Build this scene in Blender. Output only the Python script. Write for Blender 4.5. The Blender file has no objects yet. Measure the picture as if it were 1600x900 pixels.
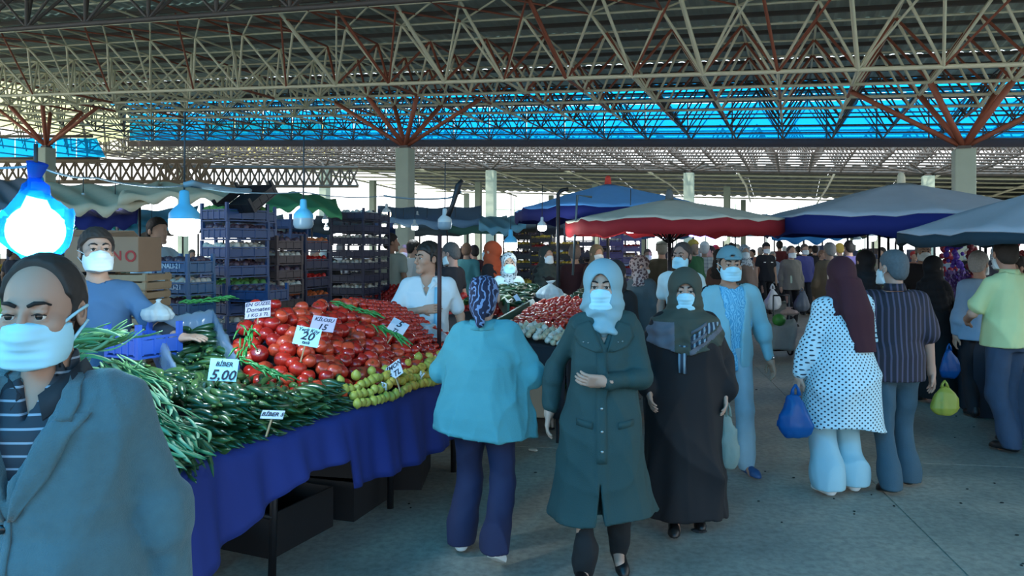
import bpy, bmesh, math, random
import numpy as np
from mathutils import Vector, Matrix
random.seed(7); RNG = np.random.RandomState(7)
SC = bpy.context.scene
COL = SC.collection
PI = math.pi

# ---------------------------------------------------------------- camera
CAMH, FPX, HORY = 1.75, 1200.0, 385.0
cd = bpy.data.cameras.new('camera'); cam = bpy.data.objects.new('camera', cd); COL.objects.link(cam)
cam.location = (0, 0, CAMH); cam.rotation_euler = (PI/2, 0, 0)
cd.sensor_width = 36; cd.lens = 27; cd.shift_y = -(450-HORY)/1600.0
cd.clip_end = 400; cd.clip_start = 0.05
SC.camera = cam

# ---------------------------------------------------------------- sky, sun, exposure
w = bpy.data.worlds.new('sky'); SC.world = w; w.use_nodes = True
nt = w.node_tree; bg = nt.nodes['Background']
tc = nt.nodes.new('ShaderNodeTexCoord'); sp = nt.nodes.new('ShaderNodeSeparateXYZ')
nt.links.new(tc.outputs['Generated'], sp.inputs[0])
rp = nt.nodes.new('ShaderNodeValToRGB'); nt.links.new(sp.outputs['Z'], rp.inputs[0])
rp.color_ramp.elements[0].position = 0.0; rp.color_ramp.elements[0].color = (1, 1, 1, 1)
rp.color_ramp.elements[1].position = 0.6; rp.color_ramp.elements[1].color = (.55, .83, 1, 1)
nt.links.new(rp.outputs[0], bg.inputs[0]); bg.inputs[1].default_value = 2.8
sd = bpy.data.lights.new('sun', 'SUN'); sun = bpy.data.objects.new('sun', sd); COL.objects.link(sun)
sd.energy = 3.2; sd.angle = math.radians(3); sd.color = (1, .93, .82)
sun.rotation_euler = (math.radians(62), 0, math.radians(-28))
SC.view_settings.view_transform = 'Standard'; SC.view_settings.look = 'None'
SC.view_settings.gamma = 1; SC.view_settings.use_curve_mapping = False
SC.view_settings.exposure = 0.0
SC.cycles.max_bounces = 6; SC.cycles.diffuse_bounces = 3; SC.cycles.transparent_max_bounces = 12
SC.cycles.sample_clamp_indirect = 4.0; SC.cycles.caustics_reflective = False; SC.cycles.caustics_refractive = False
SC.cycles.use_denoising = True

# ---------------------------------------------------------------- basics
def P(x, y, Y):
    """photo pixel (1600x900) at depth Y -> world point"""
    return Vector(((x-800)/FPX*Y, Y, CAMH-(y-HORY)/FPX*Y))
def lin(c):
    return tuple((v/12.92 if v <= .04045 else ((v+.055)/1.055)**2.4) for v in c)
def hx(s, a=1):
    s = s.lstrip('#'); return lin([int(s[i:i+2], 16)/255 for i in (0, 2, 4)])+(a,)
MATS = {}
def mat(name, col='#808080', rough=.7, metal=0, var=.12, scale=8, bump=0, bscale=60, emit=0, ecol=None, alpha=1, spec=.5,
        trans=None, coat=0, sheen=0):
    if name in MATS: return MATS[name]
    m = bpy.data.materials.new(name); m.use_nodes = True; MATS[name] = m
    t = m.node_tree; b = t.nodes['Principled BSDF']
    c = hx(col) if isinstance(col, str) else col
    b.inputs['Roughness'].default_value = rough; b.inputs['Metallic'].default_value = metal
    b.inputs['Specular IOR Level'].default_value = spec
    if coat: b.inputs['Coat Weight'].default_value = coat
    if sheen: b.inputs['Sheen Weight'].default_value = sheen
    co = t.nodes.new('ShaderNodeTexCoord'); m['co'] = 1
    if var:
        n = t.nodes.new('ShaderNodeTexNoise'); n.inputs['Scale'].default_value = scale; n.inputs['Detail'].default_value = 4
        t.links.new(co.outputs['Object'], n.inputs['Vector'])
        mx = t.nodes.new('ShaderNodeMix'); mx.data_type = 'RGBA'
        mx.inputs[6].default_value = tuple(v*(1-var) for v in c[:3])+(1,)
        mx.inputs[7].default_value = tuple(min(1, v*(1+var)) for v in c[:3])+(1,)
        t.links.new(n.outputs[0], mx.inputs[0]); t.links.new(mx.outputs[2], b.inputs['Base Color'])
    else: b.inputs['Base Color'].default_value = c
    if bump:
        n2 = t.nodes.new('ShaderNodeTexNoise'); n2.inputs['Scale'].default_value = bscale; n2.inputs['Detail'].default_value = 3
        t.links.new(co.outputs['Object'], n2.inputs['Vector'])
        bm_ = t.nodes.new('ShaderNodeBump'); bm_.inputs['Strength'].default_value = bump; bm_.inputs['Distance'].default_value = .01
        t.links.new(n2.outputs[0], bm_.inputs['Height']); t.links.new(bm_.outputs[0], b.inputs['Normal'])
    if emit:
        b.inputs['Emission Color'].default_value = hx(ecol) if ecol else c
        b.inputs['Emission Strength'].default_value = emit
    if trans is not None:   # thin translucent sheet: (weight translucent, weight clear)
        tr = t.nodes.new('ShaderNodeBsdfTranslucent'); tr.inputs[0].default_value = c
        m1 = t.nodes.new('ShaderNodeMixShader'); m1.inputs[0].default_value = trans[0]
        t.links.new(b.outputs[0], m1.inputs[1]); t.links.new(tr.outputs[0], m1.inputs[2])
        out = t.nodes['Material Output']; last = m1
        if trans[1]:
            tp = t.nodes.new('ShaderNodeBsdfTransparent'); tp.inputs[0].default_value = tuple(min(1, v*1.0) for v in c[:3])+(1,)
            if len(trans) > 2: tp.inputs[0].default_value = hx(trans[2])
            m2 = t.nodes.new('ShaderNodeMixShader'); m2.inputs[0].default_value = trans[1]
            t.links.new(m1.outputs[0], m2.inputs[1]); t.links.new(tp.outputs[0], m2.inputs[2]); last = m2
        t.links.new(last.outputs[0], out.inputs[0])
    return m
def pattern(name, base, other, kind, sc=(60, 60), rough=.8, thr=.5, third=None):
    """fabric print: kind in stripes_v, stripes_h, dots, plaid, blotch - printed on the cloth by object coordinates"""
    if name in MATS: return MATS[name]
    m = mat(name, base, rough, var=.08)
    t = m.node_tree; b = t.nodes['Principled BSDF']
    co = [n for n in t.nodes if n.type == 'TEX_COORD'][0]
    s = t.nodes.new('ShaderNodeSeparateXYZ'); t.links.new(co.outputs['Object'], s.inputs[0])
    def M(op, a, bb=None):
        n = t.nodes.new('ShaderNodeMath'); n.operation = op
        for i, v in enumerate((a, bb)):
            if v is None: continue
            if isinstance(v, (int, float)): n.inputs[i].default_value = v
            else: t.links.new(v, n.inputs[i])
        return n.outputs[0]
    if kind == 'stripes_v': f = M('GREATER_THAN', M('SINE', M('MULTIPLY', s.outputs['X'], sc[0])), thr)
    elif kind == 'stripes_h': f = M('GREATER_THAN', M('SINE', M('MULTIPLY', s.outputs['Z'], sc[0])), thr)
    elif kind == 'dots':
        a = M('SINE', M('MULTIPLY', M('ARCTAN2', s.outputs['X'], s.outputs['Y']), sc[0]))
        c = M('SINE', M('MULTIPLY', s.outputs['Z'], sc[1])); f = M('GREATER_THAN', M('MULTIPLY', a, c), thr)
    elif kind == 'plaid':
        a = M('GREATER_THAN', M('SINE', M('MULTIPLY', s.outputs['X'], sc[0])), thr)
        c = M('GREATER_THAN', M('SINE', M('MULTIPLY', s.outputs['Z'], sc[1])), thr); f = M('MULTIPLY', M('ADD', a, c), .5)
    else:
        n = t.nodes.new('ShaderNodeTexVoronoi' if kind == 'cells' else 'ShaderNodeTexWave'); n.inputs['Scale'].default_value = sc[0]
        if kind == 'paisley': n.inputs['Distortion'].default_value = 14; n.inputs['Detail'].default_value = 2; n.inputs['Detail Scale'].default_value = 1.2
        t.links.new(co.outputs['Object'], n.inputs['Vector']); f = M('GREATER_THAN', n.outputs[0], thr)
    mx = t.nodes.new('ShaderNodeMix'); mx.data_type = 'RGBA'; t.links.new(f, mx.inputs[0])
    src = b.inputs['Base Color'].links[0].from_socket
    t.links.new(src, mx.inputs[6]); mx.inputs[7].default_value = hx(other)
    t.links.new(mx.outputs[2], b.inputs['Base Color'])
    return m

class MB:
    """collects boxes, tubes, rings into one mesh"""
    def __init__(s): s.v = []; s.f = []; s.mi = []; s.cur = 0
    def add(s, vs, fs):
        n = len(s.v); s.v += [tuple(p) for p in vs]; s.f += [tuple(i+n for i in f) for f in fs]; s.mi += [s.cur]*len(fs); return s
    def box(s, c, h, R=None):
        c = Vector(c); vs = []
        for x in (-1, 1):
            for y in (-1, 1):
                for z in (-1, 1):
                    p = Vector((x*h[0], y*h[1], z*h[2])); vs.append(c+(R @ p if R else p))
        return s.add(vs, [(0, 1, 3, 2), (4, 6, 7, 5), (0, 4, 5, 1), (2, 3, 7, 6), (0, 2, 6, 4), (1, 5, 7, 3)])
    def tube(s, pts, r, n=8, cap=True):
        pts = [Vector(p) for p in pts]; m = len(pts); rr = r if isinstance(r, (list, tuple)) else [r]*m
        vs = []; up = None
        for i, p in enumerate(pts):
            d = (pts[min(i+1, m-1)]-pts[max(i-1, 0)])
            d = d.normalized() if d.length > 1e-9 else Vector((0, 0, 1))
            if up is None: up = Vector((0, 0, 1)) if abs(d.z) < .9 else Vector((1, 0, 0))
            a = d.cross(up).normalized(); b = a.cross(d).normalized(); up = b
            for k in range(n):
                t = 2*PI*k/n; vs.append(p+rr[i]*(math.cos(t)*a+math.sin(t)*b))
        fs = [(i*n+k, i*n+(k+1) % n, (i+1)*n+(k+1) % n, (i+1)*n+k) for i in range(m-1) for k in range(n)]
        if cap: fs += [tuple(range(n))[::-1], tuple((m-1)*n+k for k in range(n))]
        return s.add(vs, fs)
    def lathe(s, prof, c=(0, 0, 0), n=16, axis=None):
        c = Vector(c); vs = []
        for r, z in prof:
            for k in range(n):
                t = 2*PI*k/n; p = Vector((r*math.cos(t), r*math.sin(t), z)); vs.append(c+(axis @ p if axis else p))
        m = len(prof)
        fs = [(i*n+k, i*n+(k+1) % n, (i+1)*n+(k+1) % n, (i+1)*n+k) for i in range(m-1) for k in range(n)]
        return s.add(vs, fs)
    def ball(s, c, r, nu=8, nv=6, R=None):
        c = Vector(c); vs = []; rx, ry, rz = (r, r, r) if isinstance(r, (int, float)) else r
        for j in range(nv+1):
            a = PI*j/nv
            for i in range(nu):
                b = 2*PI*i/nu; p = Vector((rx*math.sin(a)*math.cos(b), ry*math.sin(a)*math.sin(b), rz*math.cos(a)))
                vs.append(c+(R @ p if R else p))
        fs = [(j*nu+i, (j+1)*nu+i, (j+1)*nu+(i+1) % nu, j*nu+(i+1) % nu) for j in range(nv) for i in range(nu)]
        return s.add(vs, fs)
    def sheet(s, rows):
        m, n = len(rows), len(rows[0]); vs = [p for r in rows for p in r]
        return s.add(vs, [(i*n+j, i*n+j+1, (i+1)*n+j+1, (i+1)*n+j) for i in range(m-1) for j in range(n-1)])
    def mesh(s, name, mats, smooth=False):
        me = bpy.data.meshes.new(name); me.from_pydata(s.v, [], s.f)
        for m in (mats if isinstance(mats, (list, tuple)) else [mats]): me.materials.append(m)
        me.polygons.foreach_set('material_index', s.mi)
        if smooth: me.polygons.foreach_set('use_smooth', [True]*len(s.f))
        me.update(); return me
    def build(s, name, mats, parent=None, smooth=False, loc=None):
        return link(name, s.mesh(name, mats, smooth), parent, loc)
def link(name, me, parent=None, loc=None):
    o = bpy.data.objects.new(name, me); COL.objects.link(o)
    if parent: o.parent = parent
    if loc is not None: o.location = loc
    return o
def tag(o, label=None, cat=None, group=None, kind=None):
    for k, v in (('label', label), ('category', cat), ('group', group), ('kind', kind)):
        if v: o[k] = v
    return o
def empty(name, loc=(0, 0, 0), rz=0, label=None, cat=None, group=None, kind=None):
    o = bpy.data.objects.new(name, None); COL.objects.link(o); o.location = loc; o.rotation_euler = (0, 0, rz)
    o.empty_display_size = .1
    return tag(o, label, cat, group, kind)
def copy_tree(o, parent=None):
    c = o.copy(); COL.objects.link(c)
    if parent: c.parent = parent
    for ch in list(o.children): copy_tree(ch, c)
    return c
def solid(o, t, off=-1):
    m = o.modifiers.new('thickness', 'SOLIDIFY'); m.thickness = t; m.offset = off; return o
def bevel(o, w_, seg=2):
    m = o.modifiers.new('bevel', 'BEVEL'); m.width = w_; m.segments = seg; m.limit_method = 'ANGLE'; return o
_fonts = {}
def text_mesh(body, size, shear=0, bold=.0):
    key = (body, size, shear)
    if key in _fonts: return _fonts[key]
    c = bpy.data.curves.new('lettering', 'FONT'); c.body = body; c.size = size; c.align_x = 'CENTER'; c.align_y = 'CENTER'
    c.shear = shear; c.resolution_u = 2; c.offset = bold*size; c.extrude = .0004; c.space_line = .8
    o = bpy.data.objects.new('lettering', c); COL.objects.link(o)
    dg = bpy.context.evaluated_depsgraph_get(); me = bpy.data.meshes.new_from_object(o.evaluated_get(dg))
    bpy.data.objects.remove(o); _fonts[key] = me; return me
def lettering(body, size, m, parent, loc, rot, shear=.2, bold=.02):
    me = text_mesh(body, size, shear, bold).copy(); me.materials.clear(); me.materials.append(m)
    o = link('lettering', me, parent, loc); o.rotation_euler = rot; o['kind'] = 'stuff'; return o
# ================================================================ setting: floor, roof, columns
CU, SU = math.cos(math.radians(20)), math.sin(math.radians(20))
ND = 1.7          # node spacing of the space frame
def F(u, v, h):
    return Vector((-3.34+CU*u+SU*v, 24-SU*u+CU*v, CAMH+h-.045*u))
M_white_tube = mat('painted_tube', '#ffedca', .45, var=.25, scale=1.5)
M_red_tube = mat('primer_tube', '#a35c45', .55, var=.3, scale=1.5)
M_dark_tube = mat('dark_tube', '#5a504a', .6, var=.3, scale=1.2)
M_column = mat('column_paint', '#a9b5a4', .75, var=.12, scale=3, bump=.2, bscale=20)
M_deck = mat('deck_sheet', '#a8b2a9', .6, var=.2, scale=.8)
M_blue_sheet = mat('blue_polycarbonate', '#0ea2ea', .4, var=.12, scale=.6, trans=(.85, .5, '#18b2fa'))
M_added_cyan_roof = mat('added_cyan_roof_sheet', '#1fb6f0', .4, var=.06, scale=.6, trans=(.95, .2, '#1cacf0'))  # unseen sheets added to tint the foreground light cyan
M_cream_sheet = mat('cream_polycarbonate', '#f4e6a4', .5, var=.15, scale=.7, trans=(.6, .1, '#fff6cc'))

# floor: concrete slabs with recessed joints
def floor_material():
    m = mat('concrete_floor', '#7f8078', .62, var=.0)
    t = m.node_tree; b = t.nodes['Principled BSDF']; co = [n for n in t.nodes if n.type == 'TEX_COORD'][0]
    def noise(sc, det, rough=.6):
        n = t.nodes.new('ShaderNodeTexNoise'); n.inputs['Scale'].default_value = sc; n.inputs['Detail'].default_value = det
        n.inputs['Roughness'].default_value = rough; t.links.new(co.outputs['Object'], n.inputs['Vector']); return n.outputs[0]
    r = t.nodes.new('ShaderNodeValToRGB'); t.links.new(noise(.55, 8, .62), r.inputs[0])
    e = r.color_ramp.elements; e[0].position = .36; e[0].color = hx('#7c7f78'); e[1].position = .66; e[1].color = hx('#bcae9c')
    x = e.new(.5); x.color = hx('#9b978b')
    r2 = t.nodes.new('ShaderNodeValToRGB'); t.links.new(noise(22, 6), r2.inputs[0])
    r2.color_ramp.elements[0].position = .34; r2.color_ramp.elements[0].color = (.55, .55, .55, 1); r2.color_ramp.elements[1].position = .6
    mx = t.nodes.new('ShaderNodeMix'); mx.data_type = 'RGBA'; mx.blend_type = 'MULTIPLY'; mx.inputs[0].default_value = .7
    t.links.new(r.outputs[0], mx.inputs[6]); t.links.new(r2.outputs[0], mx.inputs[7]); t.links.new(mx.outputs[2], b.inputs['Base Color'])
    bp = t.nodes.new('ShaderNodeBump'); bp.inputs['Strength'].default_value = .25; bp.inputs['Distance'].default_value = .01
    t.links.new(noise(40, 6), bp.inputs['Height']); t.links.new(bp.outputs[0], b.inputs['Normal'])
    r3 = t.nodes.new('ShaderNodeMapRange'); r3.inputs[3].default_value = .42; r3.inputs[4].default_value = .75
    t.links.new(noise(1.1, 5), r3.inputs[0]); t.links.new(r3.outputs[0], b.inputs['Roughness'])
    return m
M_floor = floor_material()
fl = empty('floor', kind='structure')
mb = MB(); mb.box((0, 40, -.32), (120, 130, .3)); mb.build('ground_base', mat('joint_dark', '#2a2b2a', .9), fl)
slabs = []
for i in range(-4, 5):
    for j in range(-3, 9):
        # slabs follow the hall grid, 4.6 x 5.2 m
        u0, v0 = 2.52+i*4.6+0.0, 1.4+j*5.2-0.0
        a = math.radians(9)
        c = Vector((1.96+math.cos(a)*(i*4.6+2.3)+math.sin(a)*(j*5.2+2.6)-.0, 1.15-math.sin(a)*(i*4.6+2.3)+math.cos(a)*(j*5.2+2.6), -.009))
        b = MB(); b.box(c, (2.3-.006, 2.6-.006, .009), Matrix.Rotation(-a, 3, 'Z')); b.build('slab', M_floor, fl)
M_bounce_yard = mat('bounce_light_yard', '#b5ab98', .9, var=.1, scale=.5)  # pale outer ground, added bright to bounce sunlight up to the roof
for c, h, m in (((-2, 74, -.012), (70, 24, .008), M_floor), ((0, 140, -.012), (120, 42, .008), M_bounce_yard), ((-66, 24, -.012), (40, 74, .008), M_bounce_yard), ((70, 24, -.012), (34, 74, .008), M_bounce_yard), ((2, -40, -.012), (38, 24, .008), M_bounce_yard), ((2, -2, -.014), (38, 20, .008), M_floor), ((2, 45, -.014), (38, 20, .008), M_floor)):
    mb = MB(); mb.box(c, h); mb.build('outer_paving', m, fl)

def bar(mbx, a, b, r, n=6): mbx.tube([a, b], r, n, cap=False)
# space frame of the main hall: two layers of nodes, bottom offset half a bay from the top
HB, HT = 4.55, 5.9
roof = empty('ceiling', F(0, 0, 0), kind='structure')
roof_loc = F(0, 0, 0)
unit = MB(); unit.tube([(0, 0, 0), (0, 0, 1)], 1, 6, cap=False)
unit_mesh = {}
for k, m in (('w', M_white_tube), ('r', M_red_tube), ('d', M_dark_tube)):
    unit_mesh[k] = unit.mesh('strut', m, True)
bars = []
def addbar(a, b, r, k): bars.append((a, b, r, k))
nu0, nu1 = -12, 14
tub = [-9.35, -7.65, -5.95, -4.25, -2.55, -.85, .85, 2.55, 4.25, 5.95, 7.65, 9.35]
def pick(u, v):
    x = random.random()
    return 'w' if x < .66 else 'r'
for i in range(nu0, nu1):
    u = (i+.5)*ND
    for j, v in enumerate(tub):
        near = v < -9  # near edge bars take the dark tube colour as backlit shade
        if v < -3 and not near: continue
        r = .042 if v < 3 else .03
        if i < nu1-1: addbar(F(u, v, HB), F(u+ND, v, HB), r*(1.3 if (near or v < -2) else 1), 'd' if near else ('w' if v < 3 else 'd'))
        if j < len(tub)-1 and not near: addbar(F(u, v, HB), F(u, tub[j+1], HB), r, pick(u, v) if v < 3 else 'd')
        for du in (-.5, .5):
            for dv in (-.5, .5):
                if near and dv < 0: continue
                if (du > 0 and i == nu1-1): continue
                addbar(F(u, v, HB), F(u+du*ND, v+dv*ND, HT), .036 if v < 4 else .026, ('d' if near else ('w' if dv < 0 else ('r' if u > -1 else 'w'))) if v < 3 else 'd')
for i in range(nu0, nu1+1):
    u = i*ND
    for j in range(len(tub)+1):
        v = tub[0]-ND/2+j*ND
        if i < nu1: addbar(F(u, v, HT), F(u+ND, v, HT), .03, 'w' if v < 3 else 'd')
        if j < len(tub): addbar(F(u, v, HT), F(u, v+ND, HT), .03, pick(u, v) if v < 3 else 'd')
# near edge truss: verticals and crossed diagonals, dark colour stands in for backlighting
for i in range(nu0, nu1):
    u = (i+.5)*ND; v = tub[0]
    addbar(F(u, v, HB), F(u, v, HT+.2), .04, 'd'); addbar(F(u, v, HB), F(u+ND, v, HT+.2), .03, 'd'); addbar(F(u, v, HT+.2), F(u+ND, v, HB), .03, 'd')
# big raking members that rise from the front bottom chord
for i in range(-1, nu1):
    u = (i+.5)*ND
    addbar(F(u, -2.55, HB), F(u-.3*ND, -5.95, HT+1.0), .055 if i % 2 else .04, 'w' if i % 3 else 'r')
for i in range(nu0, nu1):
    u = (i+.5)*ND
    addbar(F(u, -2.55, HB), F(u+1.3*ND, -5.95, HT+1.0), .028, 'w' if i % 2 else 'r')
    addbar(F(u-ND/2, -3.4, HT), F(u+ND/2, -5.1, HT), .026, 'w'); addbar(F(u+ND/2, -3.4, HT), F(u-ND/2, -5.1, HT), .026, 'r')
camp = Vector((0, 0, CAMH))
def inframe(p):
    if p.y < .5: return False
    x = 800+p.x/p.y*FPX; y = HORY-(p.z-CAMH)/p.y*FPX
    return -20 < x < 1620 and -20 < y < 920
order = sorted(range(len(bars)), key=lambda q: -(bars[q][2]*(bars[q][0]-bars[q][1]).length/(((bars[q][0]+bars[q][1])/2-camp).length**2)) if (inframe(bars[q][0]) or inframe(bars[q][1])) else 1)
single = set(order[:290])
restb = {'w': MB(), 'r': MB(), 'd': MB()}
for q, (a, b, r, k) in enumerate(bars):
    if q in single:
        o = link('strut', unit_mesh[k], roof); d = b-a
        o.matrix_local = Matrix.Translation(a-roof_loc) @ d.to_track_quat('Z', 'Y').to_matrix().to_4x4() @ Matrix.Diagonal((r, r, d.length, 1))
    else: bar(restb[k], a-roof_loc, b-roof_loc, r, 5)
for k in restb: o = restb[k].build('strut_lattice', {'w': M_white_tube, 'r': M_red_tube, 'd': M_dark_tube}[k], roof, True); o['kind'] = 'stuff'
# node balls
mb = MB()
for i in range(nu0, nu1):
    for v in tub:
        if v < -3: continue
        if v > 5: continue
        mb.ball(F((i+.5)*ND, v, HB)-roof_loc, .06, 6, 4)
o = mb.build('node_balls', M_white_tube, roof, True); o['kind'] = 'stuff'
# corrugated deck sheets
def corr_sheet(fn, u0, u1, v0, v1, m, parent, org, pitch=.34, amp=.04, name='roof_sheet'):
    b = MB(); n = max(2, int((u1-u0)/pitch*4)); rows = []
    prof = [0, 1, 1, 0]
    for v in (v0, v1):
        rows.append([fn(u0+(u1-u0)*k/n, v, amp*prof[k % 4])-org for k in range(n+1)])
    b.sheet(rows); o = b.build(name, m, parent); return o
uu = nu0*ND-.6; 
while uu < nu1*ND:
    u1 = min(uu+3.4, nu1*ND+.4)
    for (a, b_, m) in ((-10.2, -5.2, M_deck), (-5.25, -.4, M_deck), (-.45, 3.6, M_deck), (3.55, 7.0, M_deck), (6.95, 9.5, M_blue_sheet)):
        dz = .0 if int(a*2) % 2 else .03
        corr_sheet(lambda u, v, h: F(u, v, HT+.32+h+dz), uu, u1+.02, a, b_, m, roof, roof_loc)
    uu += 3.4
# unseen near hall roof, added for darkening, its blue translucent sheets for cyan light
uu = nu0*ND-.6
while uu < nu1*ND:
    u1 = min(uu+5.1, nu1*ND+.4)
    for (a, b_, m) in ((-15.5, -10.15, M_deck), (-17.6, -15.45, M_deck), (-22.5, -17.55, M_deck), (-27.6, -22.45, M_added_cyan_roof), (-33.7, -27.55, M_added_cyan_roof), (-40, -33.65, M_added_cyan_roof)):
        corr_sheet(lambda u, v, h: F(u, v, HT+.34+h), uu, u1+.02, a, b_, m, roof, roof_loc)
    uu += 5.1
# purlins below the deck
for v in [x-.85 for x in tub]+[9.3]:
    b = MB(); b.add([F(nu0*ND-.5, v-.05, HT+.2)-roof_loc, F(nu1*ND, v-.05, HT+.2)-roof_loc, F(nu1*ND, v+.05, HT+.2)-roof_loc, F(nu0*ND-.5, v+.05, HT+.2)-roof_loc,
                     F(nu0*ND-.5, v-.05, HT+.3)-roof_loc, F(nu1*ND, v-.05, HT+.3)-roof_loc, F(nu1*ND, v+.05, HT+.3)-roof_loc, F(nu0*ND-.5, v+.05, HT+.3)-roof_loc],
                    [(0, 1, 2, 3), (4, 7, 6, 5), (0, 4, 5, 1), (1, 5, 6, 2), (2, 6, 7, 3), (3, 7, 4, 0)])
    b.build('purlin', M_dark_tube, roof)
# blue translucent clerestory along the far edge
cl = empty('wall_back', F(0, 9.7, 0), kind='structure'); cl_loc = F(0, 9.7, 0)
u = nu0*ND-1
while u < nu1*ND+2:
    b = MB(); n = 12; rows = []
    for h in (4.62, 5.3, 6.02):
        rows.append([F(u+1.66*k/n, 9.7+(.03 if k % 4 in (1, 2) else 0), h)-cl_loc for k in range(n+1)])
    b.sheet(rows); b.build('panel', M_blue_sheet, cl)
    b = MB(); b.tube([F(u+1.68, 9.62, 4.6)-cl_loc, F(u+1.68, 9.62, 6.05)-cl_loc], .03, 5); b.build('mullion', M_dark_tube, cl)
    u += 1.7
for h, r in ((5.1, .03), (5.55, .03), (6.05, .04)):
    b = MB(); b.tube([F(nu0*ND-1, 9.6, h)-cl_loc, F(nu1*ND+2, 9.6, h)-cl_loc], r, 5); b.build('rail', M_dark_tube, cl)
b = MB(); A, B = F(nu0*ND-1, 9.65, 4.42)-cl_loc, F(nu1*ND+2, 9.65, 4.42)-cl_loc
up = Vector((0, 0, .13)); dd = Vector((SU, CU, 0))*.09
b.add([A-up-dd, B-up-dd, B-up+dd, A-up+dd, A+up-dd, B+up-dd, B+up+dd, A+up+dd], [(0, 1, 2, 3), (4, 7, 6, 5), (0, 4, 5, 1), (1, 5, 6, 2), (2, 6, 7, 3), (3, 7, 4, 0)])
b.build('edge_beam', mat('beam_brown', '#4a3a38', .6), cl)

# columns with tree arms
def column(u, v, htop, wid, hb, label, arm=.075, am=None):
    am = am or M_red_tube
    base = F(u, v, 0); base.z = 0; top = F(u, v, htop).z
    c = empty('column', base, -math.radians(20), kind='structure')
    b = MB(); b.box((0, 0, top/2), (wid/2, wid/2, top/2)); o = b.build('shaft', M_column, c); bevel(o, .03)
    b = MB(); b.box((0, 0, top+.04), (wid*.3, wid*.3, .04)); b.build('cap_plate', M_dark_tube, c)
    rot = Matrix.Rotation(math.radians(20), 3, 'Z')
    for du in (-1, 1):
        for dv in (-1, 1):
            for f in (.5, 1.5) if (dv < 0) else (.5,):
                tgt = F(u+du*f*ND, v+dv*.5*ND, hb)-base
                if f > 1: continue
                b = MB(); b.tube([Vector((0, 0, top+.05)), rot @ tgt], arm, 8); b.build('arm', am, c, True)
        tgt = F(u+du*1.5*ND, v, hb)-base
        b = MB(); b.tube([Vector((0, 0, top+.05)), rot @ tgt], arm*.85, 8); b.build('arm', am, c, True)
    return c
for k in (-1, 0, 1):
    column(k*15.3, 0, 3.06, .46, HB, 'x')
# second hall frame behind
h2 = empty('trim_1', F(0, 18, 0), kind='structure'); h2l = F(0, 18, 0)
b1 = MB(); b2 = MB()
def FF(u, v, h): return F(u, v, h)-h2l
rows2 = [14.0+i*1.2 for i in range(8)]
for i in range(-20, 24):
    u = i*ND*.9
    for j, v in enumerate(rows2):
        bar(b1, FF(u, v, 4.55), FF(u+ND*.9, v, 4.55), .045, 4)
        bar(b1, FF(u, v, 5.7), FF(u+ND*.9, v, 5.7), .04, 4)
        if j < 7: bar(b1, FF(u, v, 4.55), FF(u, v+1.2, 4.55), .04, 4)
        if True:
            bar(b2, FF(u, v, 4.55), FF(u+ND*.45, v+.77, 5.7), .035, 4); bar(b2, FF(u+ND*.9, v, 4.55), FF(u+ND*.45, v+.77, 5.7), .035, 4)
            bar(b2, FF(u, v, 4.55), FF(u+ND*.45, v-.77, 5.7), .035, 4); bar(b2, FF(u+ND*.9, v, 4.55), FF(u+ND*.45, v-.77, 5.7), .035, 4)
for h, r in ((4.5, .09), (5.75, .07)):
    bar(b1, FF(-33, 22.3, h), FF(38, 22.3, h), r, 4)
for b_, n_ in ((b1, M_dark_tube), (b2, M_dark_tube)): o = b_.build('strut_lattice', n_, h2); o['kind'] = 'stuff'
for k in range(-2, 4):
    column(-4.5+k*10.9, 18.7, 4.05, .5, 4.55, 'x', .06, M_dark_tube)
# third hall: long dark ribbed roof with pale purlins and beams, seen from below
h3 = empty('trim_2', F(0, 40, 0), kind='structure'); h3l = F(0, 40, 0)
def G(u, v, h): return F(u, v, h)-h3l
for i in range(-2, 10):
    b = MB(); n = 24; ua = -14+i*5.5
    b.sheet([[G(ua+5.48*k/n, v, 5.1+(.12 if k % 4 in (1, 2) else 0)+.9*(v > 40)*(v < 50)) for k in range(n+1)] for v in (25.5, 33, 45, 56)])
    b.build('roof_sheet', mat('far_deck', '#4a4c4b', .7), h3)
for k, v in enumerate([26, 29, 32, 35.5, 39.5, 44, 49, 54]):
    b = MB(); b.tube([G(-26, v, 4.85), G(42, v, 4.85)], .07 if k % 2 else .05, 4); b.build('purlin', M_white_tube, h3)
for i in range(-4, 8):
    ua = -2+i*5.2
    b = MB(); b.tube([G(ua, 24, 4.7), G(ua, 34, 4.55), G(ua-.3, 46, 4.1)], .07, 4); b.build('rafter', M_white_tube, h3)
for k in range(-2, 5):
    for v, hh in ((33, 4.4), (52, 4.6)):
        base = F(k*9.2-2, v, 0); base.z = 0; top = F(k*9.2-2, v, hh).z
        c = MB(); c.box((0, 0, top/2), (.22, .22, top/2)); o = c.build('column', M_column, None, False, base); o.rotation_euler.z = -math.radians(20); o['kind'] = 'structure'
# far windowed wall, left half: thin frame grid in front of daylight
fw = empty('window_1', F(0, 60, 0), kind='structure'); fwl = F(0, 60, 0)
for i in range(-7, 9):
    b = MB(); p = F(i*3, 60, 0)-fwl; p.z = 0
    q = F(i*3, 60, 4.6)-fwl; b.tube([p+Vector((0, 0, -1.5)), q], .06, 4); b.build('mullion', M_column, fw)
for h in (1.8, 3.3): b = MB(); b.tube([F(-21, 60, h)-fwl, F(24, 60, h)-fwl], .06, 4); b.build('rail', M_column, fw)
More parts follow.
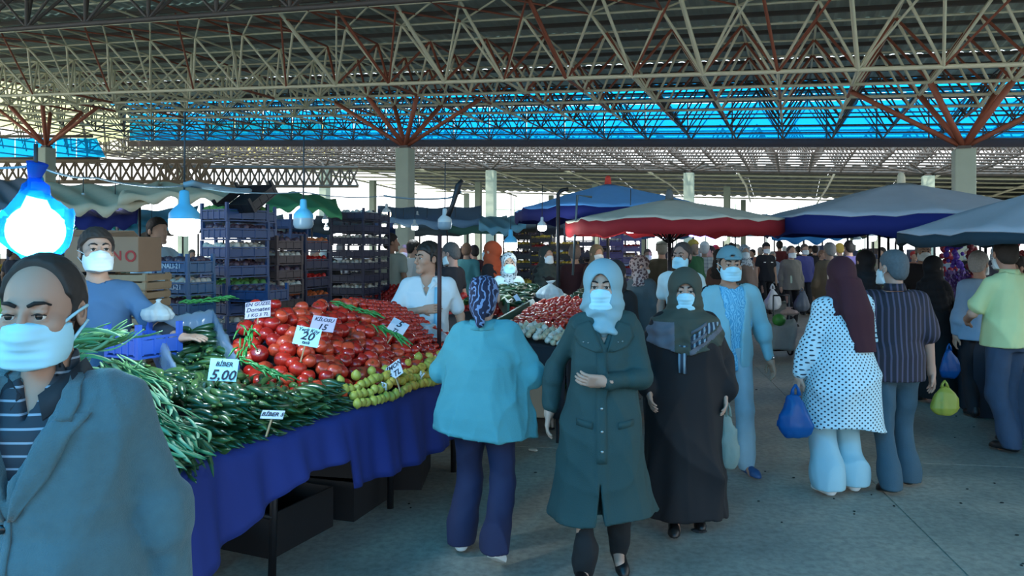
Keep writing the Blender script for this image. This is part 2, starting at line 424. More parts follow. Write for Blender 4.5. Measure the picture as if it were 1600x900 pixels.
# cream translucent wing roof at the left, with dark lattice bars
wing = empty('wall_left', F(-21, 4, 0), kind='structure'); wl = F(-21, 4, 0)
for j in range(7):
    for i in range(3):
        va = -4+j*2.6; ua = -21.2-i*2.3
        b = MB(); b.sheet([[F(ua-2.27*k/6, vv, 6.35-.42*(i+k/6)*1.0+(.03 if k % 2 else 0))-wl for k in range(7)] for vv in (va, va+2.58)])
        b.build('panel', M_cream_sheet, wing)
b = MB()
for j in range(14):
    va = -4+j*1.3
    bar(b, F(-21, va, 5.9)-wl, F(-28, va, 4.6)-wl, .035, 4)
    for i in range(5):
        bar(b, F(-21-i*1.4, va, 6.0-.26*i)-wl, F(-22.4-i*1.4, va+1.3, 5.0-.26*i)-wl, .03, 4)
        bar(b, F(-21-i*1.4, va, 5.0-.26*i)-wl, F(-22.4-i*1.4, va+1.3, 5.7-.26*i)-wl, .03, 4)
for i in range(6): bar(b, F(-21-i*1.4, -4, 5.0-.26*i)-wl, F(-21-i*1.4, 14, 5.0-.26*i)-wl, .04, 4)
o = b.build('strut_lattice', M_dark_tube, wing); o['kind'] = 'stuff'
# blue clerestory of the neighbouring hall and a pale gable between the two
nb = empty('wall_1', F(-26, 9, 0), kind='structure'); nbl = F(-26, 9, 0)
for i in range(6):
    a = P(-40+i*32, 216, 33)-nbl; bb = P(-40+(i+1)*32-1, 216, 33)-nbl; c = P(-40+(i+1)*32-1+(14 if i == 5 else 0), 246, 33)-nbl; d = P(-40+i*32, 246, 33)-nbl
    b = MB(); b.sheet([[a, bb], [d, c]]); o = b.build('panel', M_blue_sheet, nb)
b = MB(); b.tube([P(-60, 249, 33)-nbl, P(155, 249, 33)-nbl], .1, 4); b.build('edge_beam', MATS['beam_brown'], nb)
b = MB(); b.tube([P(-60, 213, 33)-nbl, P(145, 213, 33)-nbl], .06, 4); b.build('rail', M_dark_tube, nb)
gb = empty('wall_2', P(320, 240, 52), kind='structure'); gl = P(320, 240, 52)
M_wall_pale = mat('pale_cladding', '#e4dcc0', .8, var=.05)
for i in range(11):
    b = MB(); x0 = 152+i*34; b.sheet([[P(x0, 190, 52)-gl, P(x0+33, 190, 52)-gl], [P(x0, 246, 52)-gl, P(x0+33, 246, 52)-gl]]); o = b.build('panel', M_cream_sheet if i > 4 else M_wall_pale, gb); solid(o, .05)
# lattice girders of the left hand hall, pale against a dark roof
for (x0, x1, yt, yb, Y) in ((-60, 330, 252, 284, 31), (250, 560, 262, 291, 36)):
    g_ = empty('trim_3', P(x0, yb, Y), kind='structure'); gl_ = P(x0, yb, Y); b = MB(); n = 22
    for i in range(n):
        xa, xb = x0+(x1-x0)*i/n, x0+(x1-x0)*(i+1)/n
        for q in ((P(xa, yt, Y), P(xb, yb, Y)), (P(xa, yb, Y), P(xb, yt, Y)), (P(xa, yb, Y), P(xa, yt, Y))): bar(b, q[0]-gl_, q[1]-gl_, .05, 4)
        bar(b, P(xa, yt, Y)-gl_, P(xb, yt, Y)-gl_, .08, 4); bar(b, P(xa, yb, Y)-gl_, P(xb, yb, Y)-gl_, .08, 4)
    o = b.build('strut_lattice', mat('girder_tan', '#8b7a66', .6), g_); o['kind'] = 'stuff'
# ================================================================ figure modelling: signed distance fields meshed by surface nets
def axis_pts(lo, hi, res, fine=None):
    """grid line positions from lo to hi at spacing res, finer inside the intervals (a, b, r)"""
    out = [lo]; x = lo
    while x < hi:
        r = res
        for a, b, rr in (fine or []):
            if a-res < x < b: r = min(r, rr)
        x += r; out.append(x)
    return np.array(out, dtype=np.float32)
class Fld:
    def __init__(s, lo, hi, res, fine=None, origin=None, R=None):
        fine = fine or [[], [], []]
        s.ax = [axis_pts(lo[i], hi[i], res, fine[i]) for i in range(3)]
        s.D = np.full([len(a) for a in s.ax], 1.0, dtype=np.float32)
        s.R = None; s.o = None; s.k = 1.0
    def frame(s, o=None, R=None, k=1.0):
        s.k = k
        s.o = None if o is None else np.array(o, dtype=np.float32)
        s.R = None if R is None else np.array(R, dtype=np.float32)   # columns = local axes in grid space
        return s
    def sub(s, lo, hi):
        sl = []; ax = []
        for i in range(3):
            a = max(0, int(np.searchsorted(s.ax[i], lo[i]))-2); b = min(len(s.ax[i]), int(np.searchsorted(s.ax[i], hi[i]))+2)
            sl.append(slice(a, max(a, b))); ax.append(s.ax[i][a:b])
        X = ax[0][:, None, None]; Y = ax[1][None, :, None]; Z = ax[2][None, None, :]
        return tuple(sl), X, Y, Z
    def region(s, lo, hi):
        """lo, hi in current frame -> slices and local coordinates"""
        if s.o is None: return s.sub(lo, hi)
        cs = np.array([[ (hi if (k >> j) & 1 else lo)[j] for j in range(3)] for k in range(8)], dtype=np.float32)
        if s.R is not None: cs = cs @ s.R.T
        cs = cs*s.k+s.o
        sl, X, Y, Z = s.sub(cs.min(0), cs.max(0))
        X = (X-s.o[0])/s.k; Y = (Y-s.o[1])/s.k; Z = (Z-s.o[2])/s.k
        if s.R is None: return sl, X, Y, Z
        R = s.R
        return sl, X*R[0, 0]+Y*R[1, 0]+Z*R[2, 0], X*R[0, 1]+Y*R[1, 1]+Z*R[2, 1], X*R[0, 2]+Y*R[1, 2]+Z*R[2, 2]
    def put(s, sl, d, k=0, op='u'):
        D = s.D[sl]
        if D.size == 0: return s
        if op == 'u':
            if k > 0:
                h = np.maximum(k-np.abs(D-d), 0)/k; s.D[sl] = np.minimum(D, d)-h*h*k*.25
            else: s.D[sl] = np.minimum(D, d)
        elif op == 's':
            if k > 0:
                h = np.maximum(k-np.abs(D+d), 0)/k; s.D[sl] = np.maximum(D, -d)+h*h*k*.25
            else: s.D[sl] = np.maximum(D, -d)
        elif op == 'i': s.D[sl] = np.maximum(D, d)
        return s
    def cap(s, a, b, ra, rb=None, k=.02, op='u', flat=None):
        rb = ra if rb is None else rb
        a = np.array(a, dtype=np.float32); b = np.array(b, dtype=np.float32); m = max(ra, rb)+.05+k
        sl, X, Y, Z = s.region(np.minimum(a, b)-m, np.maximum(a, b)+m)
        ab = b-a; L = float(ab @ ab)+1e-9
        t = np.clip(((X-a[0])*ab[0]+(Y-a[1])*ab[1]+(Z-a[2])*ab[2])/L, 0, 1)
        d = np.sqrt((X-a[0]-t*ab[0])**2+(Y-a[1]-t*ab[1])**2+(Z-a[2]-t*ab[2])**2)-(ra+(rb-ra)*t)
        return s.put(sl, d, k, op)
    def ell(s, c, r, k=.02, op='u'):
        c = np.array(c, dtype=np.float32); r = np.array(r, dtype=np.float32); m = .05+k
        sl, X, Y, Z = s.region(c-r-m, c+r+m)
        X = X-c[0]; Y = Y-c[1]; Z = Z-c[2]
        k0 = np.sqrt((X/r[0])**2+(Y/r[1])**2+(Z/r[2])**2); k1 = np.sqrt((X/r[0]**2)**2+(Y/r[1]**2)**2+(Z/r[2]**2)**2)+1e-6
        return s.put(sl, k0*(k0-1)/k1, k, op)
    def box(s, c, h, rd=.0, k=.0, op='u'):
        c = np.array(c, dtype=np.float32); h = np.array(h, dtype=np.float32); m = .05+k+rd
        sl, X, Y, Z = s.region(c-h-m, c+h+m)
        qx = np.abs(X-c[0])-h[0]+rd; qy = np.abs(Y-c[1])-h[1]+rd; qz = np.abs(Z-c[2])-h[2]+rd
        d = np.sqrt(np.maximum(qx, 0)**2+np.maximum(qy, 0)**2+np.maximum(qz, 0)**2)+np.minimum(np.maximum(qx, np.maximum(qy, qz)), 0)-rd
        return s.put(sl, d, k, op)
    def stack(s, zs, rx, ry, cx=None, cy=None, folds=0, nf=9, ph=0., zf=None, k=.03, op='u', p=2.0, infl=0.):
        """tube of elliptical cross sections; folds = radial wave growing from zf downwards"""
        zs = np.array(zs, dtype=np.float32); o = np.argsort(zs)
        g = lambda v: np.array(v, dtype=np.float32)[o]
        cx = [0]*len(zs) if cx is None else cx; cy = [0]*len(zs) if cy is None else cy
        rxm, rym = max(rx)+.06+infl, max(ry)+.06+infl
        sl, X, Y, Z = s.region((min(cx)-rxm, min(cy)-rym, zs.min()-.05), (max(cx)+rxm, max(cy)+rym, zs.max()+.05))
        zz = zs[o]; RX = np.interp(Z, zz, g(rx)).astype(np.float32)+infl; RY = np.interp(Z, zz, g(ry)).astype(np.float32)+infl
        x = X-np.interp(Z, zz, g(cx)); y = Y-np.interp(Z, zz, g(cy))
        q = (np.abs(x/RX)**p+np.abs(y/RY)**p)**(1/p)
        if folds:
            th = np.arctan2(y/RY, x/RX); am = np.clip((zf-Z)/max(zf-zs.min(), .05), 0, 1) if zf is not None else 1.0
            wv = np.sin(nf*th+ph+.8*np.sin(Z*5+ph))*.6+.4*np.sin((nf*1.7//1)*th+2.1*ph)
            q = q-folds*am*wv
        d = (q-1)*np.minimum(RX, RY)*.9
        d = np.maximum(d, np.maximum(zs.min()-Z, Z-zs.max()))
        return s.put(sl, d.astype(np.float32), k, op)
    def cut(s, fn, op='i', k=0):
        X = s.ax[0][:, None, None]; Y = s.ax[1][None, :, None]; Z = s.ax[2][None, None, :]
        d = fn(X, Y, Z); s.D = np.maximum(s.D, d).astype(np.float32) if op == 'i' else np.minimum(s.D, d).astype(np.float32); return s
    def emboss(s, fn):
        X = s.ax[0][:, None, None]; Y = s.ax[1][None, :, None]; Z = s.ax[2][None, None, :]
        s.D -= fn(X, Y, Z).astype(np.float32); return s
    def wrinkle(s, amp=.003, f=26, seed=0, stretch=(1, 1, .75)):
        """cloth creases: sharp ridges in patches plus soft swell"""
        rs = np.random.RandomState(seed+5); X = s.ax[0][:, None, None]*stretch[0]; Y = s.ax[1][None, :, None]*stretch[1]; Z = s.ax[2][None, None, :]*stretch[2]
        w = 0; msk = 0
        for i in range(4):
            v = rs.randn(3); v /= np.linalg.norm(v); p = rs.rand(3)*6; ff = f*(.6+.8*rs.rand())
            ph = (X*v[0]+Y*v[1]+Z*v[2])*ff+p[0]+1.6*np.sin((X*v[2]-Z*v[0]+Y*v[1])*ff*.35+p[1])
            m_ = np.clip(.3+.9*np.sin((X*v[1]+Z*v[0]-Y*v[2])*ff*.3+p[2]), 0, 1)
            r_ = 1-np.abs(np.sin(ph*.5)); w = w+m_*(r_*r_*1.6-.45)+.25*np.sin(ph*.7)
        for i in range(2):
            v = rs.randn(3); v /= np.linalg.norm(v); ph = (X*v[0]+Y*v[1]+Z*v[2])*f*2.1+2*np.sin((X*v[1]-Z*v[2])*f*.8); w = w+.45*(1-np.abs(np.sin(ph*.5)))**2
        s.D -= (amp*w*2.2).astype(np.float32); return s
    def mesh(s, name, m):
        D = s.D; D = D.copy(); D[0], D[-1] = 1, 1; D[:, 0], D[:, -1] = 1, 1; D[:, :, 0], D[:, :, -1] = 1, 1
        S = D < 0; nx, ny, nz = D.shape
        cnt = np.zeros((nx-1, ny-1, nz-1), np.int8)
        for i in (0, 1):
            for j in (0, 1):
                for k in (0, 1): cnt += S[i:nx-1+i, j:ny-1+j, k:nz-1+k]
        act = (cnt > 0) & (cnt < 8); I, J, K = np.nonzero(act)
        if len(I) == 0: raise RuntimeError('empty field '+name)
        idx = np.full(act.shape, -1, np.int32); idx[I, J, K] = np.arange(len(I))
        acc = np.zeros((len(I), 3)); n = np.zeros(len(I))
        ax = s.ax
        cr = {}
        for c in range(8):
            cr[c] = D[I+(c & 1), J+((c >> 1) & 1), K+((c >> 2) & 1)]
        pos = {c: np.stack([ax[0][I+(c & 1)], ax[1][J+((c >> 1) & 1)], ax[2][K+((c >> 2) & 1)]], 1) for c in range(8)}
        for a in range(8):
            for bit in (1, 2, 4):
                if a & bit: continue
                b = a | bit; x = (cr[a] < 0) != (cr[b] < 0)
                t = np.where(x, cr[a]/(np.where(x, cr[a]-cr[b], 1)), 0)
                acc += np.where(x[:, None], pos[a]+t[:, None]*(pos[b]-pos[a]), 0); n += x
        V = acc/n[:, None]
        Q = []
        for d in range(3):
            sa = [slice(0, -1) if e == d else slice(1, -1) for e in range(3)]; sb = [slice(1, None) if e == d else slice(1, -1) for e in range(3)]
            A = S[tuple(sa)]; B = S[tuple(sb)]; E = np.nonzero(A != B)
            g = [E[e]+(0 if e == d else 1) for e in range(3)]
            e1, e2 = [(1, 2), (2, 0), (0, 1)][d]
            def at(o1, o2):
                q = [g[0].copy(), g[1].copy(), g[2].copy()]; q[e1] = q[e1]-o1; q[e2] = q[e2]-o2; return idx[q[0], q[1], q[2]]
            quad = np.stack([at(1, 1), at(0, 1), at(0, 0), at(1, 0)], 1)
            fl_ = ~A[E]; quad[fl_] = quad[fl_][:, ::-1]; Q.append(quad)
        Q = np.concatenate(Q); Q = Q[(Q >= 0).all(1)]
        me = bpy.data.meshes.new(name); me.vertices.add(len(V)); me.vertices.foreach_set('co', V.astype(np.float32).ravel())
        me.loops.add(len(Q)*4); me.loops.foreach_set('vertex_index', Q.astype(np.int32).ravel())
        me.polygons.add(len(Q)); me.polygons.foreach_set('loop_start', np.arange(0, len(Q)*4, 4, dtype=np.int32))
        me.polygons.foreach_set('loop_total', np.full(len(Q), 4, dtype=np.int32)); me.polygons.foreach_set('use_smooth', np.ones(len(Q), bool))
        for mm in (m if isinstance(m, (list, tuple)) else [m]): me.materials.append(mm)
        me.update(calc_edges=True); me.validate(); return me

def sm(x, a, b): t = np.clip((x-a)/(b-a), 0, 1); return t*t*(3-2*t)
def ik(S, W, L1, L2, pole):
    S = np.array(S, float); W = np.array(W, float); d = W-S; L = np.linalg.norm(d)
    if L > (L1+L2)*.995: W = S+d/L*(L1+L2)*.995; d = W-S; L = np.linalg.norm(d)
    a = (L1*L1-L2*L2+L*L)/(2*L); h = math.sqrt(max(L1*L1-a*a, 0)); e = d/L
    p = np.array(pole, float); p = p-e*(p @ e); p = p/(np.linalg.norm(p)+1e-9)
    return S+e*a+p*h, W
def rot3(yaw=0, pitch=0, roll=0):
    """yaw: turn to the figure's left (+) when seen from above; pitch: chin down (+); roll"""
    cy, sy = math.cos(yaw), math.sin(yaw); cp, sp_ = math.cos(pitch), math.sin(pitch); cr, sr = math.cos(roll), math.sin(roll)
    Rz = np.array([[cy, -sy, 0], [sy, cy, 0], [0, 0, 1]]); Rx = np.array([[1, 0, 0], [0, cp, -sp_], [0, sp_, cp]]); Ry = np.array([[cr, 0, sr], [0, 1, 0], [-sr, 0, cr]])
    return Rz @ Rx @ Ry
class Fig:
    """joint positions of a 1.75 m figure facing -Y; x>0 is the figure's left side"""
    def __init__(s, fem=False, yaw=0, pitch=0, roll=0, hl=None, hr=None, al=(.1, 0, .08), ar=(-.1, 0, .08), lean=(0, 0), pl=None, pr=None, girth=1.0,
                 hdl=None, hdr=None, sh=None, curl=.5, tl=0., tr=0.):
        s.fem = fem; s.g = girth; lx, ly = lean
        s.pel = np.array([0, 0, .96]); s.chest = np.array([lx*.6, ly*.6, 1.3]); s.neck = np.array([lx, ly, 1.47])
        sw = (sh or (.155 if fem else .185))*.88
        s.SL = np.array([sw+lx*.9, ly*.9, 1.385]); s.SR = np.array([-sw+lx*.9, ly*.9, 1.385])
        s.hk = 1.1; s.hc = np.array([lx*1.15, ly*1.25-.02, 1.622]); s.HR = rot3(yaw, pitch, roll); s.HS = s.HR*s.hk
        hl = hl if hl is not None else (sw+.07, -.02, .86); hr = hr if hr is not None else (-sw-.07, -.02, .86)
        s.EL, s.WL = ik(s.SL, hl, .285, .255, pl or (.5, .8, -.2)); s.ER, s.WR = ik(s.SR, hr, .285, .255, pr or (-.5, .8, -.2))
        s.hipL = np.array([.092, 0, .92]); s.hipR = np.array([-.092, 0, .92])
        s.KL, s.AL = ik(s.hipL, al, .44, .42, (0.05, -1, 0)); s.KR, s.AR = ik(s.hipR, ar, .44, .42, (-.05, -1, 0))
        s.hdl = hdl; s.hdr = hdr; s.curl = curl; s.tl, s.tr = tl, tr
def torso_sections(fem, g):
    if fem: return ([.84, .92, 1.0, 1.1, 1.2, 1.3, 1.38, 1.45], [.165*g, .172*g, .155*g, .13*g, .14*g, .152*g, .14, .1], [.11*g, .12*g, .11*g, .098*g, .108*g, .118*g, .095, .065], [0, .01, .005, 0, -.01, -.015, -.0, .01])
    return ([.84, .92, 1.0, 1.1, 1.22, 1.34, 1.4, 1.46], [.155*g, .163*g, .155*g, .15*g, .165*g, .175*g, .16, .1], [.105*g, .115*g, .112*g, .115*g, .118*g, .115*g, .095, .07], [0, .008, 0, -.008, -.008, -.004, .004, .012])
def head_prims(f, fig, detail=True):
    f.frame(fig.hc, fig.HR, fig.hk)
    f.ell((0, .014, .03), (.074, .095, .088), .01)
    f.ell((0, -.03, -.04), (.056, .06, .072), .03)
    f.cap((-.012, -.075, -.098), (.012, -.075, -.098), .02, .02, .02)
    if detail:
        for q in (-1, 1):
            f.ell((q*.04, -.058, -.022), (.026, .026, .024), .02)
            f.ell((q*.078, .012, -.004), (.009, .02, .031), .006)
            f.ell((q*.081, .006, 0.), (.005, .01, .016), .004, 's')
        f.cap((-.036, -.078, .026), (.036, -.078, .026), .011, .011, .012)
        for q in (-1, 1): (f.ell((q*.031, -.098, .004), (.019, .016, .012), .01, 's'), f.ell((q*.031, -.0795, .0125), (.0165, .0125, .0065), .003), f.ell((q*.031, -.079, -.005), (.016, .011, .005), .003))
        f.cap((0, -.09, .012), (0, -.108, -.026), .007, .011, .01)
        for q in (-1, 1): f.ell((q*.012, -.1, -.032), (.009, .01, .008), .006)
        f.cap((-.018, -.088, -.06), (.018, -.088, -.06), .007, .007, .006); f.cap((-.016, -.086, -.071), (.016, -.086, -.071), .008, .008, .006)
        f.cap((-.02, -.099, -.0655), (.02, -.099, -.0655), .002, .002, .004, 's')
    else:
        f.cap((0, -.09, .012), (0, -.106, -.028), .008, .012, .01)
        for q in (-1, 1): f.ell((q*.078, .012, -.004), (.011, .02, .03), .006)
    f.frame()
    b = fig.hc+fig.HS @ np.array([0, .02, -.06]); f.cap(b, fig.neck+np.array([0, .02, -.02]), .052, .058 if not fig.fem else .048, .03)
def hand_frame(fig, side):
    W, E = (fig.WL, fig.EL) if side > 0 else (fig.WR, fig.ER); spec = fig.hdl if side > 0 else fig.hdr
    d = W-E; d = d/np.linalg.norm(d)
    if spec: d = np.array(spec[0], float); d /= np.linalg.norm(d); n = np.array(spec[1], float)
    else: n = np.array([-side, .0, 0.])
    n = n-d*(n @ d); n /= np.linalg.norm(n); sd = np.cross(d, n)
    return W, d, n, sd
def hand_prims(f, fig, side, curl):
    W, d, n, sd = hand_frame(fig, side)
    # n = direction the palm faces; thumb side = towards +/- sd
    th = sd if (np.cross(d, n) @ sd) > 0 else -sd
    th = th*side
    R = np.stack([th, n, d], 1); f.frame(W, R)      # local: x = thumb side, y = palm normal, z = along the hand
    f.cap((0, 0, -.03), (0, 0, .02), .028, .028, .015); f.box((0, 0, .052), (.04, .014, .045), .014, .015)
    lens = (.066, .076, .071, .056)
    for i in range(4):
        x = .031-i*.0205; p = np.array([x, 0, .088]); L = lens[i]; a = curl*(.35+.08*i); r = .0098
        for kk, fr in enumerate((.45, .31, .24)):
            q = p+np.array([(-.04+.02*i)*-.02, math.sin(a), math.cos(a)])*L*fr
            f.cap(p, q, r, r*.9, .003); p = q; r *= .88; a += curl*(.75 if kk == 0 else .55)
    p = np.array([.034, .006, .022]); a = .75-.35*curl
    f.cap(p, p+np.array([math.sin(a)*.045, .012+.012*curl, math.cos(a)*.04]), .0145, .0115, .008); p2 = p+np.array([math.sin(a)*.045, .012+.012*curl, math.cos(a)*.04])
    f.cap(p2, p2+np.array([.004-.012*curl, .014*curl, .032]), .011, .009, .004)
    f.frame()
def make_body(fig, skin, res=.014, hres=.0055, hands=True, legs=True, detail=True):
    m = .12; hc = fig.hc; fx = [(hc[0]-m, hc[0]+m, hres)]; fy = [(hc[1]-.14, hc[1]+m, hres)]; fz = [(hc[2]-.14, hc[2]+.13, hres)]
    pts = [fig.WL, fig.WR, fig.EL, fig.ER, fig.hc, fig.AL, fig.AR, np.array([-.2, -.15, .8]), np.array([.2, .15, 1.5])]
    if hands:
        for W in (fig.WL, fig.WR):
            sd = 1 if W is fig.WL else -1; _, d, n, _ = hand_frame(fig, sd); c = W+d*.08
            fx.append((c[0]-.1, c[0]+.1, hres)); fy.append((c[1]-.1, c[1]+.1, hres)); fz.append((c[2]-.12, c[2]+.12, hres)); pts.append(c+.1); pts.append(c-.1)
    lo = np.min(pts, 0)-.17; hi = np.max(pts, 0)+.17
    f = Fld(lo, hi, res, [fx, fy, fz])
    zs, rx, ry, cy = torso_sections(fig.fem, 1.0)
    f.stack(zs, rx, ry, cx=[fig.neck[0]*max(0, (z-.9)/.55) for z in zs], cy=[c+fig.neck[1]*max(0, (z-.9)/.55) for z, c in zip(zs, cy)], k=.02, infl=-.012)
    for S, E, W in ((fig.SL, fig.EL, fig.WL), (fig.SR, fig.ER, fig.WR)):
        a = .046 if not fig.fem else .04
        f.cap(fig.neck-np.array([0, 0, .06]), S, .05, .05, .03); f.cap(S, E, a, a*.85, .02); f.cap(E, W, a*.85, .027, .015)
    if legs:
        for H, K, A in ((fig.hipL, fig.KL, fig.AL), (fig.hipR, fig.KR, fig.AR)):
            f.cap(H, K, .075, .052, .03); f.cap(K, A, .05, .034, .02); f.cap(A, A+np.array([0, -.1, -.04]), .034, .03, .02)
    head_prims(f, fig, detail)
    if hands:
        hand_prims(f, fig, 1, fig.curl); hand_prims(f, fig, -1, fig.curl)
    else:
        for W, E in ((fig.WL, fig.EL), (fig.WR, fig.ER)):
            d = W-E; d /= np.linalg.norm(d); f.cap(W, W+d*.07, .032, .03, .02); 
            for q in (-.018, 0, .018): f.cap(W+d*.07, W+d*.15+np.array([0, q, 0]), .011, .009, .004)
    return f.mesh('body', skin)
def sleeves(f, fig, infl, long=True, wr=.038, k=.03, short_at=.55, bump=.006):
    for S, E, W, sg in ((fig.SL, fig.EL, fig.WL, 1), (fig.SR, fig.ER, fig.WR, -1)):
        a = (.05 if not fig.fem else .046)+infl
        f.cap(fig.neck-np.array([-sg*.035, 0, .055+a*.5]), S-np.array([sg*.015, 0, .005]), a*.8, a*.92, .04)
        if long:
            f.cap(S, E, a, a*.86, k); d = W-E; L = np.linalg.norm(d); f.cap(E, W-d/L*.035, a*.86, wr, .02)
            if bump:
                for i in range(3):
                    c = E+d*(.02+.12*i)-(E-S)*(.05*0); f.cap(c+np.array([0, -.012, 0]), c+np.array([0, .012, 0]), a*.86+bump*(1-.25*i), None, .008)
        else: f.cap(S, S+(E-S)*short_at, a, a*1.05, k)
def torso(f, fig, infl, zlo, top=1.46, extra=None, folds=0, nf=9, ph=0., g=None, k=.035, zf=1.1, p=2.15):
    zs, rx, ry, cy = torso_sections(fig.fem, g or fig.g)
    zs, rx, ry, cy = list(zs), list(rx), list(ry), list(cy)
    if extra:     # replaces sections below a height: (z, rx, ry, cy)
        top_e = max(e[0] for e in extra); keep = [i for i, z in enumerate(zs) if z > top_e]
        zs = [zs[i] for i in keep]+[e[0] for e in extra]; rx = [rx[i] for i in keep]+[e[1] for e in extra]
        ry = [ry[i] for i in keep]+[e[2] for e in extra]; cy = [cy[i] for i in keep]+[e[3] for e in extra]
    lo = min(zs)
    if lo > zlo: zs.append(zlo); i = int(np.argmin(zs[:-1])); rx.append(rx[i]); ry.append(ry[i]); cy.append(cy[i])
    f.stack(zs, rx, ry, cx=[fig.neck[0]*max(0, (z-.9)/.55) for z in zs], cy=[c+fig.neck[1]*max(0, (z-.9)/.55) for z, c in zip(zs, cy)], folds=folds, nf=nf, ph=ph, zf=zf, k=k, p=p, infl=infl)
    f.cut(lambda X, Y, Z: np.where((np.abs(X) < .6), zlo-Z, -1)*np.where(np.abs(X-0) < 9, 1, 1) if False else (zlo-Z)*1.0) if False else None
def garment_field(fig, res, zlo=.3, wide=.4):
    pts = np.array([fig.EL, fig.ER, fig.WL, fig.WR, fig.SL, fig.SR, [-wide, -.25, 1], [wide, .28, 1]])
    lo = pts.min(0)-.14; hi = pts.max(0)+.14; lo[2] = min(zlo, lo[2]+.05) if False else min(zlo-.03, pts[:, 2].min()-.1); hi[2] = 1.62
    return Fld(lo, hi, res)
def neck_hole(f, fig, r=.068, z=1.44, back=True, vdepth=0, vw=.06):
    n = fig.neck
    f.frame((n[0], n[1]+.012, z)); f.cap((0, -.02, .012), (0, .03, .2), r, r+.02, .0, 's'); f.frame()
    if vdepth:
        f.cut(lambda X, Y, Z: -np.maximum(np.maximum(np.abs(X-n[0])-vw*np.clip((Z-(z-vdepth))/vdepth, 0, 1.3), Y-n[1]+.03), (z-vdepth)-Z)) 
def trousers(fig, m, res=.012, r=(.088, .066, .052), waist=.98, folds=.0, seed=0, flare=0, g=1.0, zend=.05, hemup=0.):
    pts = np.array([fig.AL, fig.AR, fig.KL, fig.KR]); lo = np.minimum(pts.min(0), (-.2, -.17, 0))-.12; hi = np.maximum(pts.max(0), (.2, .2, waist))+.12; lo[2] = -.1; hi[2] = waist+.03
    f = Fld(lo, hi, res)
    zs, rx, ry, cy = torso_sections(fig.fem, g)
    f.stack([.82, .9, 1.0, waist], [.15*g, rx[1], rx[2], rx[2]], [.105*g, ry[1]+.008, ry[2], ry[2]], cy=[.012, .016, .0, 0], k=.03)
    for H, K, A in ((fig.hipL, fig.KL, fig.AL), (fig.hipR, fig.KR, fig.AR)):
        d = A-K; d /= np.linalg.norm(d)
        f.cap(H, K, r[0]*g, r[1], .035); f.cap(K, A+d*.14, r[1], r[2]+flare, .03)
        for i in range(3): c = A-d*(.03+.05*i); f.cap(c+np.array([0, .012, 0]), c+np.array([.01*(i % 2), -.014, 0]), r[2]+flare*.8+.002, None, .03)
        A_ = A+d*.03
    f.wrinkle(.006, 15, seed, (1, 1, .6))
    zl = zend
    f.cut(lambda X, Y, Z: Z-waist)
    cL, cR = fig.AL[2]-.035+hemup, fig.AR[2]-.035+hemup; mid = (fig.AL[0]+fig.AR[0])/2; 
    if abs(fig.AL[1]-fig.AR[1]) > .18:
        my = (fig.AL[1]+fig.AR[1])/2; lf = fig.AL[1] > fig.AR[1]
        f.cut(lambda X, Y, Z: np.where(((Y > my) if lf else (Y < my)), cL, cR)-Z)
    else: f.cut(lambda X, Y, Z: np.where(X > mid, cL, cR)-Z)
    return f.mesh('trousers', m)
def shoe_mesh(m, tall=0):
    f = Fld((-.07, -.24, -.06), (.07, .1, .14), .008)
    f.cap((0, .02, -.02), (0, -.13, -.035), .042, .036, .02); f.cap((0, -.12, -.04), (0, -.16, -.045), .036, .026, .02); f.cap((0, .03, -.01), (0, .02, .03+tall), .038, .04, .02)
    f.box((0, -.06, -.07), (.043, .13, .016), .014, .004); f.cut(lambda X, Y, Z: -.078-Z)
    return f.mesh('shoe', m)
def eye_meshes(parent, fig, open_=True):
    m_w = mat('eye_white', '#d9d6cf', .25, var=0); m_i = mat('eye_iris', '#1d130d', .2, var=0)
    for q in (-1, 1):
        c = fig.hc+fig.HS @ np.array([q*.031, -.0788, .004]); b = MB(); b.ball((0, 0, 0), .012, 12, 8)
        fw_ = fig.HS @ np.array([0, -1, 0]); R = Vector((0, 0, 1)).rotation_difference(Vector(fw_)).to_matrix()
        b2 = MB(); b2.ball((0, 0, 0), .0125, 14, 12, R)
        b2.mi = [1 if (k//14) < 3 else 0 for k in range(len(b2.f))]
        b2.build('eye', [m_w, m_i], parent, True, Vector(c))
def brow_meshes(parent, fig, m, thick=.0045):
    for q in (-1, 1):
        pts = [fig.hc+fig.HS @ np.array(p) for p in ((q*.012, -.093, .027), (q*.026, -.0935, .034), (q*.04, -.084, .033), (q*.05, -.07, .027))]
        b = MB(); b.tube([Vector(p) for p in pts], [thick, thick*1.25, thick, thick*.5], 6); b.build('eyebrow', m, parent, True)
        pts = [fig.hc+fig.HS @ np.array(p) for p in ((q*.017, -.09, .007), (q*.03, -.0925, .0105), (q*.045, -.083, .006))]
        b = MB(); b.tube([Vector(p) for p in pts], [.0014, .0022, .0016], 5); b.build('eyelash', m, parent, True)
def mask_mesh(fig, m, drop=0., res=.0045, tuck=False):
    f = Fld(fig.hc-.17, fig.hc+.17, res); f.frame(fig.hc, fig.HR, fig.hk)
    f.ell((0, -.03, -.05), (.075, .074, .086), .0); f.cap((0, -.088, -.008-drop), (0, -.1, -.03-drop), .014, .02, .05)
    f.cap((-.028, -.07, -.095), (.028, -.07, -.095), .03, .03, .03); 
    if drop: pass
    sl, X, Y, Z = f.region((-.16, -.17, -.16), (.16, .16, .16))
    f.D[sl] += (.0022*np.abs(np.sin(Z*PI/.021))*np.clip((.06-np.abs(X))/.02, .2, 1)).astype(np.float32)
    lim = np.maximum(np.maximum(Y+.018-.1*np.abs(Z+.055), Z-(-.002-drop-.22*np.abs(X))), -.116-Z+np.abs(X)*.2)
    f.put(sl, lim.astype(np.float32), 0, 'i'); f.frame()
    return f.mesh('face_mask', m)
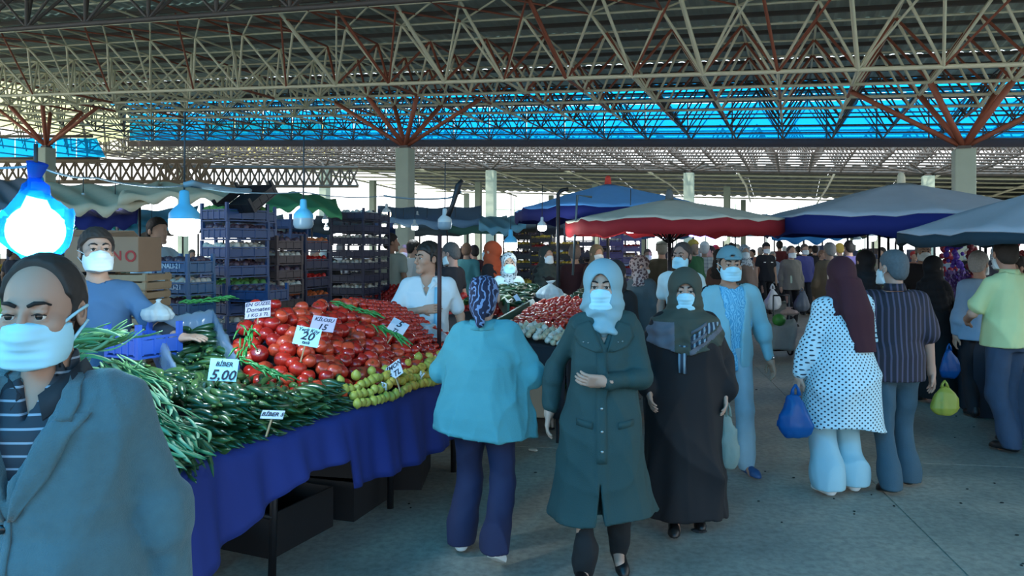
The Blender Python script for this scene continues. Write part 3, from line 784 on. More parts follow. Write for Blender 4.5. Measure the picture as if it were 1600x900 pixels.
def mask_loops(parent, fig, m, r=.0018, hij=False):
    if hij: return
    for q in (-1, 1):
        for z0, z1 in ((-.02, .012), (-.085, -.022)):
            pts = [fig.hc+fig.HS @ np.array(p) for p in ((q*.058, -.042, z0), (q*.076, -.01, (z0+z1)/2+.004), (q*.088, .022, z1))]
            b = MB(); b.tube([Vector(p) for p in pts], r, 5); b.build('ear_loop', m, parent, True)
def hair_mesh(fig, m, recede=0., thick=1.0, res=.006, long=0, seed=0):
    f = Fld(fig.hc-.17, fig.hc+.19, res); f.frame(fig.hc, fig.HR, fig.hk); t = .007*thick
    f.ell((0, .016, .034), (.076+t, .097+t, .09+t*1.4), 0); f.ell((0, .045, -.02), (.066+t*.6, .062+t, .07), .02)
    sl, X, Y, Z = f.region((-.17, -.17, -.17), (.17, .18, .18))
    rs = np.random.RandomState(seed)
    f.D[sl] += ((.0018*thick)*(np.sin(X*150+np.sin(Z*70)*2)*np.sin(Y*120+np.sin(X*60)*2))).astype(np.float32)
    line = np.interp(Y, [-.11, -.06-recede*0, -.045+.0, -.018, -.012, .035, .06, .1], [.068+recede*.6, .066+recede*.5, .05+recede*.3, .03, -.02, -.025, -.075, -.085]).astype(np.float32)
    f.put(sl, (line-Z).astype(np.float32), 0, 'i')
    if recede: f.put(sl, (Y*-1-(.075-recede*1.5)+np.abs(X)*(-.9)*recede*8*.2).astype(np.float32), 0, 'i')
    for q in (-1, 1): f.ell((q*.085, .012, -.006), (.014, .022, .03), 0, 's')
    f.frame(); return f.mesh('hair', m)
def scarf_field(fig, res=.008, drape=.2, back=.0, low=1.3, wide=.17, puff=1.0, face=(.054, .07, .078), fz=-.012, bun=True, seed=0, fl=.0035, front=True, chinz=-.1):
    lo = fig.hc-np.array([.3, .3, .55]); hi = fig.hc+np.array([.3, .32, .2]); f = Fld(lo, hi, res)
    f.frame(fig.hc, fig.HR, fig.hk)
    f.ell((0, .02, .03), (.088*puff, .112*puff, .1*puff), 0); f.ell((0, -.005+.01*(puff-1), -.07), (.082*puff, .088*puff, .085), .03)
    if bun: f.ell((0, .085, -.0), (.06, .06, .065), .04)
    f.frame()
    n = fig.neck
    f.stack([n[2]+.09, n[2]+.03, n[2]-.03, n[2]-.1, low], [.08*puff, .1*puff, wide*.9, wide*1.04, wide*1.06], [.08, .1, max(.12, wide*.7), max(.135, wide*.78), max(.14, wide*.82)], cx=[n[0]]*5, cy=[n[1]+.0, n[1]+.005, n[1]+.005, n[1], n[1]], k=.05, p=2.2)
    X = f.ax[0][:, None, None]-n[0]; Y = f.ax[1][None, :, None]-n[1]; Z = f.ax[2][None, None, :]
    th = np.arctan2(X, -Y+.02)
    f.D += (fl*(np.sin(Z*75+3*np.abs(th)+1.2*np.sin(X*30))*sm(-Z, -(n[2]+.12), -(n[2]+.02))+.8*np.sin(th*14+Z*18)*sm(-Z, -(n[2]-.02), -(n[2]-.1)))).astype(np.float32)
    f.frame(fig.hc, fig.HR, fig.hk)
    sl, x, y, z = f.region((-.2, -.2, -.2), (.2, .2, .2))
    if front:
        k0 = np.sqrt((x/face[0])**2+((z-fz)/face[2])**2); d = np.maximum((k0-1)*face[0], y+.03)
        f.put(sl, d.astype(np.float32), .008, 's')
    f.frame(); return f
def round_hem(f, cx, cy, zc, zfront, zback, zside):
    """hem that hangs lower in front/back than at the shoulders"""
    X = f.ax[0][:, None, None]-cx; Y = f.ax[1][None, :, None]-cy; Z = f.ax[2][None, None, :]
    th = np.arctan2(np.abs(X), -Y); lowz = np.interp(th, [0, .8, 1.57, 2.4, PI], [zfront, (zfront+zside)/2, zside, (zside+zback)/2, zback]).astype(np.float32)
    f.D = np.maximum(f.D, lowz-Z).astype(np.float32); return f
SKIN = {}
def skin(c): return mat('skin_'+c, '#'+c, .55, var=.08, scale=6, spec=.35)
def front_y(me, x, z, r=.02, back=False):
    co = np.empty(len(me.vertices)*3, np.float32); me.vertices.foreach_get('co', co); co = co.reshape(-1, 3)
    m_ = (np.abs(co[:, 0]-x) < r) & (np.abs(co[:, 2]-z) < r); return float(co[m_, 1].max() if back else co[m_, 1].min()) if m_.any() else -.15
def part_mesh(root, name): return [c for c in root.children if c.name.split('.')[0] == name][0].data
from mathutils.bvhtree import BVHTree
class Surf:
    def __init__(s, me):
        co = np.empty(len(me.vertices)*3, np.float32); me.vertices.foreach_get('co', co)
        s.t = BVHTree.FromPolygons(co.reshape(-1, 3).tolist(), [tuple(p.vertices) for p in me.polygons])
    def y(s, x, z, back=False):
        h = s.t.ray_cast(Vector((x, 1 if back else -1, z)), Vector((0, -1 if back else 1, 0)))
        return h[0].y if h[0] is not None else None
def cloth_panel(root, surf, name, m, rows, off=.004, th=.006, back=False):
    """a piece of cloth lying on the garment: rows of (x, z); depth found on the surface"""
    sg = 1 if back else -1; last = None; R_ = []
    for r_ in rows:
        q = []
        for x, z in r_:
            y = surf.y(x, z, back); y = last if y is None else y
            if last is not None: y = max(last-.03, min(last+.03, y))
            last = y; q.append((x, y+sg*off, z))
        last = q[0][1]; R_.append(q)
    b = MB(); b.sheet(R_); o = b.build(name, m, root, True); solid(o, th, 0); return o
def lerp_rows(left, right, n=6):
    return [[(a[0]+(b[0]-a[0])*i/n, a[1]+(b[1]-a[1])*i/n) for i in range(n+1)] for a, b in zip(left, right)]
def refine(pts, k=3):
    out = []
    for a, b in zip(pts[:-1], pts[1:]): out += [(a[0]+(b[0]-a[0])*i/k, a[1]+(b[1]-a[1])*i/k) for i in range(k)]
    return out+[pts[-1]]
def finish(root, pos, h, rz):
    root.location = pos; root.rotation_euler = (0, 0, rz); s = h/1.75; root.scale = (s, s, s)
def shoes(root, fig, m, me=None):
    me = me or shoe_mesh(m)
    for A, q in ((fig.AL, 1), (fig.AR, -1)):
        o = link('shoe', me, root, Vector((A[0], A[1]-.0, A[2]-.0))); t = fig.tl if q > 0 else fig.tr
        o.rotation_euler = (t, 0, q*.12)
    return me
# ================================================================ the people in front, each built for its own pose
M_mask = mat('surgical_mask', '#a9dcea', .8, var=.04); M_maskw = mat('white_mask', '#d5e4e6', .8, var=.04)
M_hair_dark = mat('hair_dark', '#15110e', .6, var=.3, scale=60); M_hair_grey = mat('hair_grey', '#7d7d78', .7, var=.3, scale=50); M_hair_mid = mat('hair_cropped', '#2d2621', .75, var=.35, scale=70)
M_brow = mat('eyebrow_hair', '#14100d', .8, var=0); M_shoe_b = mat('black_shoe', '#0d0d0f', .45, var=.1); M_shoe_w = mat('white_shoe', '#dfe6e6', .5, var=.05)
M_denim = mat('blue_denim', '#2b4058', .85, var=.25, scale=14, bump=.3, bscale=300); M_button = mat('dark_button', '#111417', .3, var=0); M_btn_metal = mat('metal_button', '#9aa5a5', .3, metal=.8, var=0)
def common(root, fig, sk, mask=None, drop=0., hair=None, eyes=True, body=True, loops=True, **kw):
    if body: link('body', make_body(fig, skin(sk), **kw), root)
    if eyes: eye_meshes(root, fig); brow_meshes(root, fig, M_brow)
    if mask: link('face_mask', mask_mesh(fig, mask, drop), root); mask_loops(root, fig, mask, hij=not loops, r=kw.get('hres', .006) < .005 and .0042 or .0018)
    if hair: link('hair', hair, root)

# --- 1 man in the grey-blue blazer, left foreground
def man_blazer():
    fig = Fig(yaw=math.radians(4), pitch=.08, hl=(.3, .05, .84), hr=(-.29, .02, .84), girth=1.12, al=(.12, .12, .08), ar=(-.1, -.16, .08), sh=.205, lean=(-.0, -.03))
    r = empty('person', label='man in a grey-blue blazer and pale mask with receding hair, nearest at the left edge', cat='person')
    common(r, fig, 'a98672', M_mask, .004, hair_mesh(fig, M_hair_mid, recede=.03, res=.005), detail=True, res=.014, hres=.0048)
    f = garment_field(fig, .009, .76); torso(f, fig, .035, .74, extra=[(.74, .215, .165, .0), (.9, .215, .165, 0), (1.05, .195, .155, 0)], folds=.02, nf=7)
    sleeves(f, fig, .026, True, .05, .03, bump=.007); f.cap((-.13, 0, 1.4), (.13, 0, 1.4), .065, .065, .04)
    # V opening, lapels, pocket flap and front edge raised on the cloth
    n = fig.neck
    f.frame((n[0], n[1]+.0, 1.5)); f.ell((0, -.01, .02), (.082, .09, .07), .01, 's'); f.frame()
    vz = 1.16
    f.cut(lambda X, Y, Z: -np.maximum(np.maximum(np.abs(X-n[0]+.01)-.085*np.clip((Z-vz)/.3, 0, 1.2), Y+.085), vz-Z))
    def emb(X, Y, Z):
        ax_ = np.abs(X-n[0]+.01); e = .085*np.clip((Z-vz)/.3, 0, 1.2); wd = .012+.085*np.clip((Z-vz)/.2, 0, 1)*np.clip((1.49-Z)/.06, 0, 1)
        notch = (np.abs(Z-1.36-.25*(ax_-.1)) < .007) & (ax_ > e+.045)
        lap = np.clip((e+wd-ax_)/.006, 0, 1)*(Y < -.02)*(Z > vz)*(1-notch)*.0085
        edge = np.clip((X-n[0]+.03+.1*(Z < vz)*0)/.006, 0, 1)*(Y < 0)*(Z < vz)*.004
        flap = ((np.abs(X-.12) < .065) & (np.abs(Z-.93-.12*(X-.12)) < .024) & (Y < 0))*.006+((np.abs(X+.13) < .065) & (np.abs(Z-.93) < .024) & (Y < 0))*.006
        seam = -.004*np.exp(-((Z-1.36+1.9*(np.abs(X)-.235))/.008)**2)*(np.abs(X) > .18)
        return lap+edge+flap+seam
    [f.cap(np.array([.2+.03*k, -.06, 1.26-.07*k]), np.array([.27+.012*k, -.0, 1.31-.07*k]), .036+.0*k, .02, .03) for k in range(0)]; f.wrinkle(.0058, 15, 3, (1, 1, .8)); f.emboss(emb)
    f.cut(lambda X, Y, Z: .745-Z)
    m = mat('blazer_wool', '#44656e', .9, var=.14, scale=40, bump=.35, bscale=260, sheen=.2); link('blazer', f.mesh('blazer', m), r)
    sf_ = Surf(part_mesh(r, 'blazer')); n0 = n[0]-.01
    for q in (-1, 1):
        inn = refine([(n0+q*.004, 1.15), (n0+q*.03, 1.24), (n0+q*.056, 1.33), (n0+q*.07, 1.385)]); out = refine([(n0+q*.02, 1.15), (n0+q*.085, 1.24), (n0+q*.125, 1.33), (n0+q*.16, 1.385)])
        cloth_panel(r, sf_, 'lapel', m, lerp_rows(inn, out), .004, .008)
        inn = refine([(n0+q*.066, 1.375), (n0+q*.078, 1.42), (n0+q*.085, 1.47)]); out = refine([(n0+q*.122, 1.368), (n0+q*.132, 1.41), (n0+q*.118, 1.462)])
        cloth_panel(r, sf_, 'collar', m, lerp_rows(inn, out), .007, .008)
    for q, z in ((1, .93), (-1, .93)):
        cloth_panel(r, sf_, 'pocket_flap', m, lerp_rows([(n0+q*.07, z-.025), (n0+q*.07, z+.03)], [(n0+q*.2, z-.01), (n0+q*.2, z+.045)], 5), .004, .007)
    cloth_panel(r, sf_, 'front_edge', m, lerp_rows(refine([(n0-.03, .78), (n0-.018, 1.0), (n0-.004, 1.15)], 5), refine([(n0+.0, .78), (n0+.004, 1.0), (n0+.01, 1.15)], 5), 2), .003, .006)
    # shirt with a printed line pattern, open collar
    g = Fld((-.2, -.25, .95), (.2, .2, 1.56), .01); torso(g, fig, .01, .95)
    g.cap(fig.neck-np.array([0, -.01, .05]), fig.neck+np.array([0, .012, .025]), .082, .066, .02)
    neck_hole(g, fig, .054, 1.455, vdepth=.09, vw=.03); g.wrinkle(.002, 30, 4)
    link('shirt', g.mesh('shirt', pattern('shirt_lines', '#26323d', '#8c9cab', 'stripes_h', (210, 1), thr=.86)), r)
    for q in (-1, 1):
        b = MB(); b.sheet([[(q*.02+n[0], n[1]-.085, 1.425), (q*.075+n[0], n[1]-.05, 1.475), (q*.075+n[0], n[1]+.03, 1.5)], [(q*.045+n[0], n[1]-.112, 1.37), (q*.105+n[0], n[1]-.07, 1.42), (q*.105+n[0], n[1]+.03, 1.45)]])
        o = b.build('collar', mat('collar_dark', '#1b232b', .8), r, True); solid(o, .004)
    for z in (1.13, 1.0): b = MB(); R = Matrix.Rotation(PI/2, 3, 'X'); b.lathe([(0, .004), (.009, .004), (.011, 0), (.011, -.003), (0, -.003)], (-.022, sf_.y(-.022, z)-.008, z), 12, R); b.build('button', M_button, r, True)
    link('trousers', trousers(fig, mat('dark_trousers', '#1d2429', .85), res=.016), r); shoes(r, fig, M_shoe_b)
    finish(r, (-1.15, 1.93, 0), 1.715, math.radians(4)); return r
man_blazer()

# --- 2 seller in the blue tee behind the stall
def seller_tee():
    fig = Fig(yaw=math.radians(20), pitch=-.12, hl=(.47, -.26, 1.13), hr=(-.26, -.12, .92), girth=.98, pl=(.5, .3, -1), curl=.35, hdl=((.9, -.4, .05), (0, .2, -1)))
    r = empty('person', label='seller in a blue t-shirt and light mask looking up, behind the bean heap', cat='person')
    common(r, fig, 'ae8d7a', M_maskw, 0, hair_mesh(fig, M_hair_mid, thick=1.6, res=.006))
    f = garment_field(fig, .011, .78); torso(f, fig, .014, .8, folds=.03, nf=7); sleeves(f, fig, .012, False, short_at=.7); neck_hole(f, fig, .07, 1.45); f.wrinkle(.004, 17, 1); f.cut(lambda X, Y, Z: .82-Z)
    link('shirt', f.mesh('shirt', mat('steel_blue_tee', '#3f6285', .9, var=.1)), r)
    b = MB(); b.tube([Vector(fig.EL+(fig.WL-fig.EL)*t_) for t_ in (.1, .75)], [.05, .042], 10); b.build('sleeve', mat('under_sleeve', '#1c2633', .9), r, True)
    link('trousers', trousers(fig, mat('dark_trousers', '#1d2429', .85), res=.018), r); shoes(r, fig, M_shoe_b)
    finish(r, (-2.58, 4.78, 0), 1.85, math.radians(18)); return r
seller_tee()

# --- 3 seller in the white polo, hand on his chest
def seller_polo():
    fig = Fig(yaw=math.radians(-52), pitch=.0, hr=(-.02, -.17, 1.19), hl=(.32, -.02, .88), girth=1.12, pr=(-.9, -.1, -.5), hdr=((.95, -.1, .12), (0, 1, .0)), curl=.25, sh=.2)
    r = empty('person', label='dark haired seller in a white polo shirt holding a hand on his chest', cat='person')
    common(r, fig, 'b58c74', None, 0, hair_mesh(fig, M_hair_dark, thick=2.2, res=.006), hres=.0052)
    f = garment_field(fig, .01, .8); torso(f, fig, .016, .8, folds=.03, nf=6); sleeves(f, fig, .016, False, short_at=.75); neck_hole(f, fig, .065, 1.45, vdepth=.16, vw=.05); f.wrinkle(.004, 16, 8); f.cut(lambda X, Y, Z: .82-Z)
    link('shirt', f.mesh('shirt', mat('white_polo', '#c9d6da', .9, var=.06)), r)
    for q in (-1, 1):
        b = MB(); b.sheet([[(q*.012, -.1, 1.385), (q*.06, -.075, 1.44), (q*.075, .03, 1.475)], [(q*.045, -.128, 1.36), (q*.095, -.085, 1.405), (q*.1, .03, 1.44)]])
        o = b.build('collar', MATS['white_polo'], r, True); solid(o, .005)
    sm_ = part_mesh(r, 'shirt'); b = MB(); b.sheet([[(x_, front_y(sm_, x_, z_)-.003, z_) for x_ in (.075, .1, .125)] for z_ in [1.38-.05*i for i in range(9)]]); o = b.build('shirt_panel', mat('sky_panel', '#7fb6cf', .9), r, True); solid(o, .004)
    link('trousers', trousers(fig, mat('dark_trousers', '#1d2429', .85), res=.018), r); shoes(r, fig, M_shoe_b)
    finish(r, (-.745, 6.78, 0), 1.77, math.radians(0)); return r
seller_polo()

# --- 4 woman in the turquoise jacket, back to the camera
def woman_turquoise():
    fig = Fig(fem=True, yaw=.0, pitch=.18, hl=(.20, -.27, 1.1), hr=(-.20, -.27, 1.1), girth=1.3, pl=(.8, .6, -.6), pr=(-.8, .6, -.6), al=(.15, .0, .08), ar=(-.13, .27, .15), sh=.165, tr=.5)
    r = empty('person', label='woman seen from behind in a turquoise jacket and navy headscarf at the lemons', cat='person')
    common(r, fig, 'b08f7c', None, eyes=False, detail=False)
    f = garment_field(fig, .0105, .74, .45); torso(f, fig, .03, .76, extra=[(.76, .295, .235, .0), (.9, .275, .215, .01), (1.05, .235, .185, .0), (1.2, .205, .17, 0)], folds=.028, nf=6, ph=1.2, zf=1.2)
    sleeves(f, fig, .04, True, .052, .04, bump=.01); f.cap((-.09, .0, 1.395), (.09, .0, 1.395), .066, .066, .04)
    f.wrinkle(.0045, 14, 11); f.wrinkle(.0022, 40, 2); f.cut(lambda X, Y, Z: .775+.03*np.sin(X*4)-Z)
    f.emboss(lambda X, Y, Z: .004*np.exp(-((Z-.795-.03*np.sin(X*4))/.006)**2)+.004*np.exp(-(X/.006)**2)*(Y > 0)*0)
    m = mat('turquoise_cotton', '#4b939c', .85, var=.1, bump=.2, bscale=220); link('jacket', f.mesh('jacket', m), r)
    b = MB(); rows = [[], []]
    for i in range(17):
        t = 2*PI*i/16; rows[0].append((.088*math.sin(t), .02+.085*math.cos(t), 1.485+.0*math.cos(t))); rows[1].append((.115*math.sin(t), .015+.115*math.cos(t), 1.44-.012*math.cos(t)))
    b.sheet(rows); o = b.build('collar', m, r, True); solid(o, .008)
    link('trousers', trousers(fig, mat('navy_trousers', '#1a2244', .85, var=.12), res=.013, r=(.11, .085, .072), flare=.012, g=1.2, seed=4, hemup=.02), r)
    # scarf tied at the nape, printed with pale swirls
    h = Fld(fig.hc-.2, fig.hc+.22, .007); h.frame(fig.hc, fig.HR, fig.hk); h.ell((0, .018, .03), (.088, .112, .102), 0); h.ell((0, .05, -.05), (.075, .075, .075), .04); h.cap((0, .08, -.06), (0, .12, -.16), .035, .02, .03)
    h.ell((0, -.12, -.02), (.056, .07, .075), .008, 's'); h.frame(); h.wrinkle(.004, 26, 6)
    link('headscarf', h.mesh('headscarf', pattern('navy_swirl_scarf', '#111b39', '#6f86ad', 'paisley', (9, 5), thr=.84)), r)
    shoes(r, fig, M_shoe_w)
    finish(r, (-.155, 4.36, 0), 1.575, math.radians(168)); return r
woman_turquoise()

# --- 5 woman in the long green coat
def woman_coat():
    fig = Fig(fem=True, yaw=math.radians(-12), pitch=.03, hl=(-.01, -.235, 1.125), hr=(-.3, .07, .90), girth=1.0, pl=(.9, .2, -.6), pr=(-.5, .8, -.1), al=(.1, .1, .09), ar=(-.12, -.14, .08), hdl=((-.93, -.2, .1), (0, .75, .45)), curl=.55, sh=.16, tl=.25)
    r = empty('person', label='woman in a long dark green coat with pale blue-grey headscarf and light mask', cat='person')
    common(r, fig, 'b3927f', M_mask, .0, loops=False, hres=.0048)
    f = garment_field(fig, .0098, .3, .4)
    torso(f, fig, .018, .34, extra=[(.33, .285, .22, .0), (.6, .245, .19, .0), (.9, .205, .165, .0), (1.08, .172, .14, 0), (1.2, .168, .145, -.01)], folds=.035, nf=6, ph=.6, zf=1.1)
    sleeves(f, fig, .018, True, .043, .035, bump=.006); f.cap((-.09, .0, 1.395), (.09, .0, 1.395), .066, .066, .04); f.wrinkle(.0055, 15, 21)
    n = fig.neck; f.frame((n[0], n[1], 1.5)); f.ell((0, -.02, .02), (.085, .1, .07), .01, 's'); f.frame()
    f.cut(lambda X, Y, Z: -np.maximum(np.maximum(np.abs(X)-.055*np.clip((Z-1.29)/.14, 0, 1.3), Y+.06), 1.29-Z))
    f.cut(lambda X, Y, Z: -np.maximum(np.maximum(np.abs(X+.03)-.02*np.clip((.62-Z)/.2, 0, 1.5), Y+.05), Z-.62))
    def emb(X, Y, Z):
        a = np.abs(X); wd = np.clip((Z-1.28)/.12, 0, 1)*.12+.02
        lap = np.clip((.05*np.clip((Z-1.29)/.14, 0, 1.3)+wd-a)/.006, 0, 1)*np.clip((Z-1.285-.25*a)/.008, 0, 1)*(Y < 0.0)*.008
        pl = np.clip((X+.055)/.005, 0, 1)*np.clip((.012-X)/.005, 0, 1)*(Y < 0)*(Z < 1.29)*.005
        yoke = -.003*np.exp(-((Z-1.225-.12*a)/.006)**2)*(Y < 0)
        return lap+pl+yoke
    f.emboss(emb); f.cut(lambda X, Y, Z: .345+.02*np.sin(X*8)-Z)
    m = mat('dark_green_coat', '#1d3f40', .8, var=.16, bump=.25, bscale=200, scale=5); link('coat', f.mesh('coat', m), r)
    sf_ = Surf(part_mesh(r, 'coat'))
    for q in (-1, 1):
        inn = refine([(q*.012, 1.275), (q*.035, 1.34), (q*.058, 1.4), (q*.075, 1.44)]); out = refine([(q*.05, 1.272), (q*.13, 1.30), (q*.165, 1.35), (q*.15, 1.415)])
        cloth_panel(r, sf_, 'collar', m, lerp_rows(inn, out), .006, .009)
    cloth_panel(r, sf_, 'button_band', m, lerp_rows(refine([(-.052, .68), (-.05, .9), (-.045, 1.27)], 6), refine([(.005, .68), (.006, .9), (.01, 1.27)], 6), 3), .004, .006)
    for q in (-1, 1): cloth_panel(r, sf_, 'pocket_flap', m, lerp_rows([(q*.07, .86), (q*.07, .895)], [(q*.155, .875), (q*.155, .91)], 4), .004, .006)
    for z, y in ((1.1, -.182), (.97, -.19), (.85, -.2), (.745, -.208)):
        y = sf_.y(-.02, z)-.009; b = MB(); b.lathe([(0, .004), (.007, .004), (.0085, 0), (.0085, -.006), (0, -.006)], (-.02, y, z), 10, Matrix.Rotation(PI/2, 3, 'X')); b.build('button', M_btn_metal, r, True)
    for x, z in ((-.115, 1.325), (-.09, 1.322), (.075, 1.325), (.1, 1.328)):
        b = MB(); b.ball((x, sf_.y(x, z)-.014, z), (.005, .004, .004), 8, 5); b.build('stud', M_btn_metal, r, True)
    link('trousers', trousers(fig, mat('black_trousers', '#0c0f12', .85), res=.012, r=(.08, .056, .046), flare=.002), r)
    s = scarf_field(fig, .0075, wide=.11, low=1.375, puff=1.17, face=(.052, .07, .09), fz=-.018, seed=1, fl=.007)
    s.cap(fig.neck+np.array([.04, -.04, .03]), fig.neck+np.array([0, -.08, -.1]), .06, .03, .04); s.cap(fig.neck+np.array([.06, .05, .02]), fig.neck+np.array([.14, .08, -.06]), .05, .035, .04)
    # underside tail and diagonal layer
    link('headscarf', s.mesh('headscarf', mat('pale_blue_scarf', '#7fa3ad', .85, var=.1, scale=9)), r)
    b = MB(); c_ = fig.hc+fig.HS @ np.array([0, -.02, .02])
    b.tube([Vector(fig.hc+fig.HS @ np.array(p)) for p in ((-.052, -.05, .03), (-.035, -.07, .062), (0, -.078, .078), (.035, -.07, .062), (.052, -.05, .03))], [.004, .007, .009, .007, .004], 6); b.build('scarf_edge', mat('under_scarf', '#101a26', .9), r, True)
    shoes(r, fig, M_shoe_b)
    finish(r, (.485, 4.12, 0), 1.655, math.radians(-2)); return r
woman_coat()

# --- 6 woman in the black abaya with the olive scarf
def woman_abaya():
    fig = Fig(fem=True, yaw=math.radians(-4), pitch=.05, hl=(.265, -.02, .93), hr=(-.25, -.1, .95), girth=1.15, al=(.08, .05, .08), ar=(-.08, -.1, .08), sh=.17)
    r = empty('person', label='woman in a floor length black abaya, olive headscarf with a striped border and light mask', cat='person')
    common(r, fig, 'b3927f', M_mask, .0, loops=False, hres=.0055)
    f = garment_field(fig, .0115, .08, .42); torso(f, fig, .025, .1, extra=[(.1, .255, .22, .0), (.5, .25, .2, .0), (.9, .24, .18, 0), (1.1, .21, .165, 0), (1.25, .19, .16, -.01)], folds=.05, nf=7, ph=2., zf=1.0)
    sleeves(f, fig, .045, True, .07, .05, bump=.005); f.cap((-.09, .0, 1.395), (.09, .0, 1.395), .066, .066, .04); f.wrinkle(.006, 14, 31); f.cut(lambda X, Y, Z: .105+.015*np.sin(X*12)-Z)
    link('abaya', f.mesh('abaya', mat('black_abaya', '#07090f', .8, var=.1)), r)
    s = scarf_field(fig, .008, wide=.245, low=1.17, puff=1.2, face=(.054, .07, .072), fz=-.018, fl=.0045, bun=True)
    round_hem(s, fig.neck[0], fig.neck[1], 0, 1.2, 1.2, 1.29)
    mo = mat('olive_scarf', '#3c443b', .85, var=.15, scale=7)
    t = mo.node_tree
    me = s.mesh('headscarf', [mo, pattern('scarf_border', '#20303f', '#7e97a6', 'stripes_v', (190, 1), thr=.3), mat('scarf_mauve', '#5c6069', .85)])
    co = np.empty(len(me.vertices)*3, np.float32); me.vertices.foreach_get('co', co); co = co.reshape(-1, 3); lp = np.empty(len(me.loops), np.int32); me.loops.foreach_get('vertex_index', lp)
    c = co[lp].reshape(-1, 4, 3).mean(1); d1 = (c[:, 2]-1.36)-.75*(c[:, 0]-.03); idx = np.zeros(len(c), np.int32)
    idx[(np.abs(d1+.06) < .035) & (c[:, 0] > .015) & (c[:, 1] < .0) & (c[:, 2] < 1.42)] = 1
    idx[(c[:, 2] < 1.42) & (c[:, 0] < -.09) & (c[:, 2]-1.3 < -.8*(c[:, 0]+.02)*1.0+.1)] = 2; idx[(np.abs(d1+.13) < .02) & (c[:, 0] > .01) & (c[:, 1] < 0) & (c[:, 2] < 1.4)] = 2
    me.polygons.foreach_set('material_index', idx); link('headscarf', me, r)
    b = MB(); b.tube([Vector(fig.hc+fig.HS @ np.array(p)) for p in ((-.054, -.055, -.02), (-.05, -.066, .03), (-.03, -.08, .056), (0, -.088, .066), (.03, -.08, .056), (.05, -.066, .03), (.054, -.055, -.02))], [.003, .004, .005, .006, .005, .004, .003], 6); b.build('scarf_edge', mat('under_scarf', '#101a26', .9), r, True)
    sa = Surf(part_mesh(r, 'abaya')); cloth_panel(r, sa, 'scarf_tail', pattern('scarf_border', '#20303f', '#7e97a6', 'stripes_v', (190, 1), thr=.3), lerp_rows([(-.06, 1.09), (-.065, 1.17), (-.06, 1.27)], [(-.005, 1.08), (-.015, 1.16), (-.0, 1.27)], 3), .012, .01)
    for k in range(4): cloth_panel(r, Surf(me), 'scarf_band', MATS['scarf_border'] if k % 2 == 0 else mat('scarf_mauve', '#5c6069', .85), lerp_rows([(.02, 1.245+.033*k), (.02, 1.265+.033*k)], [(.125, 1.305+.033*k), (.125, 1.325+.033*k)], 5), .004, .004)
    shoes(r, fig, M_shoe_b)
    finish(r, (1.075, 4.78, 0), 1.59, math.radians(-6)); return r
woman_abaya()

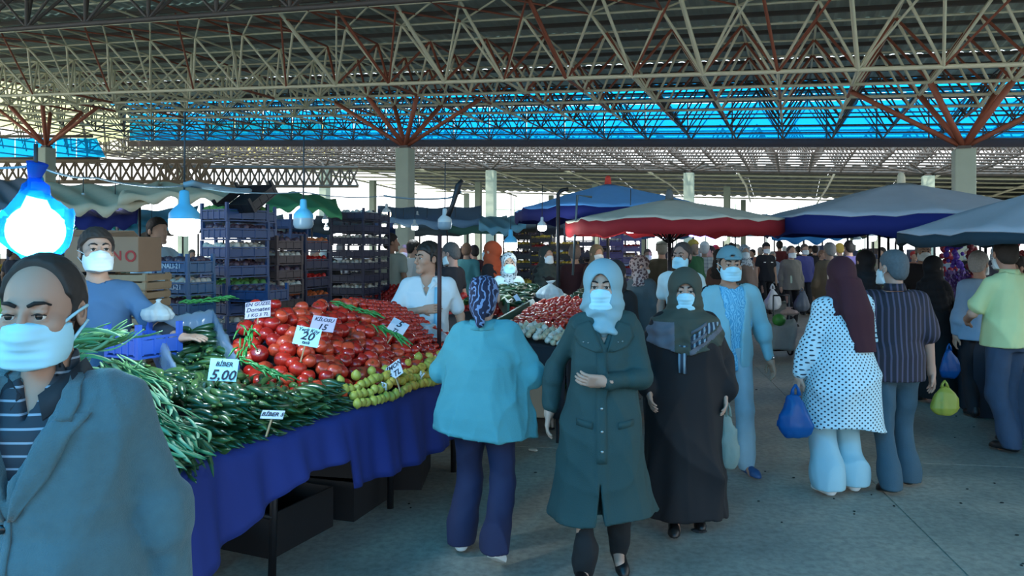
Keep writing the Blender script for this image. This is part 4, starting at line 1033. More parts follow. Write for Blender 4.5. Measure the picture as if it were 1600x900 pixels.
# --- 7 man with the cap and the track jacket
def man_cap():
    fig = Fig(yaw=math.radians(-8), pitch=.02, hl=(.33, -.05, .84), hr=(-.3, -.1, .84), girth=.97, al=(.08, -.16, .08), ar=(-.11, .2, .1), sh=.195, pl=(.6, .6, -.2))
    r = empty('person', label='man in a pale blue track jacket with backwards cap and light mask', cat='person')
    common(r, fig, 'a8836c', M_mask, .002, None, hres=.0055)
    h = hair_mesh(fig, M_hair_dark, thick=1.2, res=.007); link('hair', h, r)
    c = Fld(fig.hc-.2, fig.hc+.2, .006); c.frame(fig.hc, fig.HR, fig.hk); c.ell((0, .014, .035), (.093, .115, .108), 0)
    sl, X, Y, Z = c.region((-.19, -.19, -.19), (.19, .19, .19)); c.put(sl, (.048+.12*(Y+.0)*-.25-Z).astype(np.float32), 0, 'i')
    c.ell((0, -.12, .06), (.034, .05, .03), .004, 's'); c.cap((-.05, -.088, .05), (.05, -.088, .05), .012, .012, .008); c.cap((-.05, .1, .045), (.05, .1, .045), .012, .012, .01); c.box((0, .13, .035), (.06, .04, .004), .004, .01); c.frame()
    mc = mat('cap_cloth', '#5f8791', .85, var=.1); link('cap', c.mesh('cap', mc), r)
    f = garment_field(fig, .0115, .78); torso(f, fig, .03, .82, folds=.03, nf=6); sleeves(f, fig, .026, True, .045, .035, bump=.008); f.cap((-.12, .0, 1.395), (.12, .0, 1.395), .063, .063, .04)
    neck_hole(f, fig, .075, 1.45); f.cut(lambda X, Y, Z: -np.maximum(np.maximum(np.abs(X)-.055-.04*np.clip((Z-1.2)/.25, 0, 1), Y+.03), .78-Z)); f.wrinkle(.005, 16, 41); f.cut(lambda X, Y, Z: .83-Z)
    mj = mat('track_jacket', '#7db0bb', .8, var=.07); me = f.mesh('jacket', [mj, mat('dark_stripe', '#10161f', .8)])
    co = np.empty(len(me.vertices)*3, np.float32); me.vertices.foreach_get('co', co); co = co.reshape(-1, 3); lp = np.empty(len(me.loops), np.int32); me.loops.foreach_get('vertex_index', lp)
    cc = co[lp].reshape(-1, 4, 3).mean(1); idx = np.zeros(len(cc), np.int32)
    for S, E, W, q in ((fig.SL, fig.EL, fig.WL, 1), (fig.SR, fig.ER, fig.WR, -1)):
        idx[(np.abs(cc[:, 0]) > .08) & (cc[:, 2] > 1.38) & (np.abs(cc[:, 1]+.01) < .012) & (cc[:, 2] > 1.43)] = 1
        for a, b_ in ((S, E), (E, W)):
            ab = b_-a; t_ = np.clip(((cc-a) @ ab)/(ab @ ab), 0, 1); pr = a+t_[:, None]*ab; dv = cc-pr; ang = np.arctan2(dv[:, 1], dv[:, 0]*q)
            near = (np.linalg.norm(dv, axis=1) < .11) & (np.abs(ang+.25) < .22) & (cc[:, 0]*q > .17) & (cc[:, 2] < 1.47); idx[near] = 1
    me.polygons.foreach_set('material_index', idx); link('jacket', me, r)
    g = Fld((-.24, -.22, .78), (.24, .2, 1.56), .012); torso(g, fig, .012, .8); neck_hole(g, fig, .064, 1.45); g.wrinkle(.003, 22, 4); link('shirt', g.mesh('shirt', pattern('sky_tee_print', '#4f9fc6', '#7fc3de', 'paisley', (16, 1), thr=.6)), r)
    link('trousers', trousers(fig, mat('pale_jeans', '#86a9b6', .85, var=.15), res=.014, r=(.09, .068, .05)), r); shoes(r, fig, mat('blue_shoe', '#1f4b7a', .5))
    b = MB(); W = Vector(fig.WL); b.lathe([(.031, -.012), (.033, -.012), (.033, .012), (.031, .012)], W+Vector((0, 0, .02)), 12); b.build('wristwatch', mat('watch_metal', '#c4ccd0', .25, metal=.9, var=0), r, True)
    finish(r, (1.70, 6.02, 0), 1.73, math.radians(6)); return r
man_cap()

# --- 8 woman in the dotted white tunic
def woman_dots():
    fig = Fig(fem=True, yaw=math.radians(-16), pitch=.05, hr=(-.16, -.27, 1.02), hl=(.34, -.06, .78), girth=1.18, al=(.14, .05, .08), ar=(-.1, -.02, .08), pr=(-1, .3, -.5), pl=(.7, .5, -.2), sh=.17)
    r = empty('person', label='woman seen from behind in a dotted white tunic and long maroon headscarf', cat='person')
    common(r, fig, 'b08f7c', None, eyes=False, detail=False)
    f = garment_field(fig, .0115, .42, .45); torso(f, fig, .02, .45, extra=[(.45, .295, .235, .0), (.65, .27, .225, .01), (.9, .235, .205, .02), (1.1, .19, .165, 0), (1.25, .18, .155, 0)], folds=.04, nf=7, ph=.4, zf=1.0)
    sleeves(f, fig, .03, True, .045, .04, bump=.006); f.cap((-.09, .0, 1.395), (.09, .0, 1.395), .066, .066, .04); f.wrinkle(.006, 14, 51); f.cut(lambda X, Y, Z: .49+.05*np.sin(X*5+1)-Z)
    link('tunic', f.mesh('tunic', pattern('dotted_white', '#b9dbe6', '#1c3344', 'dots', (38, 170), thr=.5)), r)
    link('trousers', trousers(fig, mat('wide_trousers', '#8fb8c4', .85, var=.06), res=.0135, r=(.1, .095, .09), flare=.02, g=1.1, seed=7, hemup=.025), r)
    s = scarf_field(fig, .0085, wide=.15, low=1.34, puff=1.04, face=(.054, .07, .075), fl=.004, bun=True)
    n = fig.neck; s.stack([1.6, 1.5, 1.35, 1.2, 1.06, .98], [.08, .1, .12, .1, .08, .07], [.05, .05, .04, .03, .025, .02], cx=[n[0], n[0]-.01, n[0]-.03, n[0]-.05, n[0]-.07, n[0]-.08], cy=[n[1]+.1, n[1]+.13, n[1]+.165, n[1]+.175, n[1]+.195, n[1]+.205], folds=.06, nf=6, zf=1.6, k=.05)
    link('headscarf', s.mesh('headscarf', mat('maroon_scarf', '#37101d', .85, var=.2)), r); shoes(r, fig, M_shoe_w)
    finish(r, (2.33, 5.42, 0), 1.665, math.radians(188)); return r
woman_dots()

# --- 9 man in the striped short-sleeved shirt
def man_stripes():
    fig = Fig(yaw=math.radians(24), pitch=.02, hr=(-.285, -.02, .84), hl=(.25, -.05, .88), girth=1.1, al=(.1, .2, .08), ar=(-.12, -.05, .08), sh=.2, tl=.2)
    r = empty('person', label='grey haired man seen from behind in a dark pinstriped short sleeved shirt', cat='person')
    common(r, fig, 'b08a76', M_maskw, eyes=False, detail=False, hair=hair_mesh(fig, mat('hair_steel', '#4b555a', .75, var=.3, scale=60), thick=.7, res=.006))
    f = garment_field(fig, .0115, .76, .42); torso(f, fig, .03, .8, extra=[(.8, .2, .155, 0), (1.0, .195, .155, 0)], folds=.03, nf=7, zf=1.2); sleeves(f, fig, .03, False, short_at=.85); f.cap((-.12, .0, 1.395), (.12, .0, 1.395), .063, .063, .04); f.wrinkle(.005, 15, 61); f.cut(lambda X, Y, Z: .81-Z); neck_hole(f, fig, .062, 1.46)
    link('shirt', f.mesh('shirt', pattern('pinstripe', '#191a27', '#46445a', 'stripes_v', (165, 1), thr=.55)), r)
    b = MB(); rows = [[], []]
    for i in range(17): t = 2*PI*i/16; rows[0].append((.066*math.sin(t), .02+.07*math.cos(t), 1.515)); rows[1].append((.082*math.sin(t), .02+.085*math.cos(t), 1.462))
    b.sheet(rows); o = b.build('collar', MATS['pinstripe'], r, True); solid(o, .006)
    link('trousers', trousers(fig, mat('grey_blue_jeans', '#35505e', .85, var=.18, bump=.2, bscale=200), res=.0135, r=(.095, .075, .065), flare=.01, seed=9), r); shoes(r, fig, M_shoe_b)
    finish(r, (2.76, 5.56, 0), 1.715, math.radians(176)); return r
man_stripes()

# --- 10 man in the pale green polo
def man_green_polo():
    fig = Fig(yaw=math.radians(-28), pitch=.1, hr=(-.24, -.28, 1.0), hl=(.1, -.3, 1.06), girth=1.12, al=(.1, .12, .08), ar=(-.13, -.06, .08), sh=.205, pr=(-.8, .5, -.4), pl=(.7, .4, -.4))
    r = empty('person', label='short haired man seen from behind in a pale green t-shirt and blue jeans', cat='person')
    common(r, fig, 'b08a76', M_maskw, eyes=False, detail=False, hair=hair_mesh(fig, M_hair_mid, thick=.9, res=.0065))
    f = garment_field(fig, .012, .8, .4); torso(f, fig, .018, .84, extra=[(.84, .18, .14, 0), (1.0, .18, .145, 0)], folds=.03, nf=6, zf=1.2); sleeves(f, fig, .02, False, short_at=.75); f.cap((-.12, .0, 1.395), (.12, .0, 1.395), .063, .063, .04); f.wrinkle(.005, 15, 71); f.cut(lambda X, Y, Z: .86-Z); neck_hole(f, fig, .062, 1.46)
    m = mat('pale_green_tee', '#b9cc96', .9, var=.06); link('shirt', f.mesh('shirt', m), r)
    b = MB(); rows = [[], []]
    for i in range(17): t = 2*PI*i/16; rows[0].append((.066*math.sin(t), .02+.07*math.cos(t), 1.505)); rows[1].append((.08*math.sin(t), .02+.083*math.cos(t), 1.462))
    b.sheet(rows); o = b.build('collar', m, r, True); solid(o, .006)
    link('trousers', trousers(fig, M_denim, res=.014, r=(.1, .078, .062), seed=12), r); shoes(r, fig, M_shoe_b)
    finish(r, (4.27, 6.62, 0), 1.81, math.radians(196)); return r
man_green_polo()
# ================================================================ people further back: figures of several builds, copied with their own clothes
def person_simple(label, pos, h, rz, top, bottom='#20242a', skinc='ae8d78', head='hair', headc='#1a1613', mask=None, fem=False, sleeve='long', coat=0, res=.022, hres=.0085,
                  girth=1.0, yaw=0, pitch=0., hl=None, hr=None, al=(.1, .1, .08), ar=(-.1, -.1, .08), infl=.022, pat=None, scarf_low=1.28, shoe='#101012', extra=None, pl=None, pr=None, group=None, topname='shirt', seed=0, drape=.16, cap=None, eyes=False, recede=0):
    fig = Fig(fem=fem, yaw=math.radians(yaw), pitch=pitch, hl=hl, hr=hr, al=al, ar=ar, girth=girth, pl=pl, pr=pr)
    r = empty('person', label=label, cat='person', group=group)
    link('body', make_body(fig, skin(skinc), res=res, hres=hres, hands=hres < .007, detail=hres < .0075), r)
    zlo = {0: .82, 1: .55, 2: .08}[coat]
    f = garment_field(fig, res*.8, zlo-.05, .38)
    ex = {0: [(.82, .18*girth+.0, .14*girth, 0), (1.0, .165*girth, .125*girth, 0)], 1: [(.5, .24, .19, 0), (.9, .2*girth, .16*girth, 0), (1.1, .17*girth, .13*girth, 0)], 2: [(.06, .27, .22, 0), (.5, .24, .19, 0), (.9, .21*girth, .17*girth, 0), (1.1, .18*girth, .14*girth, 0)]}[coat]
    torso(f, fig, infl, zlo-.02, extra=ex, folds=.035, nf=7, ph=seed, zf=1.1)
    sleeves(f, fig, infl, sleeve == 'long', .042, .03, bump=.005); f.cap((-.1, 0, 1.395), (.1, 0, 1.395), .06, .06, .04); f.wrinkle(.006, 15, seed); f.cut(lambda X, Y, Z: zlo-Z)
    if not fem: neck_hole(f, fig, .062, 1.455)
    tm = pattern('cloth_'+top.strip('#')+pat[0], top, pat[1], pat[0], pat[2], thr=pat[3]) if pat else mat('cloth_'+top.strip('#'), top, .88, var=.1)
    link({0: topname, 1: 'coat', 2: 'abaya'}[coat], f.mesh('garment', tm), r)
    if coat < 2: link('trousers', trousers(fig, mat('cloth_'+bottom.strip('#'), bottom, .88, var=.12), res=res*.8, seed=seed), r)
    shoes(r, fig, mat('shoe_'+shoe.strip('#'), shoe, .5), _shoe_me(shoe))
    if head == 'hair': link('hair', hair_mesh(fig, mat('hair_'+headc.strip('#'), headc, .75, var=.3, scale=60), res=hres, thick=1.3, recede=recede), r)
    elif head == 'scarf':
        s = scarf_field(fig, hres*1.3, wide=drape, low=scarf_low, fl=.004, seed=seed, bun=True, puff=1.02); 
        link('headscarf', s.mesh('headscarf', mat('scarf_'+headc.strip('#'), headc, .85, var=.2) if headc[0] == '#' else MATS[headc]), r)
    if cap:
        c = Fld(fig.hc-.2, fig.hc+.2, hres); c.frame(fig.hc, fig.HR, fig.hk); c.ell((0, .014, .045), (.088, .108, .098), 0)
        sl, X, Y, Z = c.region((-.19, -.19, -.19), (.19, .19, .19)); c.put(sl, (.058-Z).astype(np.float32), 0, 'i')
        if cap[1]: c.box((0, -.12, .055), (.055, .05, .005), .004, .01)
        c.frame(); link('cap', c.mesh('cap', mat('cap_'+cap[0].strip('#'), cap[0], .85)), r)
    if mask: link('face_mask', mask_mesh(fig, mask, 0, res=hres*.9), r)
    if eyes: eye_meshes(r, fig); brow_meshes(r, fig, M_brow)
    if extra: extra(r, fig)
    finish(r, pos, h, math.radians(rz)); return r
_sh = {}
def _shoe_me(c):
    if c not in _sh: _sh[c] = shoe_mesh(mat('shoe_'+c.strip('#'), c, .5))
    return _sh[c]
def at(x, ytop, Y):     # ground point and height of somebody whose head top shows at pixel (x, ytop)
    return (P(x, HORY, Y).x, Y, 0), CAMH-(ytop-HORY)/FPX*Y
def who(label, x, yt, Y, rz, top, **k):
    pos, h = at(x, yt, Y); return person_simple(label, pos, h, rz, top, **k)
BACK = 180
# -- middle distance, left of the aisle
who('man seen from behind in a grey-green t-shirt and blue jeans beside the dark crates', 611, 366, 12.5, 165, '#8b968c', bottom='#33485f', sleeve='short', yaw=-50, res=.02, skinc='8c6a55')
who('man seen from behind in a white t-shirt, just left of the pale column', 646, 376, 13.5, 150, '#c6cfce', bottom='#3a4450', sleeve='short', yaw=-30)
who('masked man in a mint green shirt facing the camera behind the white t-shirts', 631, 384, 16, 0, '#9fc9b8', mask=M_maskw, headc='#8a8a86')
who('grey haired trader in a black shirt stretching one gloved arm to the right', 706, 381, 9.6, -118, '#16181f', sleeve='short', skinc='b48a78', mask=M_maskw, headc='#4c4a48', hl=(.1, -.52, 1.28), hres=.0068, pl=(0, .2, -1), pitch=.25, recede=.0)
who('woman in an orange-brown headscarf and black coat', 769, 378, 10.6, -120, '#121217', fem=True, coat=1, head='scarf', headc='#a3431f', scarf_low=1.15, drape=.14, mask=M_maskw)
who('man in a teal shirt seen from behind, near the orange headscarf', 729, 381, 14.5, 170, '#4f8f93', headc='#7d604c')
who('man in a dark red t-shirt and dark cropped hair behind the black-shirted trader', 741, 384, 15.5, -150, '#3c1d26', sleeve='short')
who('pale haired man in a cream shirt at the far blue tarps', 822, 388, 17.5, 10, '#d8c9b0', headc='#b5b1a6', mask=M_maskw)
# seller woman with the patterned scarf
pattern('scarf_patterned', '#56636d', '#aeb9bd', 'cells', (38, 1), thr=.42); pattern('scarf_brown_dots', '#473437', '#9a8c88', 'cells', (30, 1), thr=.5)
who('seller woman in a pale jacket, grey patterned headscarf and mask behind the second stall', 795, 396, 9.2, 5, '#b9d3d6', fem=True, head='scarf', headc='scarf_patterned', mask=M_mask, hres=.0068, eyes=True, res=.018, drape=.1, scarf_low=1.36, topname='jacket', hr=(-.22, -.25, 1.0), hl=(.24, -.25, 1.0))
who('woman in a dark green headscarf, black robe and white mask standing under the bulb', 853, 385, 11.2, 28, '#101114', fem=True, coat=2, head='scarf', headc='#2a3632', mask=M_maskw, drape=.2, scarf_low=1.1, hres=.0072)
who('man seen from behind in a dark maroon jumper and grey cap hair', 898, 383, 11.8, 180, '#33191f', bottom='#6b6a68', headc='#6d6259', girth=1.15)
who('woman in a khaki headscarf and brown coat looking down behind the green coat', 932, 383, 11.5, 20, '#3d2c26', fem=True, coat=1, head='scarf', headc='#6f6752', mask=M_maskw)
who('stooping woman in a brown speckled headscarf and grey coat turned away', 1001, 401, 9.3, 150, '#3f4b4e', fem=True, coat=1, head='scarf', headc='scarf_brown_dots', drape=.11, scarf_low=1.37, girth=1.15, pitch=.35, yaw=-60, mask=M_maskw)
who('person in a black coat passing behind the green coat', 962, 408, 6.9, 160, '#0e0f12', fem=True, coat=1, head='scarf', headc='#17171a', drape=.12, res=.018)
who('man seen from behind in an olive brown vest and knitted cap', 1034, 377, 13, 178, '#3c392a', headc='#77786e', girth=1.15, cap=('#5c6058', False))
# white t-shirt and mask
def tee_badge(r, fig):
    b = MB(); b.box((.05, front_y(part_mesh(r, 'shirt'), .05, 1.3), 1.3), (.012, .006, .035)); b.build('pocket_glasses', mat('navy_plastic', '#1b2c55', .3), r)
    b = MB(); b.box((-.03, front_y(part_mesh(r, 'shirt'), -.03, 1.285), 1.285), (.06, .004, .008)); b.build('chest_print', mat('print_blue', '#46789e', .8), r)
who('man in a white t-shirt with a blue chest print and mask, behind the abaya', 1066, 381, 7.9, -22, '#bfd3d4', sleeve='short', mask=M_mask, headc='#3b3330', hres=.0062, res=.016, eyes=True, extra=tee_badge, skinc='a07f6e', recede=.015, yaw=-15, bottom='#4c5a66')
# -- between the cap man and the far end of the aisle
who('man in a white checked shirt seen from behind beyond the abaya', 1101, 379, 15.5, 165, '#d5d9d5', headc='#d9dad6', cap=('#e0e4e2', False), pat=('plaid', '#9aa5a8', (90, 90), .6))
who('man in a yellow and green hooded top among the far crowd', 1083, 376, 15, 25, '#356a45', headc='#b79a45', cap=('#c2a44a', False))
who('shopper with a red cap far down the aisle', 1118, 384, 19, 180, '#6b7b80', headc='#9c2f30', cap=('#a8302f', False))
who('woman in a black headscarf and brown coat far down the aisle', 1124, 390, 12, 170, '#4b3a34', fem=True, coat=1, head='scarf', headc='#141416')
who('woman in a patterned pale scarf walking with a white bag', 1163, 383, 15, 0, '#6f5f55', fem=True, coat=1, head='scarf', headc='scarf_patterned', mask=M_maskw)
who('man in a green jacket near the middle of the far aisle', 1143, 380, 22, 180, '#39543f')
# uniformed man and the man with bags
def vest_marks(r, fig):
    for q in (-.09, .09): b = MB(); b.box((q, front_y(part_mesh(r, 'shirt'), q, 1.29, .03), 1.29), (.025, .006, .012)); b.build('badge', mat('badge_white', '#d6dadb', .6), r)
who('man in a short sleeved black uniform vest walking towards the camera', 1197, 380, 19.5, 3, '#15191f', sleeve='short', headc='#171310', mask=M_maskw, cap=('#10141a', True), extra=vest_marks, bottom='#101318', al=(.1, .14, .08), ar=(-.1, -.18, .08))
def open_jacket(r, fig):
    b = MB(); b.box((0, -.115, 1.14), (.09, .035, .2)); o = b.build('shirt_front', mat('mint_shirt', '#a7bfae', .9), r); bevel(o, .03)
who('man in an open grey-beige jacket over a pale green shirt carrying plastic bags', 1236, 385, 16.5, 6, '#6e6d66', bottom='#14161b', mask=M_maskw, headc='#3a3430', recede=.02, girth=1.15, extra=open_jacket, al=(.12, .12, .08), ar=(-.1, -.14, .08))
who('man in a violet-blue shirt behind the man with the bags', 1257, 382, 19.5, 5, '#4a4f8c', mask=M_maskw, headc='#5b5048')
who('man in a dark red jacket turning away in the far aisle', 1218, 377, 24, 170, '#5a1f22')
who('broad man seen from behind in a tan jacket left of the maroon headscarf', 1296, 380, 13.2, 172, '#6c5d4b', headc='#8b8780', girth=1.2, coat=0, yaw=15)
who('man in a lilac shirt seen from behind beside the tan jacket', 1327, 377, 15.5, 185, '#5b5387', headc='#1b1716')
who('man in a black jacket far behind the lilac shirt', 1273, 384, 23, 180, '#1a1c20')
# -- right hand side
who('woman in a black hooded robe seen over the pinstriped shoulder', 1352, 392, 8.9, 190, '#0d0e12', fem=True, coat=2, head='scarf', headc='#0e0f13', drape=.18, scarf_low=1.1)
who('elderly man in a white cap, black jacket and mask facing the camera', 1442, 378, 10.3, -12, '#12141a', mask=M_maskw, headc='#8d8d8a', cap=('#cfd6d8', True), hres=.0066, eyes=True)
who('woman in a black headscarf and black robe in profile, right of the pinstriped shirt', 1458, 401, 8.6, 118, '#0b0c10', fem=True, coat=2, head='scarf', headc='#0d0e12', mask=M_maskw, drape=.19, scarf_low=1.05, girth=1.1, hr=(-.1, -.35, .95), hres=.0072, res=.02)
who('grey haired man in a light blue shirt half hidden behind the pale green t-shirt', 1531, 394, 7.9, 172, '#7e9db5', bottom='#171b22', headc='#9a9a96', mask=M_maskw, yaw=-45, hres=.0066, res=.018, girth=1.12)
who('person in a brown top at the right edge behind the stall', 1592, 402, 8.4, -100, '#4a3630', headc='#26201d', mask=M_maskw)
# -- left: traders under the tarps
who('trader in a pale blue shirt under the cream tarp left of the lit bulb', 245, 342, 9.2, 60, '#a8c2cc', headc='#191513', hl=(.1, -.4, 1.3), bottom='#2a3038')
who('masked shopper in a black coat between the crate stacks', 507, 374, 12, 30, '#1a1a20', mask=M_maskw, headc='#8a4c35')
# -- far crowd: rows of shoppers down the hall, copies with different clothes
far_src = [o for o in list(COL.objects) if o.get('category') == 'person' and o.location.y > 12]
far_cols = ['#2b2f38', '#7d8fa0', '#a59c8c', '#4b3b36', '#c9cfd0', '#33445c', '#6d6a77', '#1a1c20', '#8a5a4a', '#5c6b5a']
colour_word = ['charcoal', 'grey-blue', 'beige', 'dark brown', 'white', 'navy', 'mauve grey', 'black', 'rust', 'sage green']
# ================================================================ the long vegetable stall in front at the left
SD = Vector((.40, .9165, 0)); SN = Vector((-.9165, .40, 0)); SO = Vector((-1.31, 3.49, 0))
def S(t, n, z): return SO+SD*t+SN*n+Vector((0, 0, z))
def st_inv(p): d = Vector((p[0], p[1], 0))-SO; return d.dot(SD), d.dot(SN)
SROT = math.atan2(SD.y, SD.x)
M_cloth = mat('blue_cloth', '#122b78', .8, var=.1, scale=3); M_wood = mat('raw_wood', '#9b8262', .85, var=.25, scale=9); M_iron = mat('dark_iron', '#24262a', .5, metal=.6)
M_board = mat('dark_board', '#15171c', .9)
table = empty('market_stall', S(0, 0, 0), label='long trestle stall table under a royal blue cloth, left of the aisle', cat='stall')
TL = S(0, 0, 0)
def L(t, n, z): return S(t, n, z)-TL
# table top boards, slanted display board, legs
for i, (n0, n1, z0, z1) in enumerate([(.0, .42, .78, .78), (.43, .85, .78, .78), (.86, 1.32, .78, .78)]):
    b = MB(); a0, a1 = -.75, 2.78
    vs = [L(a0, n0, z0), L(a1, n0, z0), L(a1, n1, z1), L(a0, n1, z1)]; vs += [v-Vector((0, 0, .03)) for v in vs]
    b.add(vs, [(0, 1, 2, 3), (4, 7, 6, 5), (0, 4, 5, 1), (1, 5, 6, 2), (2, 6, 7, 3), (3, 7, 4, 0)]); b.build('board', M_board, table)
for t in (-.55, .55, 1.7, 2.6):
    for n in (.2, 1.2):
        b = MB(); b.tube([L(t, n, 0), L(t+.1, n+(.06 if n < 1 else -.06), .76)], .022, 8); b.build('leg', M_iron, table, True)
    b = MB(); b.tube([L(t+.03, .22, .3), L(t+.03, 1.18, .3)], .014, 6); b.build('brace', M_iron, table, True)
# cloth: top edge follows the front, drapes with folds, ragged hem
def front_edge(t):     # plan curve of the stall's front: (n offset)
    return -.02-.33*max(0, -(t+.05))**1.1 if t < -.05 else -.02
rows = []
ts = [-1.05+i*.025 for i in range(154)]
for j in range(11):
    f = j/10; row = []
    for t in ts:
        hem = .42+.07*math.sin(t*2.1+.5)+.03*math.sin(t*7)-.14*max(0, -t-.1); 
        hem += .12*min(1, max(0, (t-.2)*3)); 
        if t > .85: hem = .40+.03*math.sin(t*3)
        ztop = .80; z = ztop+(hem-ztop)*f; amp = .012+.05*f
        wv = math.sin(t*17+1.1*math.sin(t*4))*.7+math.sin(t*41+2)*.25
        row.append(L(t, front_edge(t)-.01-.03*f-amp*(wv*.6+.5)*(1 if f > 0 else 0), z))
    rows.append(row)
b = MB(); b.sheet([[L(t, .12, .83) for t in ts], [L(t, .03+front_edge(t)*.8, .825) for t in ts]]+rows); o = b.build('cloth', M_cloth, table, True); solid(o, .003); 
# cloth end facing the camera (near side)
rows = []
for j in range(9):
    f = j/8; rows.append([L(-1.05-.02*math.sin(i*1.7)*f-.04*f, front_edge(-1.05)-.02+i*.06, .8-.5*f) for i in range(20)])
b = MB(); b.sheet(rows); o = b.build('cloth_end', M_cloth, table, True); solid(o, .003)
rows = []
for j in range(9):
    f = j/8; rows.append([L(2.79+.03*math.sin(i*1.7)*f+.03*f, -.02+i*.055, .8-.5*f) for i in range(24)])
b = MB(); b.sheet(rows); o = b.build('cloth_end', M_cloth, table, True); solid(o, .003)

def orient(d, roll=0):   # matrix whose Z axis runs along d
    q = Vector(d).normalized().to_track_quat('Z', 'Y'); return (q.to_matrix() @ Matrix.Rotation(roll, 3, 'Z'))
def place(me, name, loc, R3, sc, label=None, cat=None, group=None, cal=None):
    o = link(name, me); o.matrix_world = Matrix.Translation(loc) @ R3.to_4x4() @ Matrix.Diagonal((sc[0], sc[1], sc[2], 1)) if not isinstance(sc, (int, float)) else Matrix.Translation(loc) @ R3.to_4x4() @ Matrix.Diagonal((sc, sc, sc, 1))
    return tag(o, label, cat, group)
def rand_rot(): 
    return Matrix.Rotation(random.uniform(0, 2*PI), 3, 'Z') @ Matrix.Rotation(random.uniform(-1.1, 1.1), 3, 'X') @ Matrix.Rotation(random.uniform(0, 6), 3, 'Z')
# --- tomatoes
M_tom = [mat('tomato_red', '#bb2a1c', .26, var=.25, scale=9, spec=.6, coat=.3), mat('tomato_orange_red', '#c4452a', .28, var=.3, scale=9, spec=.6, coat=.3), mat('tomato_deep', '#a01d17', .25, var=.2, scale=9, spec=.6, coat=.3)]
M_calyx = mat('tomato_calyx', '#39552a', .8)
def tomato_mesh(m, seed, nu=16, nv=9):
    b = MB(); rs = random.Random(seed); k = rs.choice([5, 6, 7]); am = rs.uniform(.02, .07); vs = []
    for j in range(nv+1):
        a = PI*j/nv
        for i in range(nu):
            th = 2*PI*i/nu; r = math.sin(a)*(1+am*math.cos(k*th)*(.4+.6*math.cos(a)**2)); z = .9*math.cos(a)
            if j < 2: z -= .16*(1-j/2)
            vs.append((r*math.cos(th), r*math.sin(th), z))
    b.add(vs, [(j*nu+i, (j+1)*nu+i, (j+1)*nu+(i+1) % nu, j*nu+(i+1) % nu) for j in range(nv) for i in range(nu)]); return b.mesh('tomato', m, True)
def calyx_mesh():
    b = MB()
    for i in range(5):
        t = 2*PI*i/5; c, s = math.cos(t), math.sin(t)
        b.add([(0, 0, .74), (.22*c-.07*s, .22*s+.07*c, .79), (.52*c, .52*s, .72), (.22*c+.07*s, .22*s-.07*c, .79)], [(0, 1, 2, 3)])
    b.tube([(0, 0, .7), (.03, .02, .9)], .045, 5); return b.mesh('calyx', M_calyx)
TOMS = [tomato_mesh(M_tom[i % 3], i) for i in range(6)]; CAL = calyx_mesh()
def pile_z(t, n): return .86+(.50-.2*max(0, t-2.1))*min(1, max(.3, (t-.62+.25*(.6-n))/.45))*min(1, max(0, (n-.02)/.8))**.9+.04*math.sin(t*2.3+.4)*min(1, n*1.5)
spots = []
r0 = .041
for j in range(11):
    for i in range(30):
        t = .60+i*.084+(.043 if j % 2 else 0)+random.uniform(-.024, .024); n = .10+j*.07+random.uniform(-.022, .022)
        lo = .58+.62*max(0, .42-n)+.55*max(0, n-.72)*1.0
        if t < lo+.04 or t > 2.75-.1*n or (n > .4 and t < .72+.77*(n-.53)): continue
        big = t < 2.25-.15*n
        spots.append((t, n, big))
cand = []
for t, n, big in spots:
    r = random.uniform(.042, .056) if big else random.uniform(.03, .036)
    cand.append((t, n, pile_z(t, n)+random.uniform(-.022, .024), r))
for t in np.arange(2.2, 2.72, .05):      # small tomatoes fill the far end more densely
    for n in np.arange(.1, .9, .055): cand.append((t+random.uniform(-.01, .01), n+random.uniform(-.01, .01), pile_z(t, n)+.03, random.uniform(.024, .03)))
tomato_pts = cand
cand.sort(key=lambda c: -(c[3]/max(.5, (S(c[0], c[1], c[2])-camp).length)))
stuffT = MB(); sd_tom = [tomato_mesh(M_tom[0], 3, 10, 6)]
sv = [v.co.copy() for v in sd_tom[0].vertices]; sf = [tuple(p.vertices) for p in sd_tom[0].polygons]
for k, (t, n, z, r) in enumerate(cand):
    loc = S(t, n, z); R = rand_rot()
    if k < 215:
        lab = 'large red tomato in the big heap on the front stall' if r > .038 else 'small red tomato at the far end of the front stall heap'
        o = place(TOMS[k % 6], 'tomato', loc, R, r, lab, 'tomato', 'tomatoes heaped on the front stall')
        if k % 2 == 0: c = link('calyx', CAL, o)
    else: stuffT.add([loc+R @ (v*r) for v in sv], sf)
for k in range(220):   # filling under the surface
    t, n = random.uniform(.95, 2.68), random.uniform(.08, .86); 
    if t < .75+.45*max(0, .42-n)+.3*max(0, n-.72): continue
    stuffT.add([S(t, n, pile_z(t, n)-.06)+v*.045 for v in sv], sf)
o = stuffT.build('tomato_heap', M_tom[0], None, True); tag(o, 'rest of the tomato heap under and behind the large tomatoes of the front stall', 'tomatoes', kind='stuff')
